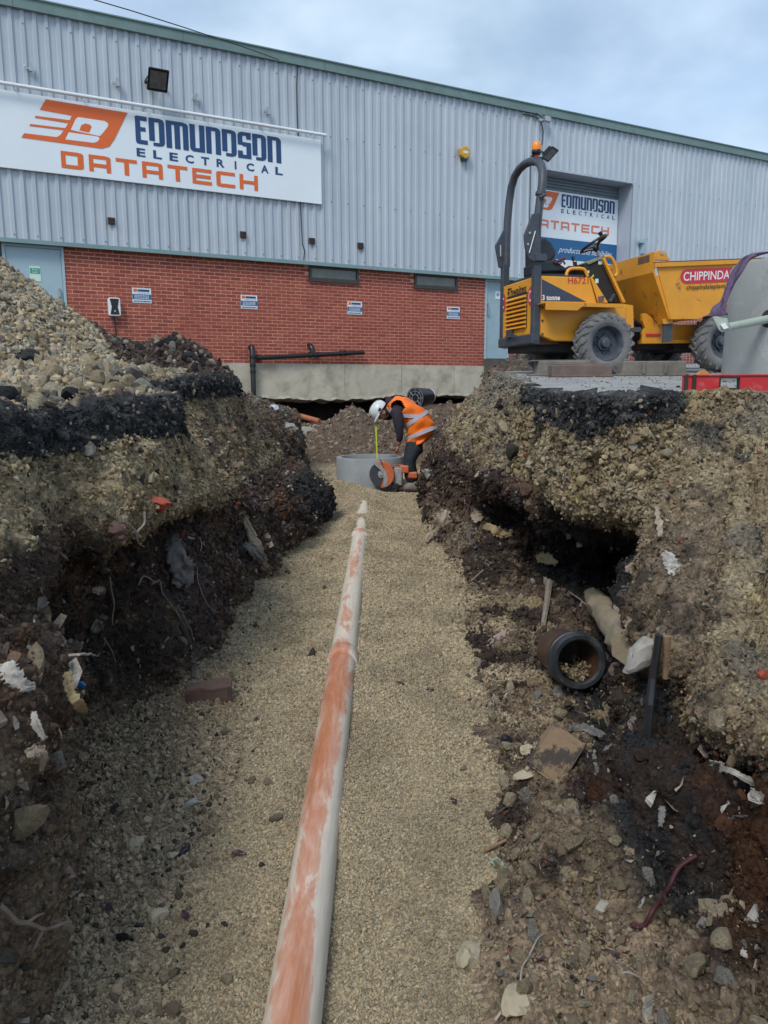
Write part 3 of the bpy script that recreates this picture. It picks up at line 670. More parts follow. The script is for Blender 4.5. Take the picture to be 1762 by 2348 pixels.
# ---- left bank: stations at constant distance, rails from the toe up (X, Z)
def heap(x, y):       # loose spoil heap beside the trench
    d = np.hypot((x+4.75)*1.0, (y-7.3)*0.92)
    a = 2.00-0.78*d
    d2 = np.hypot((x+2.3), (y-8.3)*0.8); a2 = 0.50-0.55*d2
    a3 = 0.20-0.25*np.hypot(x+2.2, (y-5.6)*0.6)
    k = 0.08; s_ = k*np.log(np.exp(np.clip(a/k,-40,60))+np.exp(np.clip(a2/k,-40,60))+np.exp(np.clip(a3/k,-40,60))+1.0)
    return s_
def left_top(x, y):
    return yard_z(y)+heap(x, y)-0.35*sst(8.7, 11.5, y)-0.25*sst(11,14,y)
LT = [ # Y, then (X,Z) x9 : toe low lowmid mid upmid lip tantop asphalt-bottom asphalt-top
 (0.3, [(-.95,None),(-1.0,-1.4),(-1.02,-1.15),(-1.05,-.9),(-1.1,-.7),(-1.1,-.6),(-1.25,-.42),(-1.28,-.40),(-1.35,-.18)]),
 (1.3, [(-.95,None),(-1.0,-1.4),(-1.02,-1.15),(-1.05,-.9),(-1.1,-.7),(-1.1,-.6),(-1.25,-.42),(-1.28,-.40),(-1.35,-.18)]),
 (2.0, [(-.98,None),(-1.03,-1.4),(-1.08,-1.15),(-1.08,-.9),(-1.12,-.72),(-1.15,-.60),(-1.28,-.38),(-1.32,-.36),(-1.36,-.14)]),
 (2.5, [(-1.14,None),(-1.19,-1.4),(-1.18,-1.15),(-1.17,-.92),(-1.2,-.74),(-1.2,-.60),(-1.38,-.34),(-1.40,-.32),(-1.45,-.11)]),
 (2.95,[(-1.46,None),(-1.58,-1.4),(-1.72,-1.2),(-1.7,-.95),(-1.5,-.76),(-1.33,-.60),(-1.47,-.30),(-1.49,-.28),(-1.53,-.09)]),
 (3.5, [(-1.42,None),(-1.62,-1.42),(-1.74,-1.18),(-1.72,-.92),(-1.5,-.72),(-1.24,-.60),(-1.37,-.28),(-1.37,-.27),(-1.42,-.07)]),
 (4.1, [(-1.12,None),(-1.25,-1.42),(-1.45,-1.15),(-1.50,-.9),(-1.42,-.73),(-1.13,-.60),(-1.25,-.27),(-1.25,-.26),(-1.29,-.04)]),
 (4.6, [(-1.05,None),(-1.13,-1.38),(-1.25,-1.10),(-1.33,-.86),(-1.34,-.72),(-1.08,-.60),(-1.20,-.27),(-1.19,-.26),(-1.22,-.02)]),
 (4.78,[(-1.05,None),(-1.12,-1.38),(-1.2,-1.10),(-1.25,-.9),(-1.28,-.74),(-1.10,-.62),(-1.24,-.34),(-1.35,-.20),(-1.5,-.0)]),
 (5.1, [(-1.08,None),(-1.12,-1.38),(-1.2,-1.12),(-1.22,-.95),(-1.25,-.78),(-1.16,-.64),(-1.34,-.34),(-1.62,-.12),(-1.72,.02)]),
 (5.7, [(-1.08,None),(-1.12,-1.36),(-1.2,-1.13),(-1.2,-1.0),(-1.24,-.82),(-1.24,-.68),(-1.48,-.34),(-1.66,-.10),(-1.72,.04)]),
 (6.4, [(-.98,None),(-1.02,-1.34),(-1.1,-1.14),(-1.12,-1.0),(-1.2,-.86),(-1.27,-.7),(-1.50,-.32),(-1.62,-.06),(-1.66,.08)]),
 (7.3, [(-.85,None),(-.89,-1.30),(-.95,-1.12),(-1.05,-.97),(-1.2,-.86),(-1.30,-.7),(-1.48,-.30),(-1.58,-.05),(-1.61,.12)]),
 (8.1, [(-.76,None),(-.74,-1.30),(-.75,-1.14),(-.88,-1.0),(-1.1,-.88),(-1.27,-.68),(-1.44,-.30),(-1.56,-.06),(-1.58,.15)]),
 (8.6, [(-.72,None),(-.68,-1.30),(-.68,-1.15),(-.80,-1.02),(-1.1,-.9),(-1.25,-.65),(-1.42,-.32),(-1.62,-.10),(-1.70,.10)]),
 (9.1, [(-.80,None),(-.76,-1.28),(-.80,-1.17),(-.95,-1.04),(-1.15,-.9),(-1.28,-.62),(-1.40,-.36),(-1.62,-.14),(-1.95,.03)]),
 (10.0,[(-1.08,None),(-1.10,-1.22),(-1.16,-1.05),(-1.27,-.82),(-1.32,-.62),(-1.38,-.46),(-1.48,-.28),(-1.66,-.12),(-2.0,-.02)]),
 (11.0,[(-1.15,None),(-1.17,-1.2),(-1.19,-1.0),(-1.24,-.76),(-1.3,-.52),(-1.36,-.40),(-1.5,-.30),(-1.75,-.18),(-2.1,-.12)]),
 (12.0,[(-1.22,None),(-1.25,-1.2),(-1.27,-1.0),(-1.32,-.8),(-1.36,-.55),(-1.42,-.42),(-1.55,-.34),(-1.85,-.25),(-2.3,-.2)]),
 (12.8,[(-1.6,None),(-1.65,-1.2),(-1.7,-1.05),(-1.78,-.9),(-1.85,-.75),(-1.95,-.65),(-2.1,-.55),(-2.4,-.45),(-2.9,-.35)]),
 (14.5,[(-2.2,None),(-2.25,-1.15),(-2.3,-1.05),(-2.4,-.95),(-2.5,-.85),(-2.6,-.8),(-2.8,-.7),(-3.1,-.6),(-3.6,-.45)]),
 (17.0,[(-2.6,None),(-2.65,-1.1),(-2.7,-1.0),(-2.8,-.9),(-2.9,-.8),(-3.0,-.75),(-3.2,-.65),(-3.5,-.55),(-4.0,-.4)]),
]
ctl = []
OUT = [0.12,0.3,0.6,1.0,1.5,2.1,2.8,3.6,4.6,6.0,9.0]
for Y, q in LT:
    row = [(q[0][0]+0.25, Y, floor_z(Y)-0.12)]
    for x, z in q: row.append((x, Y, floor_z(Y) if z is None else z))
    xe, ze = q[-1]
    for d in OUT:
        x = xe-d; zt = float(left_top(np.array([x]), np.array([Y]))[0]); row.append((x, Y, ze*(1-min(1,d/0.25))+zt*min(1,d/0.25)))
    ctl.append(row)
ctl = np.array(ctl)
NR = ctl.shape[1]
def refine_params(n_seg, per):   # per: samples for each segment
    t = []
    for i,k in enumerate(per): t += list(i+np.arange(k)/k)
    return np.array(t+[n_seg])
Ys = np.array([r[0] for r in LT])
peru = [max(4, int((Ys[i+1]-Ys[i])*(64 if 1.2 < Ys[i] < 4 else 46 if Ys[i] < 9.5 else 26))) for i in range(len(Ys)-1)]
peru[0] = 12
perv = [8, 20, 20, 20, 16, 18, 22, 8, 16, 8, 12, 16, 18, 20, 20, 20, 22, 18, 14, 10][:NR-1]
usL = refine_params(len(ctl)-1, peru); vsL = refine_params(NR-1, perv)
def build_bank(name, ctrl, us, vs_, colorf, dispf, label=None):
    g = loft(ctrl, us, vs_); nu, nv = g.shape[:2]; p = g.reshape(-1,3); V = np.tile(vs_, nu); U = np.repeat(us, nv)
    n = grid_normals(p, nu, nv)
    if np.nanmean(n[(V > 2) & (V < 5)][:,0])*(1 if 'left' in name else -1) < 0: n = -n
    amp, d = dispf(p, U, V)
    p2 = p+n*d[:,None]
    cols = colorf(p2, U, V, d)
    o = grid_mesh(name, p2, nu, nv, M_soil, np.clip(cols, 0.004, 0.8))
    n2 = grid_normals(p2, nu, nv)
    if (n2*n).sum() < 0: n2 = -n2
    return o, p2, n2, U, V, cols
def bank_disp(lip0, tan0, asp0, asp1, face=1.0):
    def f(p, U, V):
        wall = sst(0.9, 1.6, V)*(1-sst(asp1+0.2, asp1+1.2, V)); tanm = sst(lip0-0.5, lip0+0.2, V)*(1-sst(asp0-0.3, asp0, V)); asp = sst(asp0-0.1, asp0+0.1, V)*(1-sst(asp1, asp1+0.3, V))
        low = (1-sst(lip0-0.6, lip0-0.1, V))*sst(0.9, 1.8, V)
        big = fbm(p*1.9+5, 3)*0.13; mid = fbm(p*5.0, 5, 0.62)*0.085+fbm(p*9.0+3, 4, 0.6, True)*0.035; fine = fbm(p*22, 4, 0.7)*0.030; rid = fbm(p*np.array([4,4,7.0]), 5, 0.6, True)*0.09
        d = wall*(big*0.7+mid)+fine*(0.4+0.6*wall)+low*(rid+fbm(p*np.array([2.8,2.8,1.5])+40, 4)*0.20)+0.07*fbm(p*2.3+70,3)*(1-sst(1.0,2.4,V))+tanm*fbm(p*3.1+60,3,0.6,True)*0.05
        top = sst(asp1, asp1+0.5, V)
        d = d*(1-asp*0.1)+asp*fbm(p*7+33,4,0.65,True)*0.05*(1-0.9*sst(asp1-0.25, asp1, V)*(1-sst(asp1, asp1+0.6, V)))+top*(fbm(p*4+9, 4, 0.6)*0.05+fbm(p*13,3,0.6)*0.02)
        return 1, d
    return f
def left_color(p, U, V, d):
    x, y, z = p.T; n1 = fbm(p*2.1+3, 4); n2 = fbm(p*5+8, 4, 0.6); n3 = fbm(p*14+2, 3, 0.6)
    c = np.tile(BROWN, (len(p),1))
    c = mixc(c, DARK, sst(-0.15, 0.25, n1+0.15))
    c = mixc(c, BLACK, sst(0.05, 0.3, n2)*0.85)
    c = mixc(c, RUST, sst(0.2, 0.42, fbm(p*2.7+31, 3))*0.75)
    c = mixc(c, PURP*1.25, sst(3.9, 4.6, y)*(1-sst(6.0,7.2,V))*sst(-0.2, 0.25, n1)*0.8)
    c = mixc(c, TAN*0.8, sst(0.28, 0.5, fbm(p*4.4+77, 3))*0.6)
    Vv = V+n2*0.5-0.75*(1-sst(2.9, 3.9, y+n1*0.8))
    # lumps of tan low on the nearest column, lightened to lift its shade
    c = mixc(c, LOOSE*1.5, (1-sst(2.3, 2.9, y))*sst(-0.1, 0.2, n1)*(1-sst(5,6,V))*0.8)
    c = mixc(c, LOOSE*0.8, (1-sst(1.1, 1.9, Vv)))
    tan = sst(5.35, 5.75, Vv)*(1-sst(7.9, 8.0, V+n3*0.2))
    tan *= np.where(y > 6.0, 0.35+0.65*sst(-0.25, 0.15, n1), 1)
    tc_ = mixc(np.tile(TAN, (len(p),1)), TAN2, sst(-0.1, 0.3, n2)); tc_ = mixc(tc_, OCHRE, sst(0.1, 0.4, fbm(p*3+50, 3))*0.5)
    c = mixc(c, tc_, 0, ) if False else c*(1-tan[:,None])+tc_*tan[:,None]
    mid = sst(4.9, 5.6, y)*sst(5.5, 6.5, V)*(1-sst(8.0, 8.6, V))
    c = mixc(c, PURP*1.2, mid*sst(-0.05, 0.25, n2+0.1*n1)*0.85)
    asp = sst(7.92, 8.02, V+n3*0.08)*(1-sst(9.05, 9.3, V+n3*0.2))*(1-sst(8.7, 9.1, y))
    ac = mixc(np.tile(BLACK*1.6, (len(p),1)), GREY*0.55, sst(0.0, 0.35, n3)*0.75)
    c = c*(1-asp[:,None])+ac*asp[:,None]
    far = sst(8.8, 9.4, y)
    fc = mixc(np.tile(BROWN*1.4, (len(p),1)), GREY*0.8, sst(-0.1, 0.3, n2)); fc = mixc(fc, DARK, sst(0.1, 0.4, n1))
    c = mixc(c, fc, far)
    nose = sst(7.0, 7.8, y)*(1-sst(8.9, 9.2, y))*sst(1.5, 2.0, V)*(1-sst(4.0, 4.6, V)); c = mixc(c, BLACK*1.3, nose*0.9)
    # top: pale limestone rubble, tar patches near the edge, dark heap behind
    top = sst(9.1, 9.5, V+n3*0.3)
    tcol = mixc(np.tile(C(0.26,0.215,0.15), (len(p),1)), C(0.36,0.32,0.25), sst(-0.1, 0.3, n2))
    tcol = mixc(tcol, BLACK*1.4, sst(0.02, 0.16, fbm(p*2.3+91, 3))*(1-sst(10.6, 12.2, V+n1))*(1-sst(5.2,6.0,y)))
    tcol = mixc(tcol, DARK*1.3, sst(7.4, 8.0, y-(-2.9-x)*1.5)*sst(6.2, 7.0, y))
    c = c*(1-top[:,None])+tcol*top[:,None]
    return c
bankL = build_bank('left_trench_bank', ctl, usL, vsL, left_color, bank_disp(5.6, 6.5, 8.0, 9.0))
setp(bankL[0], kind='structure')
# ---- right bank: stations along its winding edge; each point measured (px, py, distance)
def PP(px, py, Y): return tuple(P(px, py, Y))
def RW(X, Y, Z): return (X, Y, Z)
RT = [  # toe -> edge, 9 points
 [RW(1.3,17.5,-1.0),RW(1.5,17.5,-.9),RW(1.7,17.5,-.75),RW(1.9,17.5,-.6),RW(2.1,17.5,-.45),RW(2.3,17.5,-.3),RW(2.5,17.5,-.1),RW(2.8,17.5,.1),RW(3.1,17.5,.38)],
 [RW(1.0,14.5,None),RW(1.1,14.5,-1.0),RW(1.25,14.5,-.85),RW(1.4,14.5,-.7),RW(1.55,14.5,-.55),RW(1.7,14.4,-.4),RW(1.85,14.3,-.2),RW(2.0,14.2,.02),RW(2.15,14.1,.30)],
 [RW(.85,12.6,None),RW(.92,12.6,-1.0),RW(1.0,12.6,-.82),RW(1.1,12.6,-.65),RW(1.2,12.6,-.5),RW(1.3,12.5,-.35),RW(1.45,12.4,-.15),RW(1.62,12.3,.06),RW(1.72,12.0,.27)],
 [RW(1.0,11.3,None),RW(1.02,11.3,-1.15),RW(1.04,11.3,-.95),RW(1.08,11.3,-.75),RW(1.14,11.3,-.58),RW(1.2,11.3,-.42),RW(1.35,11.3,-.18),RW(1.55,11.4,.03),RW(1.66,11.4,.245)],
 [RW(.74,10.0,None),RW(.76,10.0,-1.15),RW(.78,10.0,-.98),RW(.80,10.0,-.82),RW(.83,10.0,-.66),RW(.88,10.0,-.48),RW(1.08,10.0,-.22),RW(1.40,10.0,0.0),RW(1.52,10.0,.19)],
 [RW(.52,9.0,None),RW(.54,9.0,-1.2),RW(.58,9.0,-1.03),RW(.64,9.0,-.9),RW(.68,9.0,-.72),RW(.76,9.0,-.52),RW(1.0,9.0,-.26),RW(1.30,9.0,-.05),RW(1.44,9.0,.145)],
 [RW(.50,7.9,None),RW(.60,8.0,-1.3),RW(.70,8.0,-1.12),RW(.74,8.0,-.95),RW(.72,8.0,-.80),RW(.76,8.0,-.58),RW(.95,8.0,-.28),RW(1.22,7.9,-.09),RW(1.34,7.9,.10)],
 [RW(.60,6.9,None),RW(.78,7.1,-1.4),RW(.94,7.2,-1.22),RW(.98,7.1,-1.0),RW(.90,7.0,-.84),RW(.88,6.9,-.62),RW(.98,6.9,-.32),RW(1.14,6.8,-.12),RW(1.24,6.8,.055)],
 [PP(1060,1330,6.2),PP(1130,1280,6.3),PP(1190,1220,6.9),PP(1205,1160,7.0),PP(1185,1120,5.9),PP(1195,1080,5.7),PP(1208,1000,5.6),PP(1226,935,5.6),PP(1234,895,5.65)],
 [PP(1070,1400,5.5),PP(1140,1370,5.6),PP(1230,1310,6.2),PP(1290,1240,6.5),PP(1262,1185,5.5),PP(1262,1130,5.15),PP(1270,1040,5.1),PP(1278,970,5.05),PP(1290,905,5.0)],
 [PP(1070,1460,4.95),PP(1150,1440,5.1),PP(1260,1400,5.6),PP(1370,1290,6.3),PP(1340,1220,5.6),PP(1335,1175,4.75),PP(1340,1085,4.7),PP(1345,1005,4.65),PP(1360,909,4.6)],
 [PP(1085,1520,4.55),PP(1190,1500,4.75),PP(1330,1450,5.15),PP(1470,1330,6.2),PP(1430,1235,5.6),PP(1430,1195,4.40),PP(1435,1085,4.35),PP(1440,990,4.35),PP(1445,911,4.38)],
 [PP(1095,1580,4.2),PP(1220,1570,4.3),PP(1370,1530,4.5),PP(1500,1440,5.1),PP(1505,1290,4.8),PP(1500,1230,4.2),PP(1500,1090,4.35),PP(1510,980,4.5),PP(1515,906,4.65)],
 [PP(1110,1650,3.85),PP(1260,1640,3.85),PP(1390,1620,3.9),PP(1430,1580,3.78),PP(1440,1480,3.75),PP(1460,1330,3.75),PP(1520,1120,4.2),PP(1545,980,4.6),PP(1565,906,4.7)],
 [PP(1130,1730,3.45),PP(1290,1730,3.45),PP(1408,1720,3.42),PP(1432,1660,3.38),PP(1455,1540,3.42),PP(1500,1400,3.35),PP(1590,1150,4.0),PP(1620,985,4.55),PP(1640,906,4.75)],
 [PP(1150,1830,3.12),PP(1310,1840,3.1),PP(1415,1830,3.05),PP(1445,1740,3.12),PP(1490,1610,3.25),PP(1550,1490,3.05),PP(1680,1200,3.8),PP(1700,1000,4.5),PP(1715,906,4.75)],
 [PP(1150,1940,2.82),PP(1310,1950,2.8),PP(1440,1955,2.74),PP(1458,1840,2.74),PP(1495,1720,2.86),PP(1575,1650,3.0),PP(1650,1570,2.72),PP(1750,1300,3.5),PP(1800,906,4.75)],
 [PP(1140,2050,2.55),PP(1350,2080,2.45),PP(1545,2085,2.40),PP(1560,1980,2.42),PP(1590,1850,2.52),PP(1650,1750,2.68),PP(1730,1650,2.42),PP(1860,1400,3.2),PP(1950,906,4.7)],
 [PP(1110,2150,2.3),PP(1380,2190,2.22),PP(1700,2190,2.16),PP(1730,2070,2.2),PP(1790,1920,2.3),PP(1850,1800,2.42),PP(1920,1690,2.2),PP(2080,1500,2.8),PP(2250,906,4.4)],
 [RW(.32,1.75,None),RW(.55,1.7,-1.68),RW(.85,1.65,-1.6),RW(1.15,1.6,-1.45),RW(1.4,1.6,-1.1),RW(1.55,1.7,-.7),RW(1.75,1.8,-.4),RW(1.95,1.9,-.25),RW(2.1,2.0,-.15)],
 [RW(.32,.8,None),RW(.55,.8,-1.68),RW(.85,.8,-1.6),RW(1.05,.8,-1.4),RW(1.2,.8,-1.1),RW(1.3,.8,-.7),RW(1.4,.8,-.5),RW(1.5,.8,-.35),RW(1.6,.8,-.2)],
 [RW(.32,0,None),RW(.55,0,-1.68),RW(.85,0,-1.6),RW(1.05,0,-1.4),RW(1.2,0,-1.1),RW(1.3,0,-.7),RW(1.4,0,-.5),RW(1.5,0,-.35),RW(1.6,0,-.2)],
]
ctr = []
for row in RT:
    r = []
    for k, (x,y,z) in enumerate(row):
        fz = floor_z(y)
        if z is None or (k == 0): z = fz
        z = max(z, fz+(0.02*k if k else 0)); r.append((x,y,z))
    a = np.array(r[0]); b = np.array(r[1]); d = (a-b)[:2]; d = d/np.linalg.norm(d)
    r = [(a[0]+d[0]*0.25, a[1]+d[1]*0.25, a[2]-0.12)]+r
    # carry on under the slab
    e = np.array(r[-1]); pr = np.array(r[-2]); o = (e-pr)[:2]; on = np.linalg.norm(o); ii = RT.index(row)
    pe = np.array(RT[max(ii-1,0)][-1]); ne = np.array(RT[min(ii+1,len(RT)-1)][-1]); tg = (ne-pe)[:2]; tg = tg/np.linalg.norm(tg); no = np.array([-tg[1], tg[0]])
    if (no[0] < 0) if e[1] > 5.2 else (no@(e[:2]-np.array([0.2, min(e[1]-0.8, 3.2)])) < 0): no = -no
    r.append((e[0]+no[0]*0.05, e[1]+no[1]*0.05, e[2]-0.012)); r.append((e[0]+no[0]*0.35, e[1]+no[1]*0.35, e[2]-0.03)); r.append((e[0]+no[0]*0.6, e[1]+no[1]*0.6, e[2]-0.08))
    ctr.append(r)
ctr = np.array([[list(q) for q in r] for r in ctr], float)
for i in range(ctr.shape[0]):           # keep the buried rim under the slab surface
    for j in range(9, ctr.shape[1]):
        if i > 2: ctr[i,j,2] = min(ctr[i,j,2], yard_z(ctr[i,j,1])-0.02)
seg = np.linalg.norm(np.diff(ctr[:,5,:], axis=0), axis=1)+0.5*np.linalg.norm(np.diff(ctr[:,9,:], axis=0), axis=1)
perR = [int(np.clip(s_*(24 if i < 4 else 40 if i < 8 else 75), 8, 60)) for i,s_ in enumerate(seg)]
usR = refine_params(len(ctr)-1, perR); vsR = refine_params(ctr.shape[1]-1, [8,24,26,26,26,22,30,26,22,5,6,4])
def right_color(p, U, V, d):
    x, y, z = p.T; n1 = fbm(p*2.1+23, 4); n2 = fbm(p*5+18, 4, 0.6); n3 = fbm(p*14+12, 3, 0.6)
    c = mixc(np.tile(BROWN, (len(p),1)), DARK, sst(-0.15, 0.2, n1+0.1))
    c = mixc(c, BLACK, sst(0.0, 0.25, n2)*0.85)
    cave = sst(8.5, 9.5, U)*(1-sst(12.8, 13.6, U))*sst(2.6, 3.4, V)*(1-sst(5.6, 6.0, V)); c = mixc(c, BLACK*1.1, cave*0.85)  # shade of the deep hollow painted in as near-black soil
    c = mixc(c, RUST, sst(0.12, 0.34, fbm(p*2.7+61, 3))*0.8*sst(12, 14, U))
    c = mixc(c, PURP, (1-sst(7,9,U))*sst(-0.2, 0.2, n2)*0.8)
    low = 1-sst(1.9, 3.2, V+n2*0.8)
    lc = mixc(np.tile(LOOSE*0.75, (len(p),1)), TAN, sst(0.0, 0.35, n2)*0.8); lc = mixc(lc, DARK*1.1, sst(-0.08, 0.18, n1+0.4*n3))
    c = mixc(c, lc, low)
    near = sst(17.3, 18.4, U+n2*0.4); c = mixc(c, mixc(np.tile(LOOSE*1.35, (len(p),1)), TAN*0.9, sst(-0.1, 0.3, n2)), near*(1-sst(3.6, 4.4, V)))
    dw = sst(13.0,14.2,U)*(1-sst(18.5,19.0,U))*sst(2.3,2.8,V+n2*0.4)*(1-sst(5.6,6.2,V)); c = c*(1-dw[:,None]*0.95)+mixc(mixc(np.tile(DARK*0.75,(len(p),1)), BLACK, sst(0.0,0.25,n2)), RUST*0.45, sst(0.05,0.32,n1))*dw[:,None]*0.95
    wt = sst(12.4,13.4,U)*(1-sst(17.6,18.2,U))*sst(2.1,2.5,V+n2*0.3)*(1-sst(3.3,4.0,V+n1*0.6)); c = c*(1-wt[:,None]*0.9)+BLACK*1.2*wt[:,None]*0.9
    Vv = V+n2*0.45
    tan = sst(5.65, 6.05, Vv-0.45*sst(13,15,U)*(1+2.2*n1))
    tan = np.maximum(tan, sst(13.2, 14.2, U)*(1-sst(15.2, 15.8, U))*sst(4.2, 4.8, Vv)*sst(-0.3,0.1,n1))
    tcl = mixc(np.tile(TAN*0.92, (len(p),1)), TAN2, sst(-0.1, 0.3, n2)); tcl = mixc(tcl, OCHRE, sst(0.12, 0.4, fbm(p*3+150, 3))*0.45); tcl = mixc(tcl, GREY*0.7, sst(0.1, 0.35, fbm(p*2.4+15, 3))*0.6)
    tcl = mixc(tcl, mixc(np.tile(LOOSE*0.75,(len(p),1)), DARK, sst(0.0,0.25,n2)), sst(12.2,13.6,U)*(1-sst(6.9,7.7,V+n1*1.5))*sst(-0.12,0.14,n1+0.5*n2)*0.9)
    c = c*(1-tan[:,None])+tcl*tan[:,None]
    asp = sst(7.9, 8.2, V+n1*0.9)*sst(7.3, 7.8, U)*(1-sst(12.6, 13.4, U+n1*1.2)); pt = sst(0.16, 0.3, fbm(p*2.2+66, 2))*sst(13, 13.6, U)*sst(7.4, 7.8, V)
    asp = np.maximum(asp, pt*0.9)
    ac = mixc(np.tile(BLACK*1.8, (len(p),1)), GREY*0.6, sst(-0.05, 0.35, n3)*0.8)
    c = c*(1-asp[:,None])+ac*asp[:,None]
    up = (1-sst(6.8, 7.8, U))*sst(7.0, 7.6, Vv); c = mixc(c, mixc(np.tile(GREY*0.95, (len(p),1)), TAN, sst(0,0.3,n2)), up*0.85)
    far = 1-sst(2.2, 3.4, U); c = mixc(c, mixc(np.tile(BROWN*1.5, (len(p),1)), GREY*0.7, sst(0.0, 0.35, n2)), far)
    return c
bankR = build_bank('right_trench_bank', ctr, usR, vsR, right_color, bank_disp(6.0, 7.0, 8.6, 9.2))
setp(bankR[0], kind='structure')
# ---- gravel floor, wide sheet
nx, ny = 420, 620
xs_ = np.linspace(-3.4, 3.2, nx); tt = np.linspace(0, 1, ny); ys_ = 0.2+tt**1.7*20.3
X_, Y_ = np.meshgrid(xs_, ys_, indexing='ij'); p = np.stack([X_.ravel(), Y_.ravel(), floor_z(Y_.ravel())], 1)
x, y = p[:,0], p[:,1]
PIPE_X = lambda yy: -0.258+0.001*(yy-1.9)
PIPE_R = 0.08
def pipe_z(yy): return floor_z(yy)-0.012*np.clip(yy-1.9,0,99)*0.9+0.0
def floor_h(x, y):
    q = np.stack([x, y, x*0], 1)
    h = fbm(q*0.9+4, 3)*0.06+fbm(q*3.2, 3)*0.034
    px_ = np.abs(x-PIPE_X(y))
    h += -0.04*(1-sst(0.5, 0.9, px_))*(1-sst(3.0,4.5,y))*0+(0.020+0.022*sst(2.5, 9.0, y))*(1-sst(0.08, 0.36, px_))
    h += 0.06*sst(0.4, 0.95, x)+0.05*sst(0.7, 1.0, -x)*(1-sst(9,10,y))
    # spoil mound beyond the chamber ring, banks towards the building
    a = 0.97-0.55*np.hypot((x+0.55)/1.25, (y-13.9)/1.1)-0.30*np.hypot((x+.4)*0.6,(y-13.9)*0.4); b = 0.92-0.62*np.hypot((x-1.2)/1.3, (y-14.0)/1.6)
    k = 0.10; mound = k*np.log(1+np.exp(np.clip(a/k,-40,60))+np.exp(np.clip(b/k,-40,60))); mound = mound*sst(11.6, 12.4, y)
    h = h+mound*(1+0.25*fbm(q*2.0+7, 3))+sst(0.35,0.8,mound)*fbm(q*5, 3, 0.6)*0.08
    low = np.exp(-(((x+0.20)/0.50)**2+((y-10.9)/0.5)**2)**2)*-0.02; h += low
    h += 0.17*np.exp(-(((x+0.62)/0.28)**2+((y-10.35)/0.28)**2))+0.05*np.exp(-(((x-0.05)/0.9)**2+((y-9.9)/0.35)**2))
    c = y > 16.2
    h += sst(16.0, 17.5, y)*(0.35+0.25*sst(-0.9,0.4,x))
    return h, mound
h_, mound = floor_h(x, y); p[:,2] += h_
nF = fbm(p*2.2+3, 4); nG = fbm(p*6+3, 4)
cf = np.tile(GRAV, (len(p),1)); cf = mixc(cf, GRAV*0.78, sst(-0.1, 0.3, nF))
soil = sst(-0.08, 0.14, -(x+0.72+nG*0.25))*(1-sst(3.6, 4.6, y+nF))
soil = np.maximum(soil, sst(0.0, 0.2, (x-0.60+nG*0.25))*(1-sst(8.5,9.5,y)))
cf = mixc(cf, mixc(np.tile(LOOSE, (len(p),1)), BROWN, sst(0, 0.3, nG)), soil*0.95)
cf = mixc(cf, mixc(np.tile(C(0.125,0.095,0.070), (len(p),1)), BROWN, sst(-0.1, 0.3, nG)), sst(0.03, 0.16, mound))
cf = mixc(cf, np.tile(C(0.09,0.07,0.055), (len(p),1)), sst(16.3, 17.2, y))
floor = grid_mesh('gravel_floor', p, nx, ny, M_gravel, np.clip(cf, .01, .8)); setp(floor, kind='structure')
# ---- yard slab: cut concrete edge along the right bank, running back to the warehouse
M_slab = mat('yard_concrete', (0.25,0.245,0.235), 0.85, 0.12, 1.6, 0.6, 70, dirt=0.6, dirt_col=(0.36,0.34,0.31), dscale=2.2, lo=0.45, hi=0.62)
M_slabside = mat('cut_concrete', (0.13,0.115,0.10), 0.9, 0.25, 5, 0.6, 50, dirt=0.6, dirt_col=(0.25,0.23,0.20), dscale=5)
edge = [np.array(r[-1]) for r in RT[3:19]]
edge2 = []
for i,e in enumerate(edge):
    edge2.append(e)
    if i < len(edge)-1:
        for k in range(1,5): edge2.append(edge[i]*(1-k/5)+edge[i+1]*k/5)
ep = []
for i,e in enumerate(edge2):
    j = 0.012*float(noise([[i*1.7,2,3]])[0])+ (0.03*float(noise([[i*0.9,5,3]])[0]) if e[1] < 5.5 else 0)
    ep.append((e[0]+j-0.03*(e[1] > 5.5), e[1]-0.03*(e[1] < 5.5)+j, yard_z(e[1])))
back = [(16.0, 3.2), (16.0, 22.0), (9.5, 22.0), (3.6, 14.4), (2.3, 12.4)]
poly3 = ep+[(9.0,3.4,yard_z(3.4))]+[(a,b,yard_z(b)) for a,b in back]
mb = MB(); n = len(poly3); th = 0.16
vv = [Vector(q) for q in poly3]+[Vector((q[0],q[1],q[2]-(th if q[1] > 5.3 else 0.035))) for q in poly3]
mb.add(vv, [tuple(range(n))], 0); mb.add(vv, [(i, i+n, (i+1)%n+n, (i+1)%n) for i in range(n)]+[tuple(range(2*n-1,n-1,-1))], 1)
slab = mb.build('yard_slab', [M_slab, M_slabside], None, kind='structure')
# wide ground far around
g = MB(); g.add([(-60,-40,-2.6),(60,-40,-2.6),(60,80,-2.6),(-60,80,-2.6)], [(0,1,2,3)]); g.build('ground', M_slabside, None, kind='structure')
g = MB(); g.add([(16,-10,yard_z(-10)),(60,-10,yard_z(-10)),(60,60,.45),(16,60,.45),(16,22,yard_z(22))], [(0,1,2,4)]) ; g.build('far_yard', M_slab, None, kind='structure')
# earth under the building, coloured near-black to deepen the shade behind the footing
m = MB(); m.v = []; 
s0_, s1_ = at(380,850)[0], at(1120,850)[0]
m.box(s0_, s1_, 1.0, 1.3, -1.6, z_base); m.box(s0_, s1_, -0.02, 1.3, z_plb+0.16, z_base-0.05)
o = m.build('void_earth', mat('void_soil',(0.035,0.028,0.022),0.95,0.4,3,0.8,12,bdist=0.05), None, kind='structure'); o.location = W.o; o.rotation_euler.z = W.rz
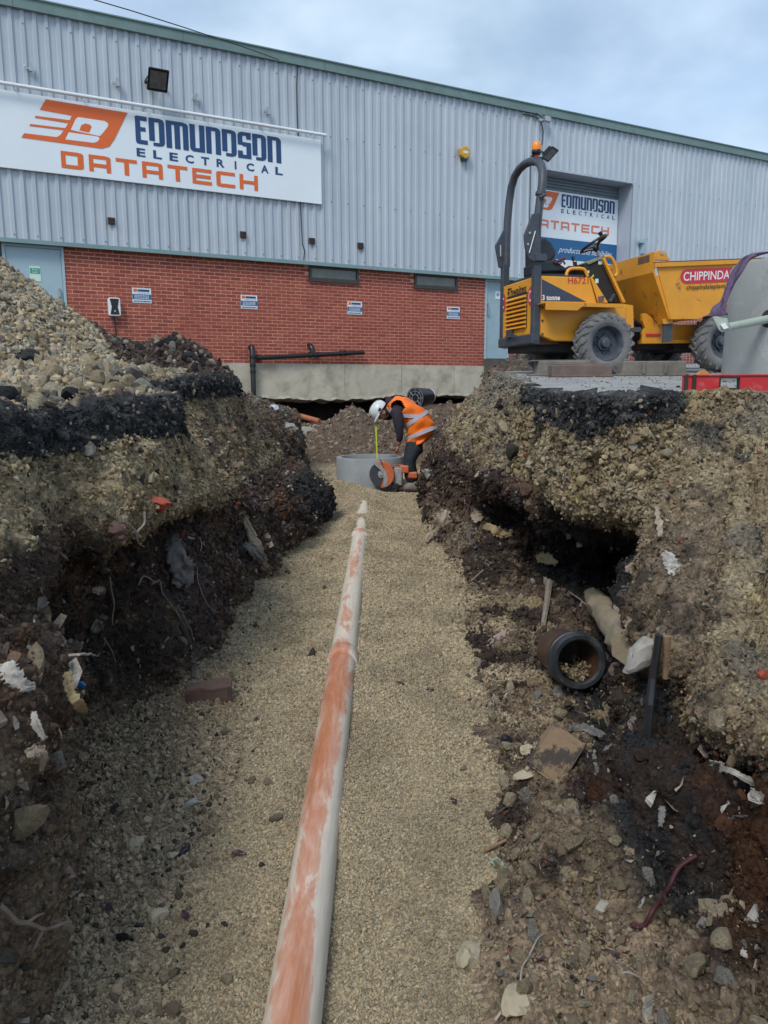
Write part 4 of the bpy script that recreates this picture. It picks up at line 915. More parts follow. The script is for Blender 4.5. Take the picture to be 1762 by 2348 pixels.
# ================================================================== loose stones
def stone_mesh(name, seed, sub=2, rough=0.30, flat=(1,0.8,0.62)):
    bm = bmesh.new(); bmesh.ops.create_icosphere(bm, subdivisions=sub, radius=1.0)
    co = np.array([v.co[:] for v in bm.verts]); n = fbm(co*0.9+seed*7.3, 3, 0.6)*rough*2.2
    # chop with random planes for crushed-stone facets
    r_ = np.random.default_rng(seed+50)
    for k in range(10):
        a = r_.normal(size=3); a /= np.linalg.norm(a); h = r_.uniform(0.45, 0.82); dd = co@a; over = dd > h; co[over] -= (dd[over]-h)[:,None]*a
    co = co*(1+n[:,None])*np.array(flat)
    for v, c in zip(bm.verts, co): v.co = c
    me = bpy.data.meshes.new(name); bm.to_mesh(me); bm.free(); return me
def stone_mat(name, attr='INSTANCER', rough=0.85, bump=0.5, sc=6.0, fixed=None, dirt=0.0):
    m, nt, b = newmat(name); L = nt.links; N = nt.nodes.new
    tc = N('ShaderNodeTexCoord')
    n = N('ShaderNodeTexNoise'); n.inputs['Scale'].default_value = sc; n.inputs['Detail'].default_value = 6; n.inputs['Roughness'].default_value = 0.7; L.new(tc.outputs['Object'], n.inputs['Vector'])
    r = N('ShaderNodeMapRange'); L.new(n.outputs[0], r.inputs[0]); r.inputs[1].default_value = 0.3; r.inputs[2].default_value = 0.7; r.inputs[3].default_value = 0.7; r.inputs[4].default_value = 1.3
    sc_ = N('ShaderNodeVectorMath'); sc_.operation = 'SCALE'; L.new(r.outputs[0], sc_.inputs['Scale'])
    if fixed is None:
        a = N('ShaderNodeAttribute'); a.attribute_type = attr; a.attribute_name = 'tint'; L.new(a.outputs['Color'], sc_.inputs[0])
    else: sc_.inputs[0].default_value = fixed
    L.new(sc_.outputs[0], b.inputs['Base Color']); b.inputs['Roughness'].default_value = rough; b.inputs['Specular IOR Level'].default_value = 0.25
    bp = N('ShaderNodeBump'); bp.inputs['Strength'].default_value = bump; bp.inputs['Distance'].default_value = 0.08; L.new(n.outputs[0], bp.inputs['Height']); L.new(bp.outputs[0], b.inputs['Normal'])
    return m
M_stone = stone_mat('loose_stone')
stones_coll = bpy.data.collections.new('stone_shapes')
for k in range(6):
    me = stone_mesh('stone_shape', k, 2, 0.16, [(1,.8,.62),(1,.9,.75),(1.1,.7,.5),(.95,.9,.8),(1.2,.65,.45),(1,.75,.7)][k]); me.materials.append(M_stone)
    stones_coll.objects.link(bpy.data.objects.new('stone_shape', me))
peb_coll = bpy.data.collections.new('pebble_shapes')
for k in range(4):
    me = stone_mesh('pebble_shape', k+20, 1 if k else 2, 0.10, [(1,.85,.7),(1,.9,.8),(1.15,.8,.65),(.95,.95,.8)][k]); me.materials.append(M_stone)
    peb_coll.objects.link(bpy.data.objects.new('pebble_shape', me))
def scatter(name, pts, sizes, tints, coll, parent=None):
    n = len(pts); me = bpy.data.meshes.new(name); me.vertices.add(n); me.vertices.foreach_set('co', np.asarray(pts, np.float32).ravel())
    a = me.attributes.new('rot', 'FLOAT_VECTOR', 'POINT'); a.data.foreach_set('vector', (rng.uniform(-3.14,3.14,(n,3))).astype(np.float32).ravel())
    sc = np.asarray(sizes)[:,None]*rng.uniform(0.75,1.25,(n,3)); a = me.attributes.new('scl', 'FLOAT_VECTOR', 'POINT'); a.data.foreach_set('vector', sc.astype(np.float32).ravel())
    a = me.attributes.new('pick', 'INT', 'POINT'); a.data.foreach_set('value', rng.integers(0, 60, n).astype(np.int32))
    a = me.attributes.new('tint', 'FLOAT_COLOR', 'POINT'); a.data.foreach_set('color', np.concatenate([np.clip(tints,0.003,0.85), np.ones((n,1))],1).astype(np.float32).ravel())
    o = bpy.data.objects.new(name, me); col.objects.link(o)
    ng = bpy.data.node_groups.new(name, 'GeometryNodeTree')
    ng.interface.new_socket('Geometry', in_out='INPUT', socket_type='NodeSocketGeometry'); ng.interface.new_socket('Geometry', in_out='OUTPUT', socket_type='NodeSocketGeometry')
    N = ng.nodes.new; L = ng.links
    gi = N('NodeGroupInput'); go = N('NodeGroupOutput'); ci = N('GeometryNodeCollectionInfo'); ci.inputs['Collection'].default_value = coll; ci.inputs['Separate Children'].default_value = True; ci.inputs['Reset Children'].default_value = True
    ip = N('GeometryNodeInstanceOnPoints'); ip.inputs['Pick Instance'].default_value = True
    def na(nm, t): q = N('GeometryNodeInputNamedAttribute'); q.data_type = t; q.inputs['Name'].default_value = nm; return q
    L.new(gi.outputs[0], ip.inputs['Points']); L.new(ci.outputs[0], ip.inputs['Instance'])
    L.new(na('pick','INT').outputs[0], ip.inputs['Instance Index']); L.new(na('scl','FLOAT_VECTOR').outputs[0], ip.inputs['Scale'])
    er = N('FunctionNodeEulerToRotation'); L.new(na('rot','FLOAT_VECTOR').outputs[0], er.inputs[0]); L.new(er.outputs[0], ip.inputs['Rotation'])
    L.new(ip.outputs[0], go.inputs[0])
    md = o.modifiers.new('scatter', 'NODES'); md.node_group = ng
    if parent: o.parent = parent
    setp(o, kind='stuff'); return o
def visible(p, mg=60):
    q = np.asarray(p)@np.array(CAM_ROT)      # world -> camera (R^T p)
    z = -q[:,2]; px = 881+F*q[:,0]/np.maximum(z,1e-3); py = 1174-F*q[:,1]/np.maximum(z,1e-3)
    return (z > 0.3)&(px > -mg)&(px < 1762+mg)&(py > -mg)&(py < 2348+mg), z
# pebbles of the gravel bed: denser and finer near the camera
NP = 430000
u = rng.uniform(0,1,NP); yy = 1.45+(u**1.35)*9.0; xx = rng.uniform(-1.3, 1.15, NP)
hh, _m = floor_h(xx, yy); pp = np.stack([xx, yy, floor_z(yy)+hh], 1)
vis, zc = visible(pp, 20); pipe_clear = np.abs(xx-PIPE_X(yy)) > PIPE_R*0.88
sz = (0.0038+0.0046*rng.uniform(0,1,NP)**2.2)*1.05*np.clip(yy/2.6, 1.0, 1.9); pp[:,2] += sz*rng.uniform(-0.4,0.6,NP)
keep = vis & (pipe_clear | (yy > 8.0)); pp, sz = pp[keep], sz[keep]
n1_ = fbm(np.stack([pp[:,0]*2.2,pp[:,1]*2.2,pp[:,2]*0],1)+3, 3); rv_ = rng.uniform(0.60,1.30,len(pp))[:,None]; hu = rng.uniform(-1,1,len(pp))[:,None]
gc = C(0.475,0.383,0.250)*rv_*(1+0.07*hu*C(1.2,0.1,-1.0))*(1-0.22*sst(-0.1,0.3,n1_)[:,None])
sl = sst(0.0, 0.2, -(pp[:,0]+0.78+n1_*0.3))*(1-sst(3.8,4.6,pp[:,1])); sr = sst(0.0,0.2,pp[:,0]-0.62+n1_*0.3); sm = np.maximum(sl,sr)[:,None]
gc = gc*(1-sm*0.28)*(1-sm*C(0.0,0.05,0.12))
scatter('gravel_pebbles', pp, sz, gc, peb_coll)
# grit and stones bedded in the banks
def bank_points(bank, n, vmin, vmax, w=None):
    o, p, nn, U, V, cols = bank
    ok = (V > vmin)&(V < vmax); vis, z = visible(p, 40); ok &= vis
    idx = np.nonzero(ok)[0]
    k = 1.0/np.maximum(z[idx],1)**0.4*np.where(cols[idx].mean(1) < 0.032, 0.35, 1.0)
    if w is not None: k = k*w(p[idx], U[idx], V[idx])
    k = k/k.sum(); c = rng.choice(idx, n, p=k)
    return p[c]+rng.normal(0,0.008,(n,3)), nn[c], U[c], V[c], cols[c], z[c]
def bed(bank, n, vmin, vmax, s0, s1, pw, name, tintf, w=None, sink=0.25):
    p, nn, U, V, c, z = bank_points(bank, n, vmin, vmax, w)
    s = s0+(s1-s0)*rng.uniform(0,1,n)**pw; s = s*np.clip(z/3.5,0.75,1.6)
    p = p-nn*0.0+nn*(s*(0.45-sink))[:,None]
    scatter(name, p, s, tintf(p,U,V,c), stones_coll)
def tint_soil(p,U,V,c):
    n = len(p); r = rng.uniform(0.6,1.5,n)[:,None]; t = c*r
    lum = c.mean(1); pale = (rng.uniform(0,1,n) < np.where(lum > 0.12, 0.10, 0.05)); t[pale] = C(0.36,0.31,0.23)*rng.uniform(0.6,1.2,pale.sum())[:,None]
    dk = (rng.uniform(0,1,n) < 0.08); t[dk] = C(0.04,0.035,0.03); rd = rng.uniform(0,1,n) < 0.004; t[rd] = C(0.20,0.06,0.035)
    return t
bed(bankL, 130000, 1.0, 9.0, 0.003, 0.018, 5.0, 'left_bank_grit', tint_soil)
bed(bankR, 160000, 1.0, 8.9, 0.003, 0.018, 5.0, 'right_bank_grit', tint_soil)
bed(bankL, 900, 1.2, 8.0, 0.012, 0.042, 4.0, 'left_bank_stones', tint_soil)
bed(bankR, 1300, 1.0, 8.6, 0.012, 0.045, 4.0, 'right_bank_stones', tint_soil)
# rubble of the spoil heap
def tint_heap(p,U,V,c):
    n = len(p); base = C(0.43,0.35,0.235)*rng.uniform(0.55,1.35,n)[:,None]*(1+0.12*rng.uniform(-1,1,n)[:,None]*C(1,0,-1.3))
    lum = c.mean(1); dark = lum < 0.09; base[dark] = c[dark]*rng.uniform(0.8,2.2,dark.sum())[:,None]
    gr = rng.uniform(0,1,n) < 0.12; base[gr] = C(0.29,0.265,0.23)*rng.uniform(0.6,1.3,gr.sum())[:,None]
    return base
bed(bankL, 60000, 9.15, 19.0, 0.008, 0.030, 3.5, 'spoil_heap_rubble', tint_heap, lambda p,U,V: 0.15+np.clip(V-9,0,6))
M_bould = [stone_mat('boulder_%s'%n, fixed=c, sc=2.2, bump=0.9) for n,c in (('cream',(0.43,0.36,0.245)),('buff',(0.34,0.275,0.18)),('grey',(0.29,0.265,0.225)),('tar',(0.03,0.03,0.032)),('yellow',(0.42,0.30,0.10)))]
bould = [[None]*5 for _ in range(8)]
for k in range(8):
    for j in range(5):
        me = stone_mesh('stone', k+40, 2, 0.20, [(1,.8,.62),(1,.85,.7),(1.1,.7,.5),(.95,.85,.7),(1.2,.75,.55),(1,.75,.7),(1,.9,.6),(1.1,.8,.5)][k]); me.materials.append(M_bould[j]); me.polygons.foreach_set('use_smooth',[True]*len(me.polygons)); me.set_sharp_from_angle(angle=R(32)); bould[k][j] = me
def boulders(bank, n, vmin, vmax, s0, s1, pw, wf, cw, sink=0.1):
    p, nn, U, V, c, z = bank_points(bank, n*2, vmin, vmax, wf); s = s0+(s1-s0)*rng.uniform(0,1,len(p))**pw
    order = np.argsort(-s); kept = []
    for i in order:
        if all((p[i]-p[j])@(p[i]-p[j]) > (0.62*(s[i]+s[j]))**2 for j in kept): kept.append(i)
        if len(kept) >= n: break
    for i in kept:
        q = cw(p[i], c[i]); me = bould[rng.integers(0,8)][q]
        o = bpy.data.objects.new('stone', me); col.objects.link(o); o.parent = bank[0]; o.location = p[i]+nn[i]*s[i]*(0.5-sink)
        o.rotation_euler = rng.uniform(-3,3,3); o.scale = s[i]*rng.uniform(0.85,1.15,3)
def cw_heap(p, c):
    if c.mean() < 0.07: return 3 if rng.uniform() < 0.45 else int(rng.choice([0,1,2]))
    return int(rng.choice([0,0,0,0,1,1,1,2] if rng.uniform() > 0.01 else [4]))
def whp(p,U,V): return (np.exp(-((V-11.2)/1.6)**2)+0.12*np.exp(-((V-13.5)/1.5)**2)+0.02)*(1-sst(8,9,p[:,1]))
boulders(bankL, 235, 9.15, 16, 0.026, 0.085, 2.8, whp, cw_heap)
def cw_bank(p, c): 
    r = rng.uniform(); return 3 if c.mean() < 0.05 and r < 0.35 else (1 if r < 0.5 else 0 if r < 0.88 else 2)
boulders(bankR, 150, 1.0, 3.2, 0.012, 0.055, 2.6, lambda p,U,V: sst(10,13,U)+0.5*sst(16,18,U), cw_bank, 0.2)
boulders(bankL, 60, 1.3, 8.0, 0.02, 0.06, 2.2, None, lambda p,c: 3 if c.mean() < .06 and rng.uniform() < .7 else 1 if rng.uniform() < .6 else 2, 0.3)
boulders(bankR, 40, 5.8, 8.6, 0.02, 0.055, 2.2, None, lambda p,c: 1 if rng.uniform() < .6 else 0, 0.3)

# loose soil spilled over the gravel along both toes
def spill(name, n, xf, s0, s1, pw, base):
    y_ = 1.45+rng.uniform(0,1,n)**1.2*6.5; x_, wgt = xf(y_, n); h3,_ = floor_h(x_, y_); p_ = np.stack([x_,y_,floor_z(y_)+h3],1)
    v,_z = visible(p_,10); k = v&(rng.uniform(0,1,n) < wgt)&(np.abs(x_-PIPE_X(y_)) > 0.12); p_ = p_[k]; m_ = len(p_)
    s_ = s0+(s1-s0)*rng.uniform(0,1,m_)**pw; p_[:,2] += s_*0.25
    t_ = base*rng.uniform(0.4,1.6,m_)[:,None]; q_ = rng.uniform(0,1,m_); t_[q_ < 0.12] = C(0.34,0.28,0.19)*rng.uniform(.6,1.2,(q_ < 0.12).sum())[:,None]; t_[q_ > 0.9] = C(0.05,0.042,0.036)
    scatter(name, p_, s_, t_, stones_coll)
def xl(y,n): 
    x = -0.42-rng.uniform(0,1,n)**0.8*1.0; e = -0.62-0.25*sst(3.4,5,y)+0.13*fbm(np.stack([y*1.7,y*0,y*0],1),3); return x, sst(-0.10,0.22,e-x)*(1-sst(4.5,6.5,y)*0.6)
def xr(y,n):
    x = 0.30+rng.uniform(0,1,n)*0.7; e = 0.56+0.18*fbm(np.stack([y*1.9,y*0+5,y*0],1),3); return x, sst(-0.12,0.15,x-e)
spill('left_loose_soil', 70000, xl, 0.003, 0.020, 4.0, C(0.33,0.25,0.17))
spill('right_loose_soil', 40000, xr, 0.003, 0.022, 4.0, C(0.19,0.14,0.095))
spill('toe_stones', 1500, lambda y,n: (lambda a,b: (np.where(rng.uniform(0,1,n) < .5, a[0], b[0]), 0.55*np.where(False, 0, 1)*np.ones(n)))(xl(y,n),xr(y,n)), 0.008, 0.040, 3.0, C(0.24,0.19,0.13))
# ================================================================== site dumper on the yard
DF = Frame(P(1396,786.5,9.38), Vector((math.cos(R(15)), math.sin(R(15)), 0)))
M_yel = mat('dumper_yellow', (0.72,0.315,0.022), 0.38, 0.10, 2.0, 0.12, 20, dirt=0.5, dirt_col=(0.42,0.20,0.05), dscale=2.2, lo=0.52, hi=0.8)
M_yelw = mat('worn_yellow', (0.66,0.285,0.022), 0.45, 0.12, 3, 0.2, 25, dirt=0.9, dirt_col=(0.16,0.075,0.035), dscale=4.5, lo=0.60, hi=0.66)
M_rops = mat('rops_grey', (0.045,0.055,0.072), 0.5, 0.15, 6, 0.15, 40, dirt=0.4, dirt_col=(0.12,0.10,0.09), dscale=5)
M_tyre = mat('tyre_rubber', (0.125,0.125,0.125), 0.85, 0.18, 5, 0.4, 40, dirt=0.7, dirt_col=(0.23,0.22,0.21), dscale=3.5, lo=0.4, hi=0.7)
M_rim = mat('rim_grey', (0.055,0.065,0.085), 0.5, 0.25, 10, dirt=0.5, dirt_col=(0.18,0.18,0.18), dscale=8)
M_red = mat('decal_red', (0.52,0.025,0.045), 0.4, 0.08, 8); M_decal = mat('decal_navy', (0.035,0.05,0.085), 0.4, 0.08)
M_text = mat('decal_white', (0.70,0.70,0.70), 0.4, 0.03); M_textb = mat('decal_black', (0.02,0.016,0.012), 0.5, 0.03); M_textr = mat('decal_redtext', (0.50,0.04,0.02), 0.5, 0.05)
M_under = mat('chassis_dark', (0.022,0.020,0.018), 0.8, 0.4, 6, 0.4, 30)
M_seat = mat('seat_vinyl', (0.022,0.025,0.032), 0.45, 0.2, 8)
M_edge = mat('worn_edge', (0.13,0.075,0.045), 0.75, 0.3, 12, 0.4, 60)
du = empty('site_dumper', DF.o, DF.rz, 'yellow three tonne site dumper with a roll bar and amber beacon parked on the slab', 'dumper')
def dp3(px, py, off): return DF.p3(px, py, off)
def dpoly(pts, off): return [DF.at(a, b, off) for a, b in pts]
B0 = 0.28                                     # near side plane of the body
yw = B0+0.98                                  # far side plane
def plate(name, pts, off, th, m, parent=None, bevel=0.0, **k):
    return MB().prism(dpoly(pts, off), off, off+th).build(name, m, parent or du, bevel=bevel, **k)
# engine housing
hz1 = DF.at(1240,632,B0)[1]; hz0 = DF.at(1240,697,B0)[1]; x_r = DF.at(1222,700,B0)[0]; x_h = DF.at(1355,660,B0)[0]
lz0 = DF.at(1300,782,B0)[1]; lz0r = DF.at(1238,765,B0)[1]; x_f = DF.at(1436,740,B0)[0]; x_c = DF.at(1272,782,B0)[0]
hood = MB(); hood.prism([(x_r+0.05,hz0+0.004),(x_h+0.10,hz0+0.004),(x_h-0.02,hz1),(x_r+0.05,hz1)], B0, yw)
hood.build('engine_cover', M_yel, du, bevel=0.012)
lw = MB(); lw.prism([(x_r+0.05,lz0r),(x_c,lz0),(x_f,lz0),(x_f,hz0),(x_r+0.05,hz0)], B0+0.004, yw-0.004); lw.build('rear_frame', M_yel, du, bevel=0.010)
# rear grille plate, slightly bowed out
gz1a = hz1-0.015; gz0a = lz0r+0.0
gr = MB(); gr.prism([(x_r+0.02,gz0a),(x_r+0.055,gz0a),(x_r+0.055,gz1a),(x_r+0.02,gz1a)], B0+0.03, yw-0.03); gr.build('rear_grille', M_yel, du, bevel=0.006)
gx = x_r+0.016
y0g, y1g = B0+0.20, yw-0.20
zg1 = gz1a-(gz1a-gz0a)*0.24; zg0 = gz0a+(gz1a-gz0a)*0.14; nl = 8; st_ = (zg1-zg0)/nl
bk = MB(); bk.box(gx-0.002, gx+0.004, y0g-0.01, y1g+0.01, zg0-0.01, zg1+0.01); bk.build('grille_opening', M_dark, du)
for i in range(nl):
    z = zg0+st_*i
    m = MB(); m.add([(gx-0.034,y0g,z),(gx-0.034,y1g,z),(gx-0.004,y1g,z+st_*0.60),(gx-0.004,y0g,z+st_*0.60),(gx-0.004,y0g,z-0.008),(gx-0.004,y1g,z-0.008)], [(0,1,2,3),(0,4,5,1),(0,3,4),(1,5,2)]); m.build('louvre', M_yel, du)
cw_ = MB(); cw_.prism([(x_r-0.01,lz0r-0.115),(x_r+0.10,lz0r-0.13),(x_r+0.10,lz0r-0.004),(x_r-0.01,lz0r-0.004)], B0-0.01, yw+0.01); cw_.build('rear_bumper', M_rops, du, bevel=0.01)
ch_ = MB(); ch_.prism([(x_r+0.10,lz0r-0.11),(x_r+0.16,lz0-0.04),(x_c+0.1,lz0-0.03),(x_c+0.1,lz0-0.002),(x_c,lz0-0.002),(x_r+0.10,lz0r-0.01)], B0+0.10, yw-0.1); ch_.build('belly_plate', M_edge, du)
m = MB(); m.box(gx-0.05,gx-0.004,yw-0.42,yw-0.30,gz0a+0.0,gz0a+0.09); m.box(gx-0.06,gx-0.05,yw-0.62,yw-0.28,gz0a-0.01,gz0a+0.01); m.build('tow_catch', M_rops, du)
# small round bolts
m = MB()
for (a,b) in ((1244,705),(1244,735),(1244,766)):
    q = dp3(a,b,B0); m.lathe([(0.014,-0.008),(0.014,0.0)], 'y', 10, Matrix.Translation((q.x,B0,q.z)))
for zz in (gz1a-0.03, gz0a+0.03):
    for yy_ in (B0+0.07, yw-0.07): m.lathe([(0.012,-0.008),(0.012,0.0)], 'x', 8, Matrix.Translation((x_r+0.02,yy_,zz)))
m.build('bolts', M_rops, du)
# navy flash and lettering on the cover
plate('navy_flash', [(1243,640),(1345,692),(1243,690)], B0-0.003, 0.002, M_decal)
def dq(a, b, c, d, off): # px rectangle TL,(x1,y0),(x1,y1),(x0,y1)
    return [dp3(a,b,off), dp3(c,b,off), dp3(c,d,off), dp3(a,d,off)]
lettering('3 tonne', dq(1244,676,1284.5,688.5,B0-0.006), M_text, du, bold=0.03)
lettering('H6721', dq(1303,635,1350,651,B0-0.004), M_textr, du, bold=0.01)
# rear lettering: plane x = const, text reads from far side to near side
xp = x_r+0.0145
def rquad(ya, yb, z0, z1): return [(xp,ya,z1),(xp,yb,z1),(xp,yb,z0),(xp,ya,z0)]
zt_ = gz1a-0.04
lettering('Thwaites', rquad(yw-0.21, B0+0.22, zt_-0.115, zt_-0.005), M_textb, du, bold=0.015)
MB().lathe([(0.02,-0.003),(0.02,0.0)], 'x', 12, Matrix.Translation((xp,yw-0.235,zt_-0.06))).build('emblem', M_textb, du)
for yc in (B0+0.105, yw-0.085):
    Mx = Matrix.Translation((xp+0.004, yc, zt_-0.17))
    MB().lathe([(0.085,-0.002),(0.085,0.0)], 'x', 24, Mx @ Matrix.Scale(1.35,4,(0,0,1)) @ Matrix.Scale(0.8,4,(0,1,0))).build('round_badge', M_red, du)
    Mx2 = Matrix.Translation((xp-0.001, yc, zt_-0.17)); mm = MB()
    for k in range(9):
        a0 = R(50+k*29); a1 = R(50+(k+1)*29)
        mm.add([Mx2 @ Vector((0,-r_*math.cos(a)*0.8,r_*math.sin(a)*1.3)) for a,r_ in ((a0,0.036),(a1,0.036),(a1,0.052),(a0,0.052))], [(0,1,2,3)])
    mm.build('badge_letter', M_text, du)
# running board over the rear wheel
bx0 = DF.at(1252,700,0.06)[0]; bx1 = DF.at(1432,700,0.06)[0]; bzt = DF.at(1400,696,0.06)[1]; bzb = DF.at(1400,705,0.06)[1]
bd = MB(); xm = DF.at(1330,710,0.06)[0]
bd.prism([(bx0,bzb-0.045),(xm-0.03,bzb-0.045),(xm+0.03,bzb),(bx1,bzb),(bx1,bzt),(bx0,bzt)], 0.06, 0.075)
bd.box(bx0, bx1, 0.075, B0+0.01, bzt-0.012, bzt-0.002); bd.build('running_board', M_yelw, du, bevel=0.003)
# roll bar
px_ = DF.at(1229.5,700,B0+0.02)[0]
pz1 = DF.at(1230,598,B0+0.02)[1]
for yy_ in (B0+0.03, yw-0.03):
    m = MB(); m.box(px_-0.045,px_+0.045,yy_-0.045,yy_+0.045,lz0r-0.09,pz1 if yy_ < 1 else DF.at(1165,606,yw-.03)[1]); m.build('roll_bar_post', M_rops, du, bevel=0.008)
hoop = [(1231,600,B0+.03),(1231,560,B0+.03),(1232,520,B0+.03),(1236,480,B0+.03),(1240,450,B0+.03),(1244,420,B0+.035),(1245,395,B0+.07),(1241,378,B0+.15),(1232,370,B0+.26),(1218,370,B0+.42),(1204,376,B0+.58),(1192,387,B0+.72),(1181,404,B0+.83),(1173,430,B0+.91),(1168,465,B0+.945),(1164,510,B0+.95),(1162,560,B0+.95),(1161.5,612,B0+.95)]
hp = [dp3(*q) for q in hoop]
MB().tube(hp, 0.050, 14).build('roll_bar_hoop', M_rops, du, smooth=True)
m = MB(); m.tube([dp3(1240,448,B0+.03),dp3(1241,441,B0+.03)],0.065,14); m.tube([dp3(1246,455,B0-.02),dp3(1232,590,B0-.02)],0.008,6); m.tube([dp3(1238,452,B0-.04),dp3(1250,446,B0-.04)],0.018,6); m.build('hoop_clamp', M_rops, du)
plate('pivot_plate', [(1203,538),(1222,490),(1237,487),(1239,598),(1226,600),(1213,592),(1205,565)], B0-0.045, 0.035, M_rops, bevel=0.006)
plate('pivot_plate', [(1137,563),(1159,521),(1168,522),(1169,616),(1145,613)], B0+.93, 0.035, M_rops, bevel=0.006)
m = MB(); m.box(px_-0.06,px_+0.09,B0-0.06,B0+0.09,pz1-0.01,pz1+0.07); m.build('post_collar', M_rops, du, bevel=0.005)
q = dp3(1213,560,B0-0.05)
m = MB(); 
for (a,b) in ((1211,560),(1215,534)): q = dp3(a,b,B0-0.05); m.lathe([(0.014,-0.01),(0.014,0.0)],'y',10,Matrix.Translation((q.x,B0-0.046,q.z)))
q0 = dp3(1148,562,B0+.92); q1 = dp3(1148.5,588,B0+.92); m.tube([q0,q1],0.010,6); q0 = dp3(1214,580,B0-0.06); q1 = dp3(1228,530,B0-0.06); m.tube([q0,q1],0.008,6)
m.build('locking_pin', M_metal, du)
bc = dp3(1230,0,B0+.27); bz = dp3(1230,368,B0+.27)
zb = lambda py: dp3(1230,py,B0+.27).z
MB().lathe([(0.022,zb(366)),(0.022,zb(354))],'z',12,Matrix.Translation((bz.x,bz.y,0))).build('beacon_stem', M_red, du)
MB().lathe([(0.045,zb(355)),(0.058,zb(352)),(0.060,zb(346)),(0.055,zb(344.5))],'z',20,Matrix.Translation((bz.x,bz.y,0))).build('beacon_base', M_black, du, smooth=True)
M_amber = mat('amber_lens', (0.85,0.25,0.01), 0.2, 0.1, 30)
MB().lathe([(0.054,zb(345)),(0.055,zb(338)),(0.052,zb(331)),(0.042,zb(326.5)),(0.024,zb(324.2)),(0.0,zb(323.6))],'z',20,Matrix.Translation((bz.x,bz.y,0))).build('beacon_lens', M_amber, du, smooth=True)
# seat, deck and levers
yc = (B0+yw)/2
sx0 = x_r+0.16
dk = MB(); dk.box(x_r+0.08, x_h-0.06, B0+0.06, yw-0.06, hz1, hz1+0.035); dk.build('deck_mat', M_seat, du, bevel=0.008)
def bulge(name, pts, y0, y1, off, m, parent=du, bev=0.03):
    p_ = dpoly(pts, off); return MB().prism(p_, y0, y1).build(name, m, parent, bevel=bev)
bulge('seat_back', [(1237,546),(1250,545),(1264,556),(1274,574),(1276,585),(1262,602),(1237,610)], yc-0.23, yc+0.23, yc-0.2, M_seat, bev=0.045)
bulge('seat_base', [(1236,600),(1262,598),(1268,590),(1280,606),(1306,622),(1236,626)], yc-0.25, yc+0.25, yc-0.2, M_seat, bev=0.02)
m = MB(); m.tube([dp3(1272,604,yc-.26),dp3(1282,598,yc-.26),dp3(1295,592,yc-.26)],0.022,8); m.build('armrest', mat('maroon_grip',(0.09,0.02,0.03),0.6,0.2), du)
m = MB(); m.tube([dp3(1279,602,yc-.28),dp3(1277,598,yc-.28)],0.012,6); m.tube([dp3(1283,606,yc-.28),dp3(1292,598,yc-.28),dp3(1296,606,yc-.28)],0.013,6); m.build('belt_buckle', M_rops, du)
for (a,b,c,d) in ((1314,588,1316,612),(1320,600,1320.5,612)):
    m = MB(); m.tube([dp3(c,d,yc-.2),dp3(a+1,b+10,yc-.2)],0.008,6); m.tube([dp3(a+1,b+10,yc-.2),dp3(a,b,yc-.2)],0.018,8); m.build('control_lever', M_black, du)
m = MB()
for k in range(4): m.tube([dp3(1292+3*k,620,yc-.1),dp3(1305+2*k,612+k,yc-.15),dp3(1325,614+2*k,yc-.15),dp3(1336,622,yc-.1)],0.014,6)
m.build('hydraulic_hose', M_black, du, smooth=True)
def rail(pts, off, name='grab_rail', r=0.020):
    MB().tube([dp3(a,b,off) for a,b in pts], r, 10).build(name, M_yel, du, smooth=True)
rail([(1299,632),(1300,626),(1303,620),(1308,616.5),(1316,615.5),(1330,615.5),(1338,616.5),(1342,620),(1345,626),(1348,634)], B0+0.06)
rail([(1386,590),(1391,588),(1397,588.5),(1403,592),(1408,600),(1413,613),(1415,623),(1414,630),(1410,634)], B0+0.05)
rail([(1341,622),(1338,612),(1340,606),(1345,603)], B0+0.30, r=0.016)
# console: black recessed panel between yellow cheeks, leaning back
con_l = [(1343,604),(1383,595),(1431,693),(1392,693),(1372,665),(1352,632)]
MB().prism(dpoly(con_l, B0+0.06), B0+0.10, yw-0.15).build('console_panel', M_under, du, bevel=0.008)
plate('console_cheek', [(1382,592),(1388,590),(1436,693),(1429,694)], B0+0.03, 0.05, M_yel, bevel=0.004)
plate('console_cheek', [(1354,636),(1358,634),(1395,694),(1372,694)], B0+0.06, 0.04, M_yel, bevel=0.003)
plate('dash_panel', [(1345,602),(1380,588),(1384,592),(1350,607)], B0+0.08, 0.36, mat('dash_olive',(0.20,0.21,0.13),0.5,0.2,20), bevel=0.006)
m = MB()
for (a,b,w,h_) in ((1377,597,9,8),(1370,638,7,10),(1352,619,4,6)): p_ = dpoly([(a,b),(a+w,b),(a+w,b+h_),(a,b+h_)], B0+0.05); m.prism(p_, B0+0.094, B0+0.099)
m.build('console_label', M_cream, du)
m = MB(); p_ = dpoly([(1360,634),(1365,628),(1366,634)], B0+0.05); m.prism(p_, B0+0.086, B0+0.092); m.build('key_tag', mat('tag_yellow',(0.6,0.6,0.02),0.5,0.05), du)
m = MB(); p_ = dpoly([(1373,680),(1386,678),(1384,692),(1374,692)], B0+0.05); m.prism(p_, B0+0.05, B0+0.08); p_ = dpoly([(1396,690),(1408,673),(1411,675),(1402,692)], B0+0.05); m.prism(p_, B0+0.04, B0+0.08); m.build('pedal', M_rim, du)
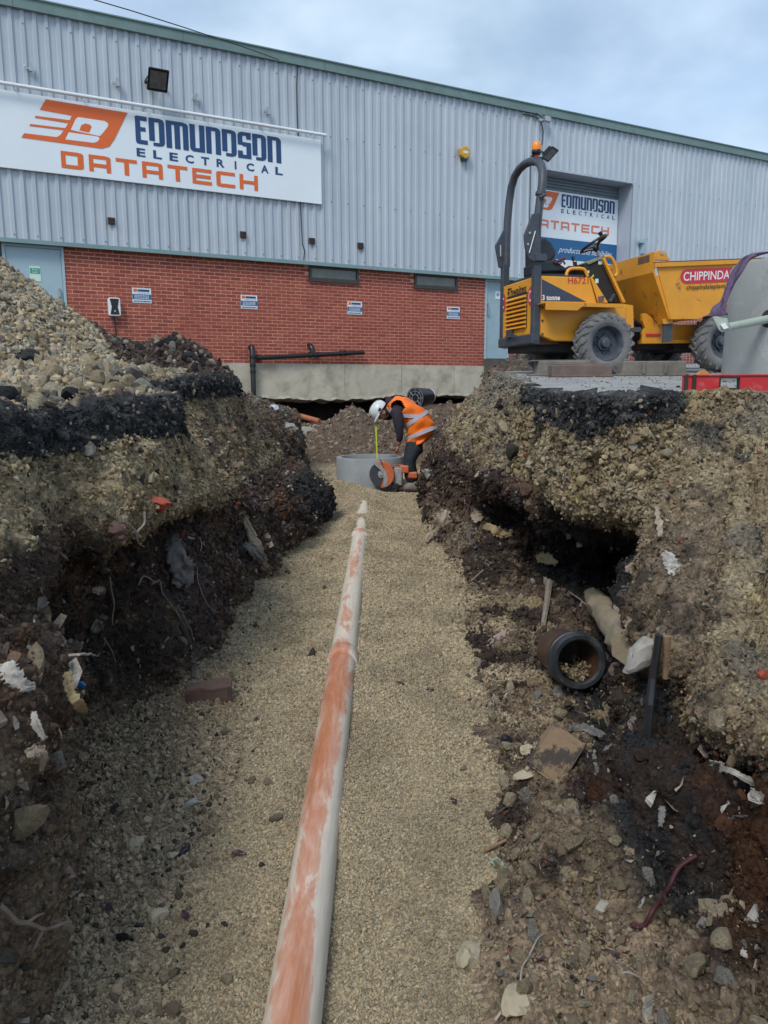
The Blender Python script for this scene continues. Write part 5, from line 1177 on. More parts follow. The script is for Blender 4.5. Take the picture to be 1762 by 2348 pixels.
# steering wheel and column
c0 = dp3(1362,559,yc-.18); nrm = (dp3(1362,559,yc-.18)-dp3(1376,586,yc-.18)).normalized()
a_ = (dp3(1387,544,yc-.18)-dp3(1335,574,yc-.18)); a_ = a_.normalized(); b_ = nrm.cross(a_).normalized(); rad = (dp3(1387,544,yc-.18)-dp3(1335,574,yc-.18)).length/2
b_ = (Vector((0,1,0))+nrm*(-0.25)).normalized()
ringp = [c0+a_*math.cos(2*math.pi*k/28)*rad+b_*math.sin(2*math.pi*k/28)*rad for k in range(29)]
sw = MB(); sw.tube(ringp, 0.017, 10, caps=False); 
for k in range(3): a = 2*math.pi*(k/3+0.1); sw.tube([c0-nrm*0.07, c0+a_*math.cos(a)*rad+b_*math.sin(a)*rad], 0.016, 8)
sw.sphere(c0-nrm*0.06, 0.045); sw.build('steering_wheel', M_black, du, smooth=True)
MB().tube([c0+a_*rad*0.82+b_*0.0, c0+a_*rad*0.82+nrm*0.09], [0.02,0.028], 10).build('wheel_knob', M_black, du)
MB().tube([c0-nrm*0.05, dp3(1376,590,yc-.18)], 0.022, 10).build('steering_column', M_metal, du)
# centre pivot post and chassis parts
plate('front_frame_post', [(1432,697),(1453,700),(1455,770),(1437,772)], B0+0.02, 0.35, M_yel, bevel=0.008)
m = MB(); m.box(DF.at(1300,800,yc-.2)[0], DF.at(1640,800,yc-.2)[0], yc-0.22, yc+0.22, DF.at(1400,800,yc-.2)[1], DF.at(1400,745,yc-.2)[1]); m.build('chassis_beam', M_under, du)
m = MB(); m.tube([dp3(1452,735,B0+.1),dp3(1470,750,B0+.2),dp3(1490,755,B0+.3)],0.03,8); m.tube([dp3(1455,755,B0+.1),dp3(1480,765,B0+.3)],0.035,8); m.build('steering_ram', M_under, du)
m = MB(); p_ = dpoly([(1446,752),(1470,750),(1474,758),(1468,762),(1448,760)], B0); m.prism(p_, B0, B0+0.1); m.build('foot_step', M_rim, du, bevel=0.004)
plate('front_frame_plate', [(1473,719),(1482,718),(1494,727),(1505,740),(1522,746),(1524,786),(1473,786),(1472,768),(1480,752),(1474,735)], B0+0.03, 0.05, M_yelw, bevel=0.003)
plate('front_frame_rail', [(1473,779),(1605,779),(1612,786),(1473,788)], B0+0.02, 0.10, M_yelw, bevel=0.004)
plate('front_frame_side', [(1540,744),(1600,744),(1612,782),(1540,782)], B0+0.10, 0.45, M_yelw)
plate('red_reflector', [(1482,765),(1516,765),(1516,771),(1482,771)], B0+0.02, 0.008, M_red)
plate('mudflap', [(1523,741),(1543,738),(1541,783),(1520,786)], 0.10, 0.02, M_rops)
plate('mudflap_bracket', [(1519,732),(1544,730),(1543,741),(1522,743)], 0.08, 0.12, M_yelw)
# skip: hopper with sloping back, open top
def skp(px,py,off): return dp3(px,py,off)
kn = 0.02; kf = kn+1.42
A1 = skp(1504,602,kn); A2 = skp(1539,732,kn); A3 = skp(1603,731,kn); A4 = skp(1640,712,kn); A5 = skp(1735,664,kn); A6 = skp(1790,591,kn)
side = [A1,A2,A3,A4,A5,A6]
def yy2(p, y): return Vector((p.x, y, p.z))
def shell(name, poly, off0, th, m=M_yelw, bev=0.0):
    return MB().prism([(p.x,p.z) for p in poly], off0, off0+th).build(name, m, sk, bevel=bev)
sk = bpy.data.objects.new('skip', None); col.objects.link(sk); sk.parent = du
shell('skip_side', side, kn, 0.012); shell('skip_side', side, kf-0.012, 0.012)
# back sheet: upper part steep, lower part slopes forward to the floor; leans towards the driver
Bt = skp(1500,578,kn+0.03)                     # top of back sheet near side
bx = A1.x-0.0; foldz = skp(1500,624,kn).z
inx = 0.40
UB = [Vector((A1.x,kn,A1.z)), Vector((A1.x-0.02,kn,foldz)), Vector((A2.x,kn,A2.z))]
m = MB()
y0_, y1_ = kn+0.012, kf-0.012
zt3 = Bt.z
m.hexa([(A1.x-0.02,y0_,foldz),(A1.x-0.02,y1_,foldz),(A1.x-0.02,y1_,zt3),(A1.x-0.02,y0_,zt3)],[(A1.x,y0_,foldz),(A1.x,y1_,foldz),(A1.x,y1_,zt3),(A1.x,y0_,zt3)])
m.hexa([(A1.x-0.02,y0_,foldz),(A1.x-0.02,y1_,foldz),(A2.x-0.02,y1_,A2.z),(A2.x-0.02,y0_,A2.z)],[(A1.x,y0_,foldz),(A1.x,y1_,foldz),(A2.x,y1_,A2.z),(A2.x,y0_,A2.z)])
m.build('skip_back', M_yelw, sk)
m = MB(); m.hexa([(A2.x,y0_,A2.z),(A3.x,y0_,A3.z),(A3.x,y1_,A3.z),(A2.x,y1_,A2.z)],[(A2.x,y0_,A2.z+.012),(A3.x,y0_,A3.z+.012),(A3.x,y1_,A3.z+.012),(A2.x,y1_,A2.z+.012)])
m.hexa([(A3.x,y0_,A3.z),(A4.x,y0_,A4.z),(A4.x,y1_,A4.z),(A3.x,y1_,A3.z)],[(A3.x,y0_,A3.z+.012),(A4.x,y0_,A4.z+.012),(A4.x,y1_,A4.z+.012),(A3.x,y1_,A3.z+.012)])
m.hexa([(A4.x,y0_,A4.z),(A5.x,y0_,A5.z),(A5.x,y1_,A5.z),(A4.x,y1_,A4.z)],[(A4.x,y0_,A4.z+.012),(A5.x,y0_,A5.z+.012),(A5.x,y1_,A5.z+.012),(A4.x,y1_,A4.z+.012)])
m.hexa([(A5.x,y0_,A5.z),(A6.x,y0_,A6.z),(A6.x,y1_,A6.z),(A5.x,y1_,A5.z)],[(A5.x+.012,y0_,A5.z+.006),(A6.x+.012,y0_,A6.z+.006),(A6.x+.012,y1_,A6.z+.006),(A5.x+.012,y1_,A5.z+.006)])
m.build('skip_floor', M_yelw, sk)
# rims
R1 = skp(1504,602,kn-0.03); R2 = skp(1790,591,kn-0.03); hr = 0.055
for y_ in (kn-0.035, kf-0.005):
    m = MB(); m.hexa([(R1.x,y_,R1.z-hr),(R2.x,y_,R2.z-hr),(R2.x,y_+0.04,R2.z-hr),(R1.x,y_+0.04,R1.z-hr)],[(R1.x,y_,R1.z),(R2.x,y_,R2.z),(R2.x,y_+0.04,R2.z),(R1.x,y_+0.04,R1.z)]); m.build('skip_rim', M_yelw, sk, bevel=0.006)
    m = MB(); m.hexa([(R1.x,y_-0.002,R1.z+0.001),(R2.x,y_-0.002,R2.z+0.001),(R2.x,y_+0.045,R2.z+0.001),(R1.x,y_+0.045,R1.z+0.001)],[(R1.x,y_-0.002,R1.z+0.009),(R2.x,y_-0.002,R2.z+0.009),(R2.x,y_+0.045,R2.z+0.009),(R1.x,y_+0.045,R1.z+0.009)]); m.build('worn_rim_edge', M_edge, sk)
lug = [(1496,596),(1501,580),(1509,574),(1522,574),(1528,579),(1537,597)]
MB().prism([(p_[0],p_[1]) for p_ in dpoly(lug, kn+0.05)], kn+0.05, kn+0.10).build('skip_lug', M_yelw, sk, bevel=0.004)
q = dp3(1518,580,kn+0.05); MB().lathe([(0.022,-0.01),(0.022,0)],'y',12,Matrix.Translation((q.x,kn+0.05,q.z))).build('lug_pin', M_metal, sk)
xx0 = A1.x-0.024
m = MB(); m.add([(xx0,kn+0.10,zt3-0.10),(xx0,kn+0.34,zt3-0.10),(xx0,kn+0.34,zt3-0.02),(xx0,kn+0.10,zt3-0.02)],[(0,1,2,3)]); m.build('data_plate', M_edge, sk)
m = MB(); m.add([(xx0,yc+.18,zt3-0.30),(xx0,yc+.30,zt3-0.30),(xx0,yc+.30,zt3-0.06),(xx0,yc+.18,zt3-0.06)],[(0,1,2,3)]); m.build('warning_sticker', M_red, sk)
sp_ = dpoly([(1475,738),(1492,724),(1500,720),(1520,742),(1505,748)], B0+0.06); 
# decals on the skip side
xo = kn-0.004
dl = dp3(1562,627.5,xo); hgt = (dp3(1575,617,xo).z-dp3(1575,650,xo).z)/2
zc0 = dp3(1575,634,xo).z; xc0 = dp3(1561,630,xo).x+hgt; xc1 = xc0+1.05
slope_ = (dp3(1690,629,xo).z-dp3(1575,634,xo).z)/(dp3(1690,629,xo).x-dp3(1575,634,xo).x)
pl_ = [(xc0-hgt*math.sin(t), zc0+hgt*math.cos(t)) for t in np.linspace(0, math.pi, 9)]+[(xc1+hgt*math.sin(t), zc0-hgt*math.cos(t)+slope_*(xc1-xc0)) for t in np.linspace(0, math.pi, 9)]
MB().prism(pl_, xo-0.002, xo).build('name_panel', M_red, sk)
def slq(x0, x1, zc_, hh_): return [(x0,xo-0.006,zc_+hh_+slope_*(x0-xc0)),(x1,xo-0.006,zc_+hh_+slope_*(x1-xc0)),(x1,xo-0.006,zc_-hh_+slope_*(x1-xc0)),(x0,xo-0.006,zc_-hh_+slope_*(x0-xc0))]
xw = dp3(1690,630,xo).x
lettering('CHIPPINDALE', slq(xc0-hgt*0.55, xc0+(xw-xc0)*1.02, zc0, hgt*0.62), M_text, sk, bold=0.012)
z2 = dp3(1575,661,xo).z
lettering('chippindaleplant.co.uk', slq(dp3(1574,661,xo).x, dp3(1574,661,xo).x+(dp3(1672,661,xo).x-dp3(1574,661,xo).x)*1.25, z2, 0.036), M_textb, sk, bold=0.008)
# wheels
def wheel(px, py, off, name_label=None):
    c = dp3(px,py,off); r = 0.392; w = 0.27
    e = bpy.data.objects.new('wheel', None); col.objects.link(e); e.parent = du; e.location = (c.x, off, c.z); e.scale = (0.95,0.95,0.95)
    pr = [(0.215,0.03),(0.235,0.012),(0.27,0.002),(0.31,0.004),(0.345,0.02),(0.365,0.05),(0.368,w/2),(0.365,w-0.05),(0.345,w-0.02),(0.27,w),(0.215,w-0.03)]
    MB().lathe(pr, 'y', 48, close=True).build('tyre', M_tyre, e, smooth=True)
    lg = MB(); n = 20
    for side_ in (0,1):
        for k in range(n):
            a0 = 2*math.pi*(k+0.5*side_)/n; dA = 0.16
            ya, yb = (0.008, w*0.56) if side_ == 0 else (w-0.008, w*0.44)
            sgn = 1
            def pt(rr, a, y): return Vector((rr*math.cos(a), y, rr*math.sin(a)))
            hwid = 0.055
            rin = 0.345
            q0 = [pt(0.335,a0-hwid,ya-0.004*(1 if side_ == 0 else -1)), pt(0.335,a0+hwid,ya-0.004*(1 if side_ == 0 else -1)), pt(0.366,a0+hwid+dA*sgn*1.6,yb), pt(0.366,a0-hwid*0.8+dA*sgn*1.6,yb)]
            q1 = [pt(0.376,a0-hwid*.8,ya+(0.015 if side_ == 0 else -0.015)), pt(0.376,a0+hwid*.8,ya+(0.015 if side_ == 0 else -0.015)), pt(0.396,a0+hwid*.8+dA*sgn*1.6,yb), pt(0.396,a0-hwid*0.6+dA*sgn*1.6,yb)]
            lg.hexa(q0, q1)
            # shoulder foot of the lug on the sidewall
            s0 = -1 if side_ == 0 else 1; yo = 0.0 if side_ == 0 else w
            lg.hexa([pt(0.305,a0-hwid-0.10,yo), pt(0.305,a0+hwid-0.12,yo), pt(0.345,a0+hwid,ya), pt(0.345,a0-hwid,ya)], [pt(0.315,a0-hwid*.8-0.10,yo+s0*0.010), pt(0.315,a0+hwid*.8-0.12,yo+s0*0.010), pt(0.380,a0+hwid*.8,ya+s0*0.002), pt(0.380,a0-hwid*.8,ya+s0*0.002)])
    lg.build('tread_lugs', M_tyre, e, bevel=0.003)
    MB().lathe([(0.222,0.028),(0.228,0.020),(0.215,0.018),(0.205,0.045),(0.185,0.075),(0.178,0.12),(0.09,0.135),(0.085,0.10),(0.06,0.10)], 'y', 40, caps=False).build('rim', M_rim, e, smooth=True)
    MB().lathe([(0.0,0.035),(0.045,0.036),(0.055,0.045),(0.060,0.10),(0.085,0.115)], 'y', 20, caps=False).build('hub', M_rim, e, smooth=True)
    nb = MB()
    for k in range(8): a = 2*math.pi*k/8; nb.lathe([(0.011,0.108),(0.011,0.135)], 'y', 6, Matrix.Translation((0.115*math.cos(a),0,0.115*math.sin(a))))
    nb.build('wheel_nuts', M_rops, e)
    return e
w1 = wheel(1396,786.5,0.0)
r2_ = dp3(1666,783,0.0)
for (x_,y_,z_) in ((r2_.x,0.0,r2_.z),(w1.location.x+0.0,1.30,w1.location.z),(r2_.x,1.30,r2_.z)):
    c = copy_tree(w1, du); c.location = (x_,y_,z_); c.rotation_euler = (0, rng.uniform(0,0.3), 0); c.scale = (0.95,0.95,0.95)
m = MB()
for x_ in (w1.location.x, r2_.x): m.tube([(x_,0.1,w1.location.z),(x_,1.45,w1.location.z)],0.06,10)
m.build('axle', M_under, du)
m = MB(); m.box(w1.location.x-0.8, w1.location.x+0.5, yc-0.35, yc+0.35, w1.location.z-0.08, w1.location.z+0.25); m.box(r2_.x-0.45, r2_.x+0.35, yc-0.35, yc+0.35, w1.location.z-0.05, w1.location.z+0.22); m.build('transmission', M_under, du)
# ================================================================== drain pipe in the trench
def pipe_material(name):
    m, nt, b = newmat(name); L = nt.links; N = nt.nodes.new
    tc = N('ShaderNodeTexCoord'); mp = N('ShaderNodeMapping'); mp.inputs['Scale'].default_value = (10, 2.2, 8); L.new(tc.outputs['Object'], mp.inputs['Vector'])
    n = N('ShaderNodeTexNoise'); n.inputs['Scale'].default_value = 1.0; n.inputs['Detail'].default_value = 9; n.inputs['Roughness'].default_value = 0.68; n.inputs['Distortion'].default_value = 0.5; L.new(mp.outputs[0], n.inputs['Vector'])
    a = N('ShaderNodeAttribute'); a.attribute_name = 'tint'; sp = N('ShaderNodeSeparateColor'); L.new(a.outputs['Color'], sp.inputs[0])
    ad = N('ShaderNodeMath'); ad.operation = 'ADD'; L.new(n.outputs[0], ad.inputs[0]); L.new(sp.outputs[0], ad.inputs[1])
    r = N('ShaderNodeValToRGB'); L.new(ad.outputs[0], r.inputs[0]); e = r.color_ramp.elements
    e[0].position = 0.36; e[0].color = (0.45,0.175,0.085,1); e[1].position = 0.74; e[1].color = (0.62,0.56,0.46,1)
    x = e.new(0.47); x.color = (0.52,0.255,0.165,1); x = e.new(0.555); x.color = (0.58,0.34,0.25,1); x = e.new(0.59); x.color = (0.61,0.51,0.41,1)
    mp2 = N('ShaderNodeMapping'); mp2.inputs['Scale'].default_value = (90, 5, 60); L.new(tc.outputs['Object'], mp2.inputs['Vector'])
    n2 = N('ShaderNodeTexNoise'); n2.inputs['Scale'].default_value = 1.0; n2.inputs['Detail'].default_value = 6; n2.inputs['Roughness'].default_value = 0.7; L.new(mp2.outputs[0], n2.inputs['Vector'])
    mr = N('ShaderNodeMapRange'); L.new(n2.outputs[0], mr.inputs[0]); mr.inputs[1].default_value = 0.3; mr.inputs[2].default_value = 0.7; mr.inputs[3].default_value = 0.86; mr.inputs[4].default_value = 1.14
    sc = N('ShaderNodeVectorMath'); sc.operation = 'SCALE'; L.new(r.outputs[0], sc.inputs[0]); L.new(mr.outputs[0], sc.inputs['Scale']); L.new(sc.outputs[0], b.inputs['Base Color'])
    b.inputs['Roughness'].default_value = 0.62; b.inputs['Specular IOR Level'].default_value = 0.3
    bp = N('ShaderNodeBump'); bp.inputs['Strength'].default_value = 0.35; bp.inputs['Distance'].default_value = 0.003; L.new(n.outputs[0], bp.inputs['Height']); L.new(bp.outputs[0], b.inputs['Normal'])
    return m
M_pipe = pipe_material('dusty_clayware')
pe = empty('drain_pipe', (PIPE_X(4), 4, floor_z(4)), 0, 'long orange plastic drain pipe smeared with grey dust, bedded in the gravel', 'pipe')
def pipe_piece(name, y0, y1, prof, n=40):
    nyp = max(2, int((y1-y0)*14)); ysp = np.linspace(y0, y1, nyp) if prof is None else np.array([q[0] for q in prof])
    rs = np.full(len(ysp), PIPE_R) if prof is None else np.array([q[1] for q in prof])
    pts = []; cl_ = []
    for yv, r_ in zip(ysp, rs):
        for k in range(n):
            a = 2*math.pi*k/n; pts.append((PIPE_X(yv)+r_*math.cos(a)-pe.location.x, yv-4, pzc(yv)+r_*math.sin(a)-pe.location.z))
            up = math.sin(a); sidew = math.cos(a)
            dust = 0.05+0.10*(1-up)+0.15*sst(0.30,0.95,abs(sidew)*(1.2 if sidew > 0 else 0.9))*1.0-0.10
            dust += 0.09*sst(4.5,4.7,yv)+0.07*sst(5.2, 7.6, yv)-0.06*sst(3.0,3.4,yv)*(1-sst(4.3,4.5,yv))*1.0 + 0.10*sst(2.0,1.2,0)*0
            cl_.append((dust,0,0))
    pts = np.array(pts); nr = len(ysp)
    g = pts.reshape(nr, n, 3); g = np.concatenate([g, g[:,:1]], 1); cc_ = np.array(cl_).reshape(nr,n,3); cc_ = np.concatenate([cc_, cc_[:,:1]], 1)
    me_o = grid_mesh(name, g.reshape(-1,3), nr, n+1, M_pipe, np.clip(cc_.reshape(-1,3)+0.0, -0.5, 1))
    me_o.parent = pe; return me_o
def pzc(y): return floor_z(y)+0.046-0.0080*(y-1.9)
pipe_piece('pipe_length', 0.9, 4.42, None)
YC = 4.42
pipe_piece('pipe_collar', 0, 0, [(YC-0.02,PIPE_R),(YC-0.018,PIPE_R+0.008),(YC,PIPE_R+0.014),(YC+0.03,PIPE_R+0.015),(YC+0.045,PIPE_R+0.013),(YC+0.12,PIPE_R+0.012),(YC+0.135,PIPE_R+0.0005)])
pipe_piece('pipe_length', YC+0.12, 7.7, None)
pipe_piece('pipe_collar', 0, 0, [(7.7,PIPE_R),(7.7,PIPE_R+0.012),(7.85,PIPE_R+0.012),(7.86,PIPE_R)])
pipe_piece('pipe_length', 7.85, 10.5, None)

# ================================================================== chamber ring, cut-off saw
M_ring = mat('ring_concrete', (0.25,0.265,0.27), 0.85, 0.12, 4, 0.35, 50, dirt=0.5, dirt_col=(0.35,0.35,0.33), dscale=3)
cr_ = P(848,1050,11.0); RZ = P(848,1053,10.55).z; rzb = floor_z(11)-0.1
e = empty('chamber_ring', (cr_.x, 11.0, rzb), 0, 'low grey concrete chamber ring half sunk in the gravel beside the worker', 'concrete ring')
ro, ri = 0.475, 0.40
MB().lathe([(ro,0),(ro,RZ-rzb-0.012),(ro-0.01,RZ-rzb),(ri+0.008,RZ-rzb),(ri,RZ-rzb-0.03),(ri,0)], 'z', 64, close=True).build('ring_wall', M_ring, e, smooth=True)
# saw
SY = 10.38
SC = lambda px,py,dy=0: P(px,py,SY+dy)
M_sawo = mat('saw_orange', (0.52,0.115,0.04), 0.45, 0.1, 20, dirt=0.8, dirt_col=(0.38,0.30,0.26), dscale=18)
M_sawg = mat('saw_grey', (0.30,0.30,0.29), 0.55, 0.15, 30, dirt=0.5, dirt_col=(0.12,0.12,0.12), dscale=22)
M_disc = mat('disc_steel', (0.06,0.065,0.075), 0.5, 0.2, 25, metal=0.3)
e = empty('cutoff_saw', SC(870,1117), 0, 'orange and grey petrol cut-off saw leaning on the chamber ring', 'saw')
def wpart(mb, name, m, par, **k):
    o = mb.build(name, m, None, **k); o.parent = par; o.matrix_parent_inverse = Matrix.Translation(par.location).inverted(); return o
dc = SC(875,1088); dr = 0.168
Mt = Matrix.Translation(dc) @ Matrix.Rotation(R(-14),4,'Z')
wpart(MB().lathe([(dr,0.0),(dr,0.004)], 'y', 48, Mt), 'cutting_disc', M_disc, e)
wpart(MB().lathe([(0.0,-0.030),(0.014,-0.030),(0.016,-0.016),(0.045,-0.012),(0.050,-0.002)], 'y', 24, Mt), 'hub', M_sawg, e)
g = MB(); n=22; pr0=[]; pr1=[]
for k in range(n+1):
    a = R(-92+214*k/n); pr0.append((0.180*math.cos(a), 0.180*math.sin(a)))
chord = [pr0[-1], (0.03,0.0), pr0[0]]
arc = pr0+[(-0.02,0.075),(0.03,0.02),(0.032,-0.06)]
vv0 = [Mt @ Vector((a,-0.026,b)) for a,b in arc]; vv1 = [Mt @ Vector((a,0.03,b)) for a,b in arc]
g.add(vv0+vv1, [tuple(range(len(arc))), tuple(range(2*len(arc)-1,len(arc)-1,-1))]+[(i,(i+1)%len(arc),(i+1)%len(arc)+len(arc),i+len(arc)) for i in range(len(arc))]); wpart(g,'blade_guard',M_sawo,e,bevel=0.004)
g = MB(); st_pts = [(-0.105,0.150),(-0.03,0.085),(0.035,0.02),(0.045,-0.05),(0.03,-0.168),(0.075,-0.160),(0.095,-0.06),(0.08,0.03),(0.02,0.11),(-0.06,0.168)]
g.add([Mt @ Vector((a,-0.030,b)) for a,b in st_pts], [tuple(range(len(st_pts)))]); wpart(g,'guard_label',M_sawg,e)
g = MB(); q0,q1 = SC(904,1073), SC(922,1113); g.box(q0.x,q1.x,SY+0.0,SY+0.2,q1.z,q0.z); wpart(g,'engine_block',M_sawg,e,bevel=0.012)
g = MB(); q0,q1 = SC(903,1068), SC(938,1085); g.box(q0.x,q1.x,SY+0.01,SY+0.19,q1.z,q0.z); wpart(g,'engine_cowl',M_sawo,e,bevel=0.015)
g = MB(); q0,q1 = SC(936,1083), SC(958,1098); g.box(q0.x,q1.x,SY+0.03,SY+0.15,q1.z,q0.z); wpart(g,'rear_handle',M_sawo,e,bevel=0.02)
wpart(MB().tube([SC(902,1078,.02),SC(904,1070,.02),SC(909,1067,.02),SC(916,1069,.02),SC(921,1078,.02)],0.010,8),'front_handle',M_black,e,smooth=True)
wpart(MB().tube([SC(871,1053,-.03),SC(874,1057,-.03),SC(877,1064,-.03),SC(881,1074,-.03)],0.006,6),'water_hose',M_black,e)
g = MB(); q0,q1 = SC(898,1108), SC(914,1120); g.box(q0.x,q1.x,SY-0.02,SY+0.15,q1.z,q0.z); wpart(g,'base_foot',M_under,e,bevel=0.01)
# tape measure
TY = 10.62
e = empty('tape_measure', P(861,1055,TY), 0, 'yellow green tape hanging straight down from the worker into the ring', 'tape measure')
g = MB(); a,b = P(859.5,950,TY), P(864,1056,TY); g.hexa([(a.x,TY,a.z),(a.x+0.022,TY-0.004,a.z),(a.x+0.022,TY-0.003,a.z),(a.x,TY+0.001,a.z)],[(b.x,TY,b.z),(b.x+0.016,TY-0.004,b.z),(b.x+0.016,TY-0.003,b.z),(b.x,TY+0.001,b.z)])
wpart(g,'blade',mat('tape_yellow',(0.50,0.62,0.02),0.4,0.04),e)
g = MB(); g.box(a.x-0.02,a.x+0.04,TY-0.02,TY+0.02,a.z,a.z+0.06); wpart(g,'case',M_black,e,bevel=0.01)

# ================================================================== worker
MY = 10.62
M_skin = mat('skin', (0.36,0.17,0.115), 0.55, 0.1, 12); M_hood = mat('hoodie', (0.022,0.016,0.026), 0.9, 0.25, 12, 0.5, 60)
M_vest = mat('hivis_orange', (0.90,0.175,0.01), 0.6, 0.06, 5, 0.3, 14, bdist=0.02); M_refl = mat('reflective_tape', (0.46,0.44,0.50), 0.4, 0.12, 14)
M_trs = mat('work_trousers', (0.016,0.024,0.033), 0.85, 0.35, 9, 0.7, 25, dirt=0.3, dirt_col=(0.05,0.055,0.06), dscale=6, bdist=0.02)
M_boot = mat('dusty_boot', (0.27,0.225,0.18), 0.85, 0.25, 14, 0.4, 50); M_helm = mat('helmet_white', (0.62,0.66,0.64), 0.3, 0.04, 5, dirt=0.3, dirt_col=(0.42,0.43,0.40), dscale=9)
M_hair = mat('dark_hair', (0.02,0.013,0.01), 0.8, 0.3, 30)
wk = empty('person', P(940,1124,MY), 0, 'person in a white helmet and orange hi-vis vest bending over the concrete ring', 'person')
def skin_body(name, verts, edges, radii, m, par, root=0, sub=2):
    me = bpy.data.meshes.new(name); me.from_pydata([tuple(Vector(v)-par.location) for v in verts], edges, [])
    o = bpy.data.objects.new(name, me); col.objects.link(o); o.parent = par
    sk_ = o.modifiers.new('skin','SKIN'); sk_.use_smooth_shade = True; sk_.branch_smoothing = 0.4
    for i,r_ in enumerate(radii):
        d = me.skin_vertices[0].data[i]; d.radius = r_ if isinstance(r_, tuple) else (r_,r_); d.use_root = (i == root)
    s_ = o.modifiers.new('sub','SUBSURF'); s_.levels = sub; s_.render_levels = sub
    me.materials.append(m); return o
def W_(px,py,dy): return P(px,py,MY+dy)
# one body: pelvis, spine, neck, head, arms, legs
nd = {'pelvis':(962,1000,0.0,0.125),'waist':(949,980,0,0.125),'chest':(927,955,0,0.135),'upper':(909,941,0,0.09),'neck':(896,937,0,0.055),'headb':(886,940,0,0.062),'head':(878,944,0,0.075),
 'shn':(911,946,-0.16,0.04),'eln':(918,992,-0.20,0.045),'wrn':(914,1023,-0.14,0.032),
 'shf':(903,940,0.16,0.04),'elf':(893,957,0.22,0.040),'wrf':(870,955,0.10,0.028),
 'hipn':(958,1012,-0.095,0.092),'knn':(936,1058,-0.11,0.064),'ann':(943,1110,-0.11,0.045),
 'hipf':(958,1012,0.095,0.092),'knf':(938,1058,0.12,0.064),'anf':(950,1109,0.13,0.045)}
ks = list(nd); ed = [('pelvis','waist'),('waist','chest'),('chest','upper'),('upper','neck'),('neck','headb'),('headb','head'),('upper','shn'),('shn','eln'),('eln','wrn'),('upper','shf'),('shf','elf'),('elf','wrf'),('pelvis','hipn'),('hipn','knn'),('knn','ann'),('pelvis','hipf'),('hipf','knf'),('knf','anf')]
body = skin_body('body', [W_(*nd[k][:3]) for k in ks], [(ks.index(a),ks.index(b)) for a,b in ed], [nd[k][3] for k in ks], M_skin, wk)
# hoodie (sleeves + collar), trousers, vest as clothing over the body
hd = {'chest':(927,955,0,0.140),'upper':(910,941,0,0.128),'collar':(899,932,0,0.078),
 'shn':(912,948,-0.165,0.100),'mid':(914,972,-0.20,0.076),'eln':(918,993,-0.205,0.058),'cuffn':(915.5,1013,-0.165,0.043),
 'shf':(903,940,0.165,0.09),'elf':(894,957,0.22,0.055),'cuff':(878,957,0.14,0.040)}
hk = list(hd); he = [('chest','upper'),('upper','collar'),('upper','shn'),('shn','mid'),('mid','eln'),('eln','cuffn'),('upper','shf'),('shf','elf'),('elf','cuff')]
skin_body('hoodie', [W_(*hd[k][:3]) for k in hk], [(hk.index(a),hk.index(b)) for a,b in he], [hd[k][3] for k in hk], M_hood, wk)
# hood bunched behind the neck
g = MB(); Mh = Matrix.Rotation(R(38),3,'Y').to_4x4(); g.sphere(W_(899,924,0.02), 0.10, Mh, 16, 10, sc=(1.05,1.1,0.62)); wpart(g,'hood',M_hood,wk,smooth=True)
td = {'pelvis':(963,1000,0,0.138),'seat':(970,1004,0,0.115),'hipn':(960,1014,-0.095,0.108),'thn':(946,1036,-0.105,0.108),'knn':(937,1058,-0.115,0.096),'shn':(941,1085,-0.115,0.090),'ann':(945,1108,-0.115,0.090),
 'hipf':(960,1014,0.095,0.108),'thf':(948,1036,0.11,0.096),'knf':(940,1058,0.125,0.084),'shf':(946,1085,0.13,0.078),'anf':(952,1107,0.135,0.074)}
tk = list(td); te = [('pelvis','seat'),('pelvis','hipn'),('hipn','thn'),('thn','knn'),('knn','shn'),('shn','ann'),('pelvis','hipf'),('hipf','thf'),('thf','knf'),('knf','shf'),('shf','anf')]
skin_body('trousers', [W_(*td[k][:3]) for k in tk], [(tk.index(a),tk.index(b)) for a,b in te], [td[k][3] for k in tk], M_trs, wk)
# vest: elliptical shell lofted along the back, drawn in profile slices (front px, back px) with half width
sl_ = [((888,929),(906,909.5),0.10),((893,940),(918,909),0.155),((900,952),(930,912),0.185),((918,957),(946,921),0.19),((929,966),(965,934),0.19),((933,981),(983,950),0.19),((934,996),(993,966),0.19),((933,1006),(997,980),0.185),((931,1014),(995,992),0.18),((936,1021),(985,1004),0.17),((947,1026),(975,1014),0.165)]
def vest_pt(u, v):      # u along the back 0..1, v around
    t = u*(len(sl_)-1); i = min(int(t), len(sl_)-2); f = t-i
    def lerp(a,b): return tuple(a[k]*(1-f)+b[k]*f for k in range(len(a)))
    fr = lerp(sl_[i][0], sl_[i+1][0]); bk_ = lerp(sl_[i][1], sl_[i+1][1]); w = sl_[i][2]*(1-f)+sl_[i+1][2]*f
    a = 2*math.pi*v; cx_ = (fr[0]+bk_[0])/2; cy_ = (fr[1]+bk_[1])/2
    e_ = 0.8; ca, sa = math.cos(a), math.sin(a); ca = math.copysign(abs(ca)**e_, ca); sa = math.copysign(abs(sa)**e_, sa)
    return P(cx_+(bk_[0]-fr[0])/2*ca, cy_+(bk_[1]-fr[1])/2*ca, MY-w*sa)
g = MB(); nu_, nv_ = 40, 48; vv = []
wr = lambda u,v: 1+0
for i in range(nu_+1):
    for k in range(nv_):
        q = vest_pt(i/nu_, k/nv_); c_ = vest_pt(i/nu_, 0).lerp(vest_pt(i/nu_, 0.5), 0.5)
        nz = 0.030*math.sin(9*i/nu_*3.1+5*math.sin(k/nv_*6.28)+1)*(0.3+0.7*i/nu_)*float(0.5+0.5*math.sin(k*0.7))
        vv.append(q+(q-c_).normalized()*nz)
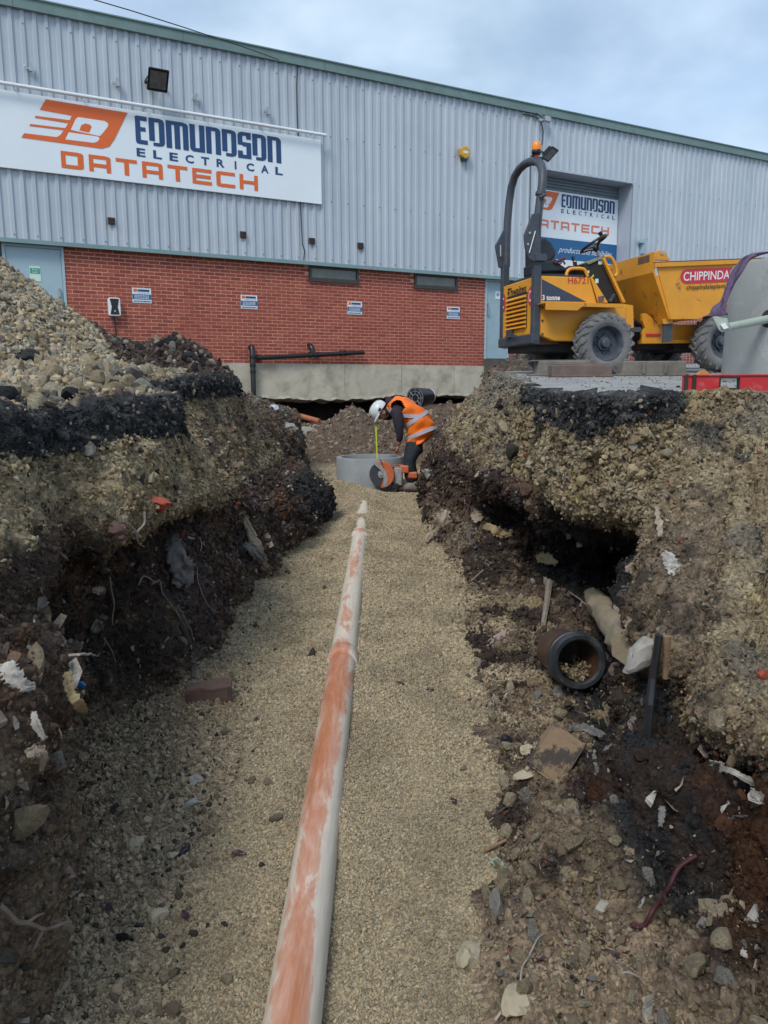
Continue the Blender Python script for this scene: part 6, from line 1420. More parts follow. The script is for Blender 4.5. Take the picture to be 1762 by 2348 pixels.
def hole(i,k):    # arm openings
    u = (i+.5)/nu_; v = (k+.5)/nv_
    for c0_ in (0.27, 0.73):
        if ((u-0.16)/0.11)**2+((v-c0_)/0.10)**2 < 1: return True
    return False
ff = [(i*nv_+k, i*nv_+(k+1)%nv_, (i+1)*nv_+(k+1)%nv_, (i+1)*nv_+k) for i in range(nu_) for k in range(nv_) if not hole(i,k)]
g.add(vv, ff); vo_ = wpart(g,'hivis_vest',M_vest,wk,smooth=True); sm_ = vo_.modifiers.new('thick','SOLIDIFY'); sm_.thickness = 0.008; sm_.offset = 0
def band(us, vs_, wd, name='reflective_band'):
    g = MB(); L_ = []
    for u,v in zip(us, vs_):
        q = vest_pt(u, v); c_ = vest_pt(u,0).lerp(vest_pt(u,0.5),0.5); nrm_ = (q-c_).normalized()
        i = u*nu_; k = v*nv_; nz = 0.030*math.sin(9*u*3.1+5*math.sin(v*6.28)+1)*(0.3+0.7*u)*float(0.5+0.5*math.sin(k*0.7))
        L_.append((q, nrm_, nz))
    vv = []
    for i,(q,nr_,nz) in enumerate(L_):
        t_ = (L_[min(i+1,len(L_)-1)][0]-L_[max(i-1,0)][0]).normalized(); s_ = nr_.cross(t_).normalized()
        for a in (-1,-0.33,0.33,1): vv.append(q+nr_*(max(nz,0)+0.016)+s_*wd*a)
    n_ = len(L_); fs = [(4*i+j,4*i+j+1,4*i+5+j,4*i+4+j) for i in range(n_-1) for j in range(3)]
    g.add(vv, fs); o = wpart(g, name, M_refl, wk, smooth=True); return o
vsb = np.linspace(0, 1, 60)
band([0.47-0.05*math.cos(2*math.pi*v)*0 for v in vsb], vsb, 0.026); band([0.70 for v in vsb], vsb, 0.026)
band(np.linspace(0.30,0.47,12), [0.13]*12, 0.026) if False else None
band([0.10,0.16,0.22,0.28,0.33,0.38,0.43,0.47], [0.40,0.40,0.385,0.36,0.33,0.29,0.25,0.21], 0.026)
band([0.05,0.12,0.20,0.28,0.36,0.44], [0.86,0.87,0.88,0.88,0.88,0.88], 0.026)
# boots
for dy_,px0_ in ((-0.115,0),(0.135,7)):
    h_ = W_(955+px0_,1119,dy_); t_ = W_(911+px0_,1122,dy_); zf = floor_z(MY)+0.0
    zf = W_(930,1126.5,dy_).z
    pr_ = [(t_.x,0.035,0.030),(t_.x+0.03,0.046,0.060),(t_.x+0.09,0.050,0.078),(t_.x+0.14,0.046,0.105),(t_.x+0.19,0.044,0.135),(t_.x+0.25,0.042,0.14),(h_.x+0.02,0.030,0.10)]
    g = MB(); vv = []; n_=12
    for (x_,w_,hh_) in pr_:
        for k in range(n_):
            a = 2*math.pi*k/n_; c_,s_ = math.cos(a),math.sin(a); vv.append((x_, MY+dy_+w_*math.copysign(abs(c_)**0.8,c_), zf+0.012+hh_*(0.5+0.5*math.copysign(abs(s_)**0.75,s_))))
    g.add(vv,[(i*n_+k,i*n_+(k+1)%n_,(i+1)*n_+(k+1)%n_,(i+1)*n_+k) for i in range(len(pr_)-1) for k in range(n_)]+[tuple(range(n_)),tuple((len(pr_)-1)*n_+k for k in range(n_))])
    wpart(g,'boot',M_boot,wk,smooth=True)
    g = MB(); g.prism([(t_.x-0.008,zf),(h_.x+0.025,zf),(h_.x+0.025,zf+0.022),(t_.x-0.005,zf+0.022)],MY+dy_-0.05,MY+dy_+0.05); wpart(g,'boot_sole',M_under,wk,bevel=0.008)
# head details: face looks down and to the left
hc = W_(877,944,0.0); fdir = Vector((-0.62,0,-0.78)).normalized(); udir = Vector((-0.78,0,0.62)).normalized(); sdir = Vector((0,-1,0))
MH = Matrix((fdir, sdir, udir)).transposed().to_4x4(); MH.translation = hc      # x forward, y to the near side, z crown
g = MB(); vv = []
g.sphere((0,0,0), 0.092, None, 24, 16, sc=(0.98,0.82,1.12))
def faceshape(v):
    x,y,z = v
    if z < -0.01: x *= 1+0.12*min(1,-z/0.08); y *= 1-0.22*min(1,-z/0.1)
    if x > 0.05 and abs(y) < 0.02 and -0.055 < z < 0.01: x += 0.022*(1-abs(y)/0.02)*(1-abs(z+0.03)/0.04 if abs(z+0.03) < 0.04 else 0)
    if x > 0.05 and abs(z-0.005) < 0.014 and 0.015 < abs(y) < 0.045: x -= 0.008
    return (x,y,z)
g.v = [tuple(MH @ Vector(faceshape(v))) for v in g.v]; wpart(g,'face',M_skin,wk,smooth=True)
g = MB(); 
for s_ in (1,-1):
    Me = MH @ Matrix.Translation((-0.008,s_*0.078,-0.012)); g.lathe([(0.004,-0.010),(0.020,-0.004),(0.026,0.004),(0.018,0.008),(0.0,0.004)],'y',12,Me @ Matrix.Scale(1.35,4,(0,0,1)))
wpart(g,'ear',M_skin,wk,smooth=True)
g = MB(); 
for s_ in (1,-1): g.sphere((MH @ Vector((0.082,s_*0.030,0.004))), 0.009, None, 8, 6)
wpart(g,'eye',M_under,wk)
g = MB(); g.box(0.092,0.098,-0.022,0.022,-0.066,-0.060, MH); wpart(g,'mouth',mat('lips',(0.22,0.07,0.06),0.5,0.1),wk)
g = MB(); g.sphere((0,0,0),0.097,None,20,12,sc=(1.0,0.86,1.08)); g.v=[v for v in g.v]; 
keepf=[f for f in g.f if sum(g.v[i][0] for i in f)/4 < (-0.005 if sum(g.v[i][2] for i in f)/4 < 0.02 else 0.06) and sum(g.v[i][2] for i in f)/4 > -0.07]
g.f=keepf; g.m=[0]*len(keepf); g.v=[tuple(MH @ Vector(v)) for v in g.v]; wpart(g,'hair',M_hair,wk,smooth=True)
# helmet: dome, peak at the front, vents and side slot
MHh = MH @ Matrix.Translation((0.012,0,0.040)) @ Matrix.Rotation(R(4),4,'Y')
g = MB(); ns_=32; prof=[(0.118,-0.018),(0.120,0.0),(0.119,0.03),(0.112,0.060),(0.095,0.090),(0.068,0.110),(0.035,0.120),(0.0,0.123)]
g.lathe(prof,'z',ns_,None)
vv=[]
for v in g.v:
    x,y,z=v; x*=1.14; y*=0.96
    if abs(y) < 0.028: z += 0.006*(1-abs(y)/0.028)*(1 if x<0.12 else 0)
    vv.append(tuple(MHh @ Vector((x,y,z))))
g.v=vv; wpart(g,'helmet',M_helm,wk,smooth=True)
g = MB(); vv=[]; n_=20
for k in range(n_+1):
    a=R(-75+150*k/n_); ext=0.055*math.cos(a*1.05)**1.5 if math.cos(a*1.05)>0 else 0
    for r_,dz in ((0.0,-0.012),(ext,-0.030-0.010*(ext/0.05))): vv.append((( (0.120+r_)*1.12*math.cos(a)),(0.120+r_*0.6)*0.97*math.sin(a),dz))
g.add([MHh @ Vector(v) for v in vv],[(2*i,2*i+1,2*i+3,2*i+2) for i in range(n_)]); o=wpart(g,'helmet_peak',M_helm,wk,smooth=True); sm_=o.modifiers.new('t','SOLIDIFY'); sm_.thickness=0.004
g = MB(); Ms = MHh @ Matrix.Translation((-0.01,0.116,0.008)); g.box(-0.030,0.018,-0.004,0.006,-0.016,0.014,Ms); wpart(g,'helmet_slot',M_black,wk,bevel=0.003)
g = MB()
for k in range(3): g.box(-0.11+k*0.018,-0.10+k*0.018,0.030,0.036,0.070+0.011*k,0.094+0.010*k,MHh)
g.tube([MHh @ Vector(q) for q in ((-0.11,-0.06,-0.02),(-0.132,0,-0.02),(-0.11,0.06,-0.02),(-0.03,0.112,-0.02))],0.006,6); wpart(g,'helmet_strap',M_black,wk)
# hands
def hand(wr_, dirv, side, par, curl=0.8, name='hand'):
    d = dirv.normalized(); s_ = side.normalized(); n_ = d.cross(s_).normalized()
    v=[wr_, wr_+d*0.045, wr_+d*0.085]; e_=[(0,1),(1,2)]; r_=[0.022,(0.036,0.020),(0.036,0.018)]
    skin_body(name+'', [v[0],v[1],v[2]], e_, r_, M_skin, par, sub=2)
    for j in range(4):
        L=[0.036,0.040,0.038,0.030][j]; b_=wr_+d*0.082+s_*(0.026-0.0175*j); pts=[b_-d*0.01,b_]; ang=0.25
        for q in range(3): ang+=curl*0.75; pts.append(pts[-1]+(d*math.cos(ang)+n_*math.sin(ang))*L*[1,.7,.55][q])
        skin_body('finger', pts, [(k,k+1) for k in range(len(pts)-1)], [0.0095,0.0095,0.009,0.008,0.007], M_skin, par, sub=1)
    b_=wr_+d*0.03+s_*0.028; pts=[b_,b_+(d*0.6+s_*0.7+n_*0.3)*0.032,b_+(d*1.3+s_*0.75+n_*0.9)*0.036]
    skin_body('thumb', pts, [(0,1),(1,2)], [0.012,0.010,0.008], M_skin, par, sub=1)
hand(W_(914,1022,-0.14), W_(909,1040,-0.13)-W_(914,1022,-0.14), Vector((-1,0.2,0)), wk, 0.9)
hand(W_(870,955,0.10), W_(862,952,0.02)-W_(870,955,0.10), Vector((0,0,1)), wk, 0.9)
# black ribbed drum behind the worker
e = empty('pipe_offcut', P(960,910,12.3), 0, 'black plastic chamber base lying on its side behind the worker', 'drum')
q=P(952,913,12.3); q1=P(985,909,12.6); ax=(q1-q).normalized(); Mz=ax.to_track_quat('Z','Y').to_matrix().to_4x4(); Mz.translation=q
LL=(q1-q).length
wpart(MB().lathe([(0.0,0.01),(0.155,0.01),(0.165,0.0),(0.165,0.03),(0.13,LL-0.03),(0.118,LL)],'z',32,Mz),'drum_wall',M_black,e,smooth=True)
wpart(MB().lathe([(0.120,LL-0.03),(0.124,LL-0.03),(0.124,LL),(0.120,LL)],'z',32,Mz,close=True),'white_rim',M_whiteB,e)
g=MB()
for r_ in (0.06,0.11,0.15): g.lathe([(r_,0.004),(r_+0.005,0.004),(r_+0.005,0.012),(r_,0.012)],'z',28,Mz,close=True)
for k in range(8): a=k*math.pi/4; g.tube([Mz @ Vector((0.05*math.cos(a),0.05*math.sin(a),0.006)),Mz @ Vector((0.15*math.cos(a),0.15*math.sin(a),0.006))],0.004,6)
wpart(g,'end_ribs',mat('rib_grey',(0.30,0.31,0.33),0.5,0.1),e)

# ================================================================== on the slab: concrete ring, lifting pin, strap, level, drainage blocks
M_cr = mat('precast_concrete', (0.285,0.295,0.285), 0.85, 0.10, 2.5, 0.5, 35, dirt=0.55, dirt_col=(0.42,0.43,0.41), dscale=2.6, lo=0.55, hi=0.66)
cy=6.9; Rr=0.62; qa=P(1677,800,cy); cx=qa.x+Rr*0.985; zb_=yard_z(6.4)+0.004; ztop=P(1762,581.5,6.4).z
e = empty('concrete_ring', (cx,cy,zb_), 0, 'tall grey precast concrete chamber ring at the right edge with a pin through its wall', 'concrete ring')
H_=ztop-zb_
g=MB(); g.lathe([(Rr+0.012,0),(Rr,H_*0.5),(Rr-0.012,H_-0.03),(Rr-0.03,H_),(Rr-0.10,H_),(Rr-0.10,0)],'z',96,Matrix.Translation((cx,cy,zb_)),close=True); wpart(g,'ring_wall',M_cr,e,smooth=True)
# lifting pin: comes out of the wall towards the left
hp0=P(1716,726,6.32); hp1=P(1668,750,6.18); ax=(hp1-hp0).normalized()
g=MB(); Mz=(Vector((-0.25,-1,0)).normalized()).to_track_quat('Z','Y').to_matrix().to_4x4(); 
import itertools
tgt=Vector((hp0.x-cx,hp0.y-cy,0)); tgt=tgt.normalized(); wallp=Vector((cx,cy,0))+tgt*(Rr-0.02); wallp.z=hp0.z
Mz=tgt.to_track_quat('Z','Y').to_matrix().to_4x4(); Mz.translation=wallp
g.lathe([(0.0,0.022),(0.058,0.022),(0.060,0.015)],'z',20,Mz @ Matrix.Scale(1.25,4,(0,1,0))); wpart(g,'pin_hole',M_under,e)
M_pin=mat('painted_steel',(0.37,0.42,0.36),0.55,0.15,10,dirt=0.5,dirt_col=(0.22,0.24,0.21),dscale=10)
e2 = empty('lifting_pin', hp1, 0, 'pale green steel lifting pin and plate poking out of the tall concrete ring', 'lifting pin')
wp=Vector((wallp.x,wallp.y,hp0.z))
wpart(MB().tube([wp+tgt*-0.0, hp1],[0.034,0.030],16),'pin',M_pin,e2,smooth=True)
pl_=[(1634,726),(1652,726),(1668,730),(1671,745),(1672,752),(1664,760),(1656,762),(1648,756),(1642,742),(1637,733)]
g=MB(); v0=[P(a,b,6.12) for a,b in pl_]; v1=[P(a+1,b,6.16) for a,b in pl_]; g.hexa if False else None
g.add(v0+v1,[tuple(range(10)),tuple(range(19,9,-1))]+[(i,(i+1)%10,(i+1)%10+10,i+10) for i in range(10)]); wpart(g,'plate',M_pin,e2,bevel=0.006)
g=MB(); v0=[P(a,b,6.09) for a,b in ((1652,744),(1664,740),(1667,747),(1672,752),(1660,756))]; v1=[P(a,b,6.12) for a,b in ((1652,744),(1664,740),(1667,747),(1672,752),(1660,756))]; g.add(v0+v1,[(0,1,2,3,4),(9,8,7,6,5)]+[(i,(i+1)%5,(i+1)%5+5,i+5) for i in range(5)]); wpart(g,'cotter',M_whiteB,e2,bevel=0.004)
# strap: flat purple webbing from the plate up over the rim
M_strap=mat('purple_webbing',(0.105,0.065,0.13),0.85,0.25,30,0.4,90,dirt=0.4,dirt_col=(0.20,0.17,0.19),dscale=8)
sp=[(1649,724,6.12,40,1.0),(1650,712,6.12,34,.9),(1657,696,6.14,17,.7),(1667,670,6.15,15,.7),(1679,645,6.16,17,.8),(1692,621,6.17,22,.9),(1706,600,6.18,18,.9),(1722,588,6.20,11,.8),(1740,583,6.24,7,.6),(1758,580,6.34,5,.6),(1776,580,6.5,5,.6)]
def ribbon(name, sp, m, par, th=0.004, tw=None):
    c_=[P(a,b,y) for a,b,y,w,_ in sp]; nn=[]; g=MB(); vv=[]
    fine=[]; ws=[]
    T_=np.linspace(0,len(sp)-1,len(sp)*5); cc_=catmull(np.array([list(q) for q in c_]),T_); wws=catmull(np.array([[q[3]*q[2]/F*0.5] for q in sp]),T_)
    for i in range(len(T_)):
        t_=Vector(cc_[min(i+1,len(T_)-1)]-cc_[max(i-1,0)]).normalized(); view=Vector((0,-1,0)); s_=t_.cross(view).normalized(); n_=s_.cross(t_)
        for a in (-1,-0.35,0.3,1): vv.append(Vector(cc_[i])+s_*a*float(wws[i][0])+n_*0.012*math.sin(a*3+i*0.35))
    g.add(vv,[(4*i+j,4*i+j+1,4*i+5+j,4*i+4+j) for i in range(len(T_)-1) for j in range(3)]); o=wpart(g,name,m,par,smooth=True) if par else g.build(name,m,None,smooth=True)
    s2=o.modifiers.new('t','SOLIDIFY'); s2.thickness=th; return o
e3=empty('lifting_strap', P(1690,660,6.16), 0, 'dusty purple webbing strap slung from the lifting plate over the concrete ring', 'strap')
ribbon('webbing', sp, M_strap, e3)
# red level
LY=4.78; M_lvl=mat('red_paint',(0.48,0.020,0.025),0.4,0.08,8,dirt=0.7,dirt_col=(0.40,0.20,0.19),dscale=9,lo=0.55,hi=0.7)
qa=P(1569,859,LY); qb=P(1569,903,LY); L0=qa.x; zt_=qa.z; zbt=qb.z; L1=L0+1.2; hh=zt_-zbt
e4=empty('spirit_level',(L0,LY,zbt),0,'long red box section level standing on edge along the slab lip','spirit level')
hx0=P(1652,880,LY).x; hx1=P(1696,880,LY).x; hz0_=P(1670,891,LY).z; hz1_=P(1670,866,LY).z
g=MB()
for (a,b,c,d) in ((L0,hx0,zbt+hh*.12,zt_-hh*.08),(hx1,L1,zbt+hh*.12,zt_-hh*.08),(hx0,hx1,hz1_,zt_-hh*.08),(hx0,hx1,zbt+hh*.12,hz0_)): g.box(a,b,LY+0.006,LY+0.026,c,d)
wpart(g,'web',M_lvl,e4)
for a,b in ((zt_-hh*.08,zt_),(zbt+hh*.02,zbt+hh*.12)):
    g=MB(); g.box(L0,L1,LY-0.004,LY+0.034,a,b); wpart(g,'flange',M_lvl,e4,bevel=0.002)
g=MB(); 
for a in (L0+0.005,L0+0.055): g.box(a,a+0.022,LY-0.006,LY+0.036,zbt,zt_+0.001)
wpart(g,'end_block',M_under,e4,bevel=0.003)
g=MB(); g.box(L0+0.03,L0+0.10,LY-0.003,LY+0.03,zbt-0.004,zbt+hh*.25); wpart(g,'end_foot',M_lvl,e4,bevel=0.003)
g=MB(); g.box(hx0-0.004,hx0+0.004,LY+0.002,LY+0.03,hz0_,hz1_); g.box(hx1-0.004,hx1+0.004,LY+0.002,LY+0.03,hz0_,hz1_); g.box(hx0,hx1,LY+0.002,LY+0.03,hz1_-0.004,hz1_+0.003); g.box(hx0,hx1,LY+0.002,LY+0.03,hz0_-0.003,hz0_+0.004); wpart(g,'hand_hole_rim',M_under,e4)
# orange offcut by the far wheel, drainage blocks
o=MB().prism([(0,0),(0.17,0),(0.155,0.025),(0.09,0.065),(0.02,0.02)],0,0.12).build('orange_scrap',mat('scrap_orange',(0.55,0.22,0.06),0.6,0.2,20),None,label='crumpled orange plastic scrap on the slab in front of the front wheel',cat='scrap'); q=on_yard(1597,857); o.location=P(1597,857,8.2); o.location.z=yard_z(8.2)
M_blk=mat('old_concrete',(0.155,0.14,0.12),0.9,0.22,6,0.6,40,dirt=0.7,dirt_col=(0.25,0.23,0.20),dscale=7); M_blkb=mat('brown_concrete',(0.135,0.10,0.085),0.9,0.2,7,0.5,40,dirt=0.6,dirt_col=(0.20,0.15,0.12),dscale=8)
def blk(x0,x1,py0,py1,Y,d,m,label,feet=False,slant=0.0):
    a=P(x0,py1,Y); b=P(x1,py1,Y); z0=yard_z(Y)+0.003; z1=z0+(P(x0,py0,Y).z-P(x0,py1,Y).z)
    e=empty('drainage_block',((a.x+b.x)/2,Y,z0),0,label,'concrete block','old concrete blocks lined up before the dumper')
    w=b.x-a.x; g=MB()
    g.prism([(a.x+slant*1.2,z0),(b.x-slant*.4,z0),(b.x-slant,z1),(a.x+slant*1.6,z1)],Y,Y+d); wpart(g,'block_body',m,e,bevel=0.012)
    g=MB(); g.box(a.x,b.x,Y-0.02,Y+d+0.02,z0-0.001,z0+0.022); wpart(g,'block_foot',m,e,bevel=0.006)
    if feet:
        for t in (0.36,0.66): g=MB(); xx=a.x+w*t; g.prism([(xx-0.018,z0+0.02),(xx+0.018,z0+0.02),(xx+0.014,z1-0.02),(xx-0.014,z1-0.02)],Y-0.03,Y+0.01); wpart(g,'rib',m,e,bevel=0.004)
    else:
        g=MB(); g.box(a.x+0.02,b.x-0.02,Y+0.03,Y+d-0.03,z1-0.004,z1+0.012); wpart(g,'top_lip',m,e,bevel=0.004)
blk(1216,1368,824,858,8.75,0.25,M_blk,'mossy grey concrete block behind the brown one, under the rear wheel',slant=0.06)
blk(1266,1405,834,862,8.15,0.22,M_blkb,'plain brown concrete block, frontmost of the row before the dumper')
blk(1414,1582,827,861,8.5,0.25,M_blk,'ribbed grey concrete block right of the brown one',True,slant=0.05)
# mesh fence panel glimpsed under the dumper
FY=12.2; e=empty('mesh_fence',P(1480,855,FY),0,'galvanised mesh fence panel seen between the dumper wheels','fence')
x0=P(1440,850,FY).x; x1=P(1790,850,FY).x; z0=yard_z(FY)+.03; z1=z0+1.0
g=MB()
x=x0
while x<x1: g.box(x-0.003,x+0.003,FY-0.003,FY+0.003,z0,z1); x+=0.05
z=z0
while z<z1: g.box(x0,x1,FY-0.0065,FY-0.0035,z-0.0025,z+0.0025); z+=0.10
wpart(g,'mesh',M_metal,e); g=MB()
g.tube([(x0,FY,z0-.03),(x0,FY,z1)],0.02,8); g.tube([(x1,FY,z0-.03),(x1,FY,z1)],0.02,8); g.tube([(x0,FY,z0),(x1,FY,z0)],0.018,8); g.tube([(x0,FY,z1),(x1,FY,z1)],0.018,8); wpart(g,'frame',M_metal,e)
# earth heap between the slab and the blue door
def mound(name,cx,cy,r,h,z0f,label_tint,n=110,seed=0,asp=1.0,kind='structure'):
    th=np.linspace(0,2*math.pi,n); rr=np.linspace(0,1,46); TT,RR=np.meshgrid(th,rr,indexing='ij')
    x=cx+RR*r*np.cos(TT)*asp; y=cy+RR*r*np.sin(TT); zz=z0f(y)+h*(1-RR)**1.0-0.06*RR**6
    p=np.stack([x.ravel(),y.ravel(),zz.ravel()],1); p[:,2]+=(fbm(p*3+seed,4,0.6)*0.10+fbm(p*12,3)*0.03)*(1-RR.ravel()**4)
    nn=fbm(p*6+seed,3); c=mixc(np.tile(label_tint,(len(p),1)),label_tint*1.7,sst(-.1,.3,nn)); g=grid_mesh(name,p,n,46,M_soil,c); setp(g,kind=kind); return p,c
pm,cm=mound('earth_heap',2.95,12.7,1.35,0.62,lambda y: yard_z(y)-0.03,C(0.085,0.065,0.05))
ok,_z=visible(pm,10); ii=rng.choice(np.nonzero(ok)[0],3500); scatter('earth_heap_grit',pm[ii]+rng.normal(0,.01,(3500,3)),rng.uniform(.006,.03,3500)**1.0,cm[ii]*rng.uniform(.6,2.6,3500)[:,None],stones_coll)
# grit over far mound and floor beyond the ring
okf=(mound_:=None) if False else None
hh2,m2=floor_h(p[:,0],p[:,1]); 
fx=rng.uniform(-2.6,2.6,26000); fy=rng.uniform(10.8,17.5,26000); fh,fm=floor_h(fx,fy); pf=np.stack([fx,fy,floor_z(fy)+fh],1); v_,_=visible(pf,5); r_in=np.hypot(fx-cr_.x,fy-11)<0.5; k_=v_&~r_in&(rng.uniform(0,1,26000)<0.25+0.75*sst(.02,.2,fm)); pf=pf[k_]; fm=fm[k_]
tf=mixc(np.tile(GRAV,(len(pf),1)),np.tile(C(0.20,0.155,0.115),(len(pf),1)),sst(.03,.2,fm))*rng.uniform(.5,1.6,len(pf))[:,None]
scatter('far_floor_grit',pf,0.010+0.055*rng.uniform(0,1,len(pf))**5,tf,stones_coll)
# slab crumbs
sx=rng.uniform(1.4,6.0,1500); sy=rng.uniform(4.8,10.5,1500); ps=np.stack([sx,sy,yard_z(sy)+0.003],1); ok=(sx>1.35+0.0*sy)&(~((np.hypot(sx-cx,sy-cy)<Rr+.05)))
ps=ps[ok]; scatter('slab_crumbs',ps,0.004+0.014*rng.uniform(0,1,len(ps))**4,C(0.2,0.18,0.15)*rng.uniform(.3,1.5,len(ps))[:,None],stones_coll)
# ================================================================== rubbish, roots and fragments in the banks
from mathutils.bvhtree import BVHTree
def bvh_of(o):
    me = o.data; return BVHTree.FromPolygons([v.co for v in me.vertices], [tuple(p.vertices) for p in me.polygons])
TREES = [bvh_of(bankL[0]), bvh_of(bankR[0]), bvh_of(floor)]
def hit(px, py, lift=0.01):
    d = ray(px, py).normalized(); best = None
    for t in TREES:
        r_ = t.ray_cast(Vector((0,0,0)), d)
        if r_[0] is not None and (best is None or r_[3] < best[0]): best = (r_[3], r_[0], r_[1])
    if best is None: p_ = on_floor(px, max(py,1000)); return p_, Vector((0,0,1))
    n_ = best[2] if best[2].dot(d) < 0 else -best[2]
    return best[1]+n_*lift*0.6-d*lift, n_
M_cloth = {k: mat('cloth_'+k, c, 0.9, 0.3, 30, 0.7, 60, dirt=0.7, dirt_col=dc_, dscale=14, bdist=0.01) for k,c,dc_ in (('grey',(0.17,0.16,0.15),(0.05,0.045,0.04)),('sack',(0.32,0.26,0.19),(0.10,0.07,0.05)),('white',(0.40,0.375,0.33),(0.13,0.10,0.08)),('dark',(0.10,0.085,0.075),(0.04,0.03,0.03)),('tan',(0.40,0.30,0.16),(0.16,0.10,0.06)),('pink',(0.30,0.225,0.195),(0.12,0.08,0.07)))}
def rag(name, path, m, label, cat, lift=0.02, seed=0, group=None):
    pts = []
    for px,py,w in path:
        q,n_ = hit(px,py,lift); pts.append((q.x,q.y,q.z,w*q.y/F*0.5))
    T_ = np.linspace(0,len(pts)-1,(len(pts)-1)*8+1); c_ = catmull(np.array(pts),T_); k_ = 9; vv = []
    for i in range(len(T_)):
        p0 = Vector(c_[max(i-1,0)][:3]); p1 = Vector(c_[min(i+1,len(T_)-1)][:3]); t_ = (p1-p0).normalized(); vw = -Vector(c_[i][:3]).normalized(); s_ = t_.cross(vw).normalized()
        w = c_[i][3]*(1+0.45*float(noise([[i*0.55,seed,0]])[0]))
        for k in range(k_):
            a = -1+2*k/(k_-1); q = Vector(c_[i][:3])+s_*a*w*(1+0.3*float(noise([[i*0.9,seed+k,3]])[0]))
            f_ = float(noise([[a*2.3+seed,i*0.28,1]])[0])*0.9+0.35*math.sin(a*6+seed+i*0.2); vv.append(q+vw*abs(w)*0.35*f_)
    g = MB(); fs = []
    for i in range(len(T_)-1):
        for k in range(k_-1):
            if (k in (0,k_-2) or i in (0,len(T_)-2)) and rng.uniform() < 0.3: continue
            fs.append((i*k_+k,i*k_+k+1,(i+1)*k_+k+1,(i+1)*k_+k))
    g.add(vv, fs); o = g.build(name, m, None, smooth=True, label=label, cat=cat, group=group); s2 = o.modifiers.new('t','SOLIDIFY'); s2.thickness = 0.0025; return o
CG = 'rags and plastic caught in the trench walls'
rag('cloth_rag',[(385,1232,30),(398,1255,48),(408,1285,52),(425,1310,62),(440,1330,40)],M_cloth['grey'],'large grey rag bunched in the dark hollow of the left wall','rag',0.05,1,CG)
rag('cloth_rag',[(392,1318,22),(400,1338,34),(415,1352,26)],M_cloth['grey'],'small grey fold of cloth just under the large grey rag','rag',0.05,2,CG)
rag('cloth_strip',[(404,1388,12),(414,1420,16),(430,1460,20),(444,1500,16),(446,1535,14),(443,1560,6)],M_cloth['dark'],'long dark fabric strip trailing down the left wall','rag',0.03,3,CG)
rag('sacking',[(560,1190,10),(572,1220,18),(588,1255,26),(604,1290,22),(622,1320,16)],M_cloth['sack'],'torn tan sacking hanging near the gravel on the left','rag',0.04,4,CG)
rag('sacking',[(556,1250,12),(580,1262,30),(600,1285,16)],M_cloth['grey'],'grey triangular rag beside the torn tan sacking','rag',0.05,5,CG)
rag('sacking',[(606,1225,10),(612,1240,18),(620,1255,10)],M_cloth['sack'],'little pale scrap of sacking above the gravel on the left','rag',0.04,6,CG)
rag('plastic_sheet',[(142,1548,20),(150,1570,26),(158,1595,24),(172,1618,26),(185,1640,12)],M_cloth['tan'],'yellowish torn plastic low on the left wall next to the blue scrap','plastic',0.04,7,CG)
rag('plastic_sheet',[(-10,1520,30),(20,1545,52),(45,1560,30),(62,1566,16)],M_cloth['white'],'white plastic sheet sticking out at the left edge','plastic',0.05,8,CG)
rag('plastic_sheet',[(158,1468,24),(170,1485,34),(188,1498,22)],M_cloth['pink'],'crumpled pinkish plastic in the lower left wall','plastic',0.04,9,CG)
rag('plastic_sheet',[(205,1425,22),(220,1438,34),(232,1448,20)],M_cloth['grey'],'crumpled grey plastic above the pinkish one','plastic',0.04,10,CG)
rag('plastic_sheet',[(66,1640,10),(75,1665,20),(95,1692,14)],M_cloth['white'],'thin white plastic shred on the near left wall','plastic',0.04,11,CG)
rag('plastic_sheet',[(56,1720,16),(75,1712,30),(95,1722,22),(88,1750,10)],M_cloth['sack'],'tan and white plastic flap on the near left wall','plastic',0.04,12,CG)
rag('plastic_sheet',[(205,1345,14),(222,1358,22),(240,1366,10)],M_cloth['sack'],'small cream scrap inside the left hollow','plastic',0.04,13,CG)
rag('cloth_rag',[(1025,1168,22),(1015,1195,36),(998,1220,22),(978,1248,10)],M_cloth['sack'],'pale tan rag on the right wall nearest the worker','rag',0.05,14,CG)
rag('cloth_rag',[(1068,1165,26),(1088,1178,38),(1102,1200,20)],M_cloth['sack'],'frayed brown cloth on the right wall behind the grey stick','rag',0.05,15,CG)
rag('cloth_rag',[(1078,1205,18),(1080,1235,16),(1088,1262,8)],M_cloth['dark'],'narrow dark cloth tail below the frayed brown cloth','rag',0.05,16,CG)
rag('cardboard',[(1108,1210,10),(1130,1218,24),(1155,1226,22),(1172,1232,8)],M_cloth['tan'],'flattened yellowish card in the right hollow','card',0.06,17,CG)
rag('cloth_rag',[(1520,1275,16),(1535,1295,34),(1545,1320,26),(1560,1300,14)],M_cloth['white'],'crumpled whitish cloth on the tan face above the black duct','rag',0.04,18,CG)
rag('cloth_rag',[(1505,1165,6),(1510,1200,16),(1515,1240,10)],M_cloth['sack'],'thin pale flake standing out of the tan face','rag',0.03,19,CG)
rag('cloth_rag',[(1232,1290,16),(1256,1282,30),(1284,1296,16)],M_cloth['tan'],'rounded layered brown lump in the right hollow','rag',0.06,20,CG)
rag('plastic_sheet',[(1126,1980,12),(1140,1984,22),(1154,1994,12)],mat('mint_plastic',(0.22,0.33,0.25),0.8,0.3,30,dirt=0.7,dirt_col=(0.12,0.10,0.07),dscale=30),'pale green plastic shred at the edge of the gravel','plastic',0.02,21,CG)
rag('white_tube',[(1642,1722,34),(1665,1745,26),(1690,1772,14),(1715,1800,26),(1745,1830,36),(1762,1842,20)],M_cloth['white'],'long white and black plastic strip in the lower right hollow','plastic',0.06,22,CG)
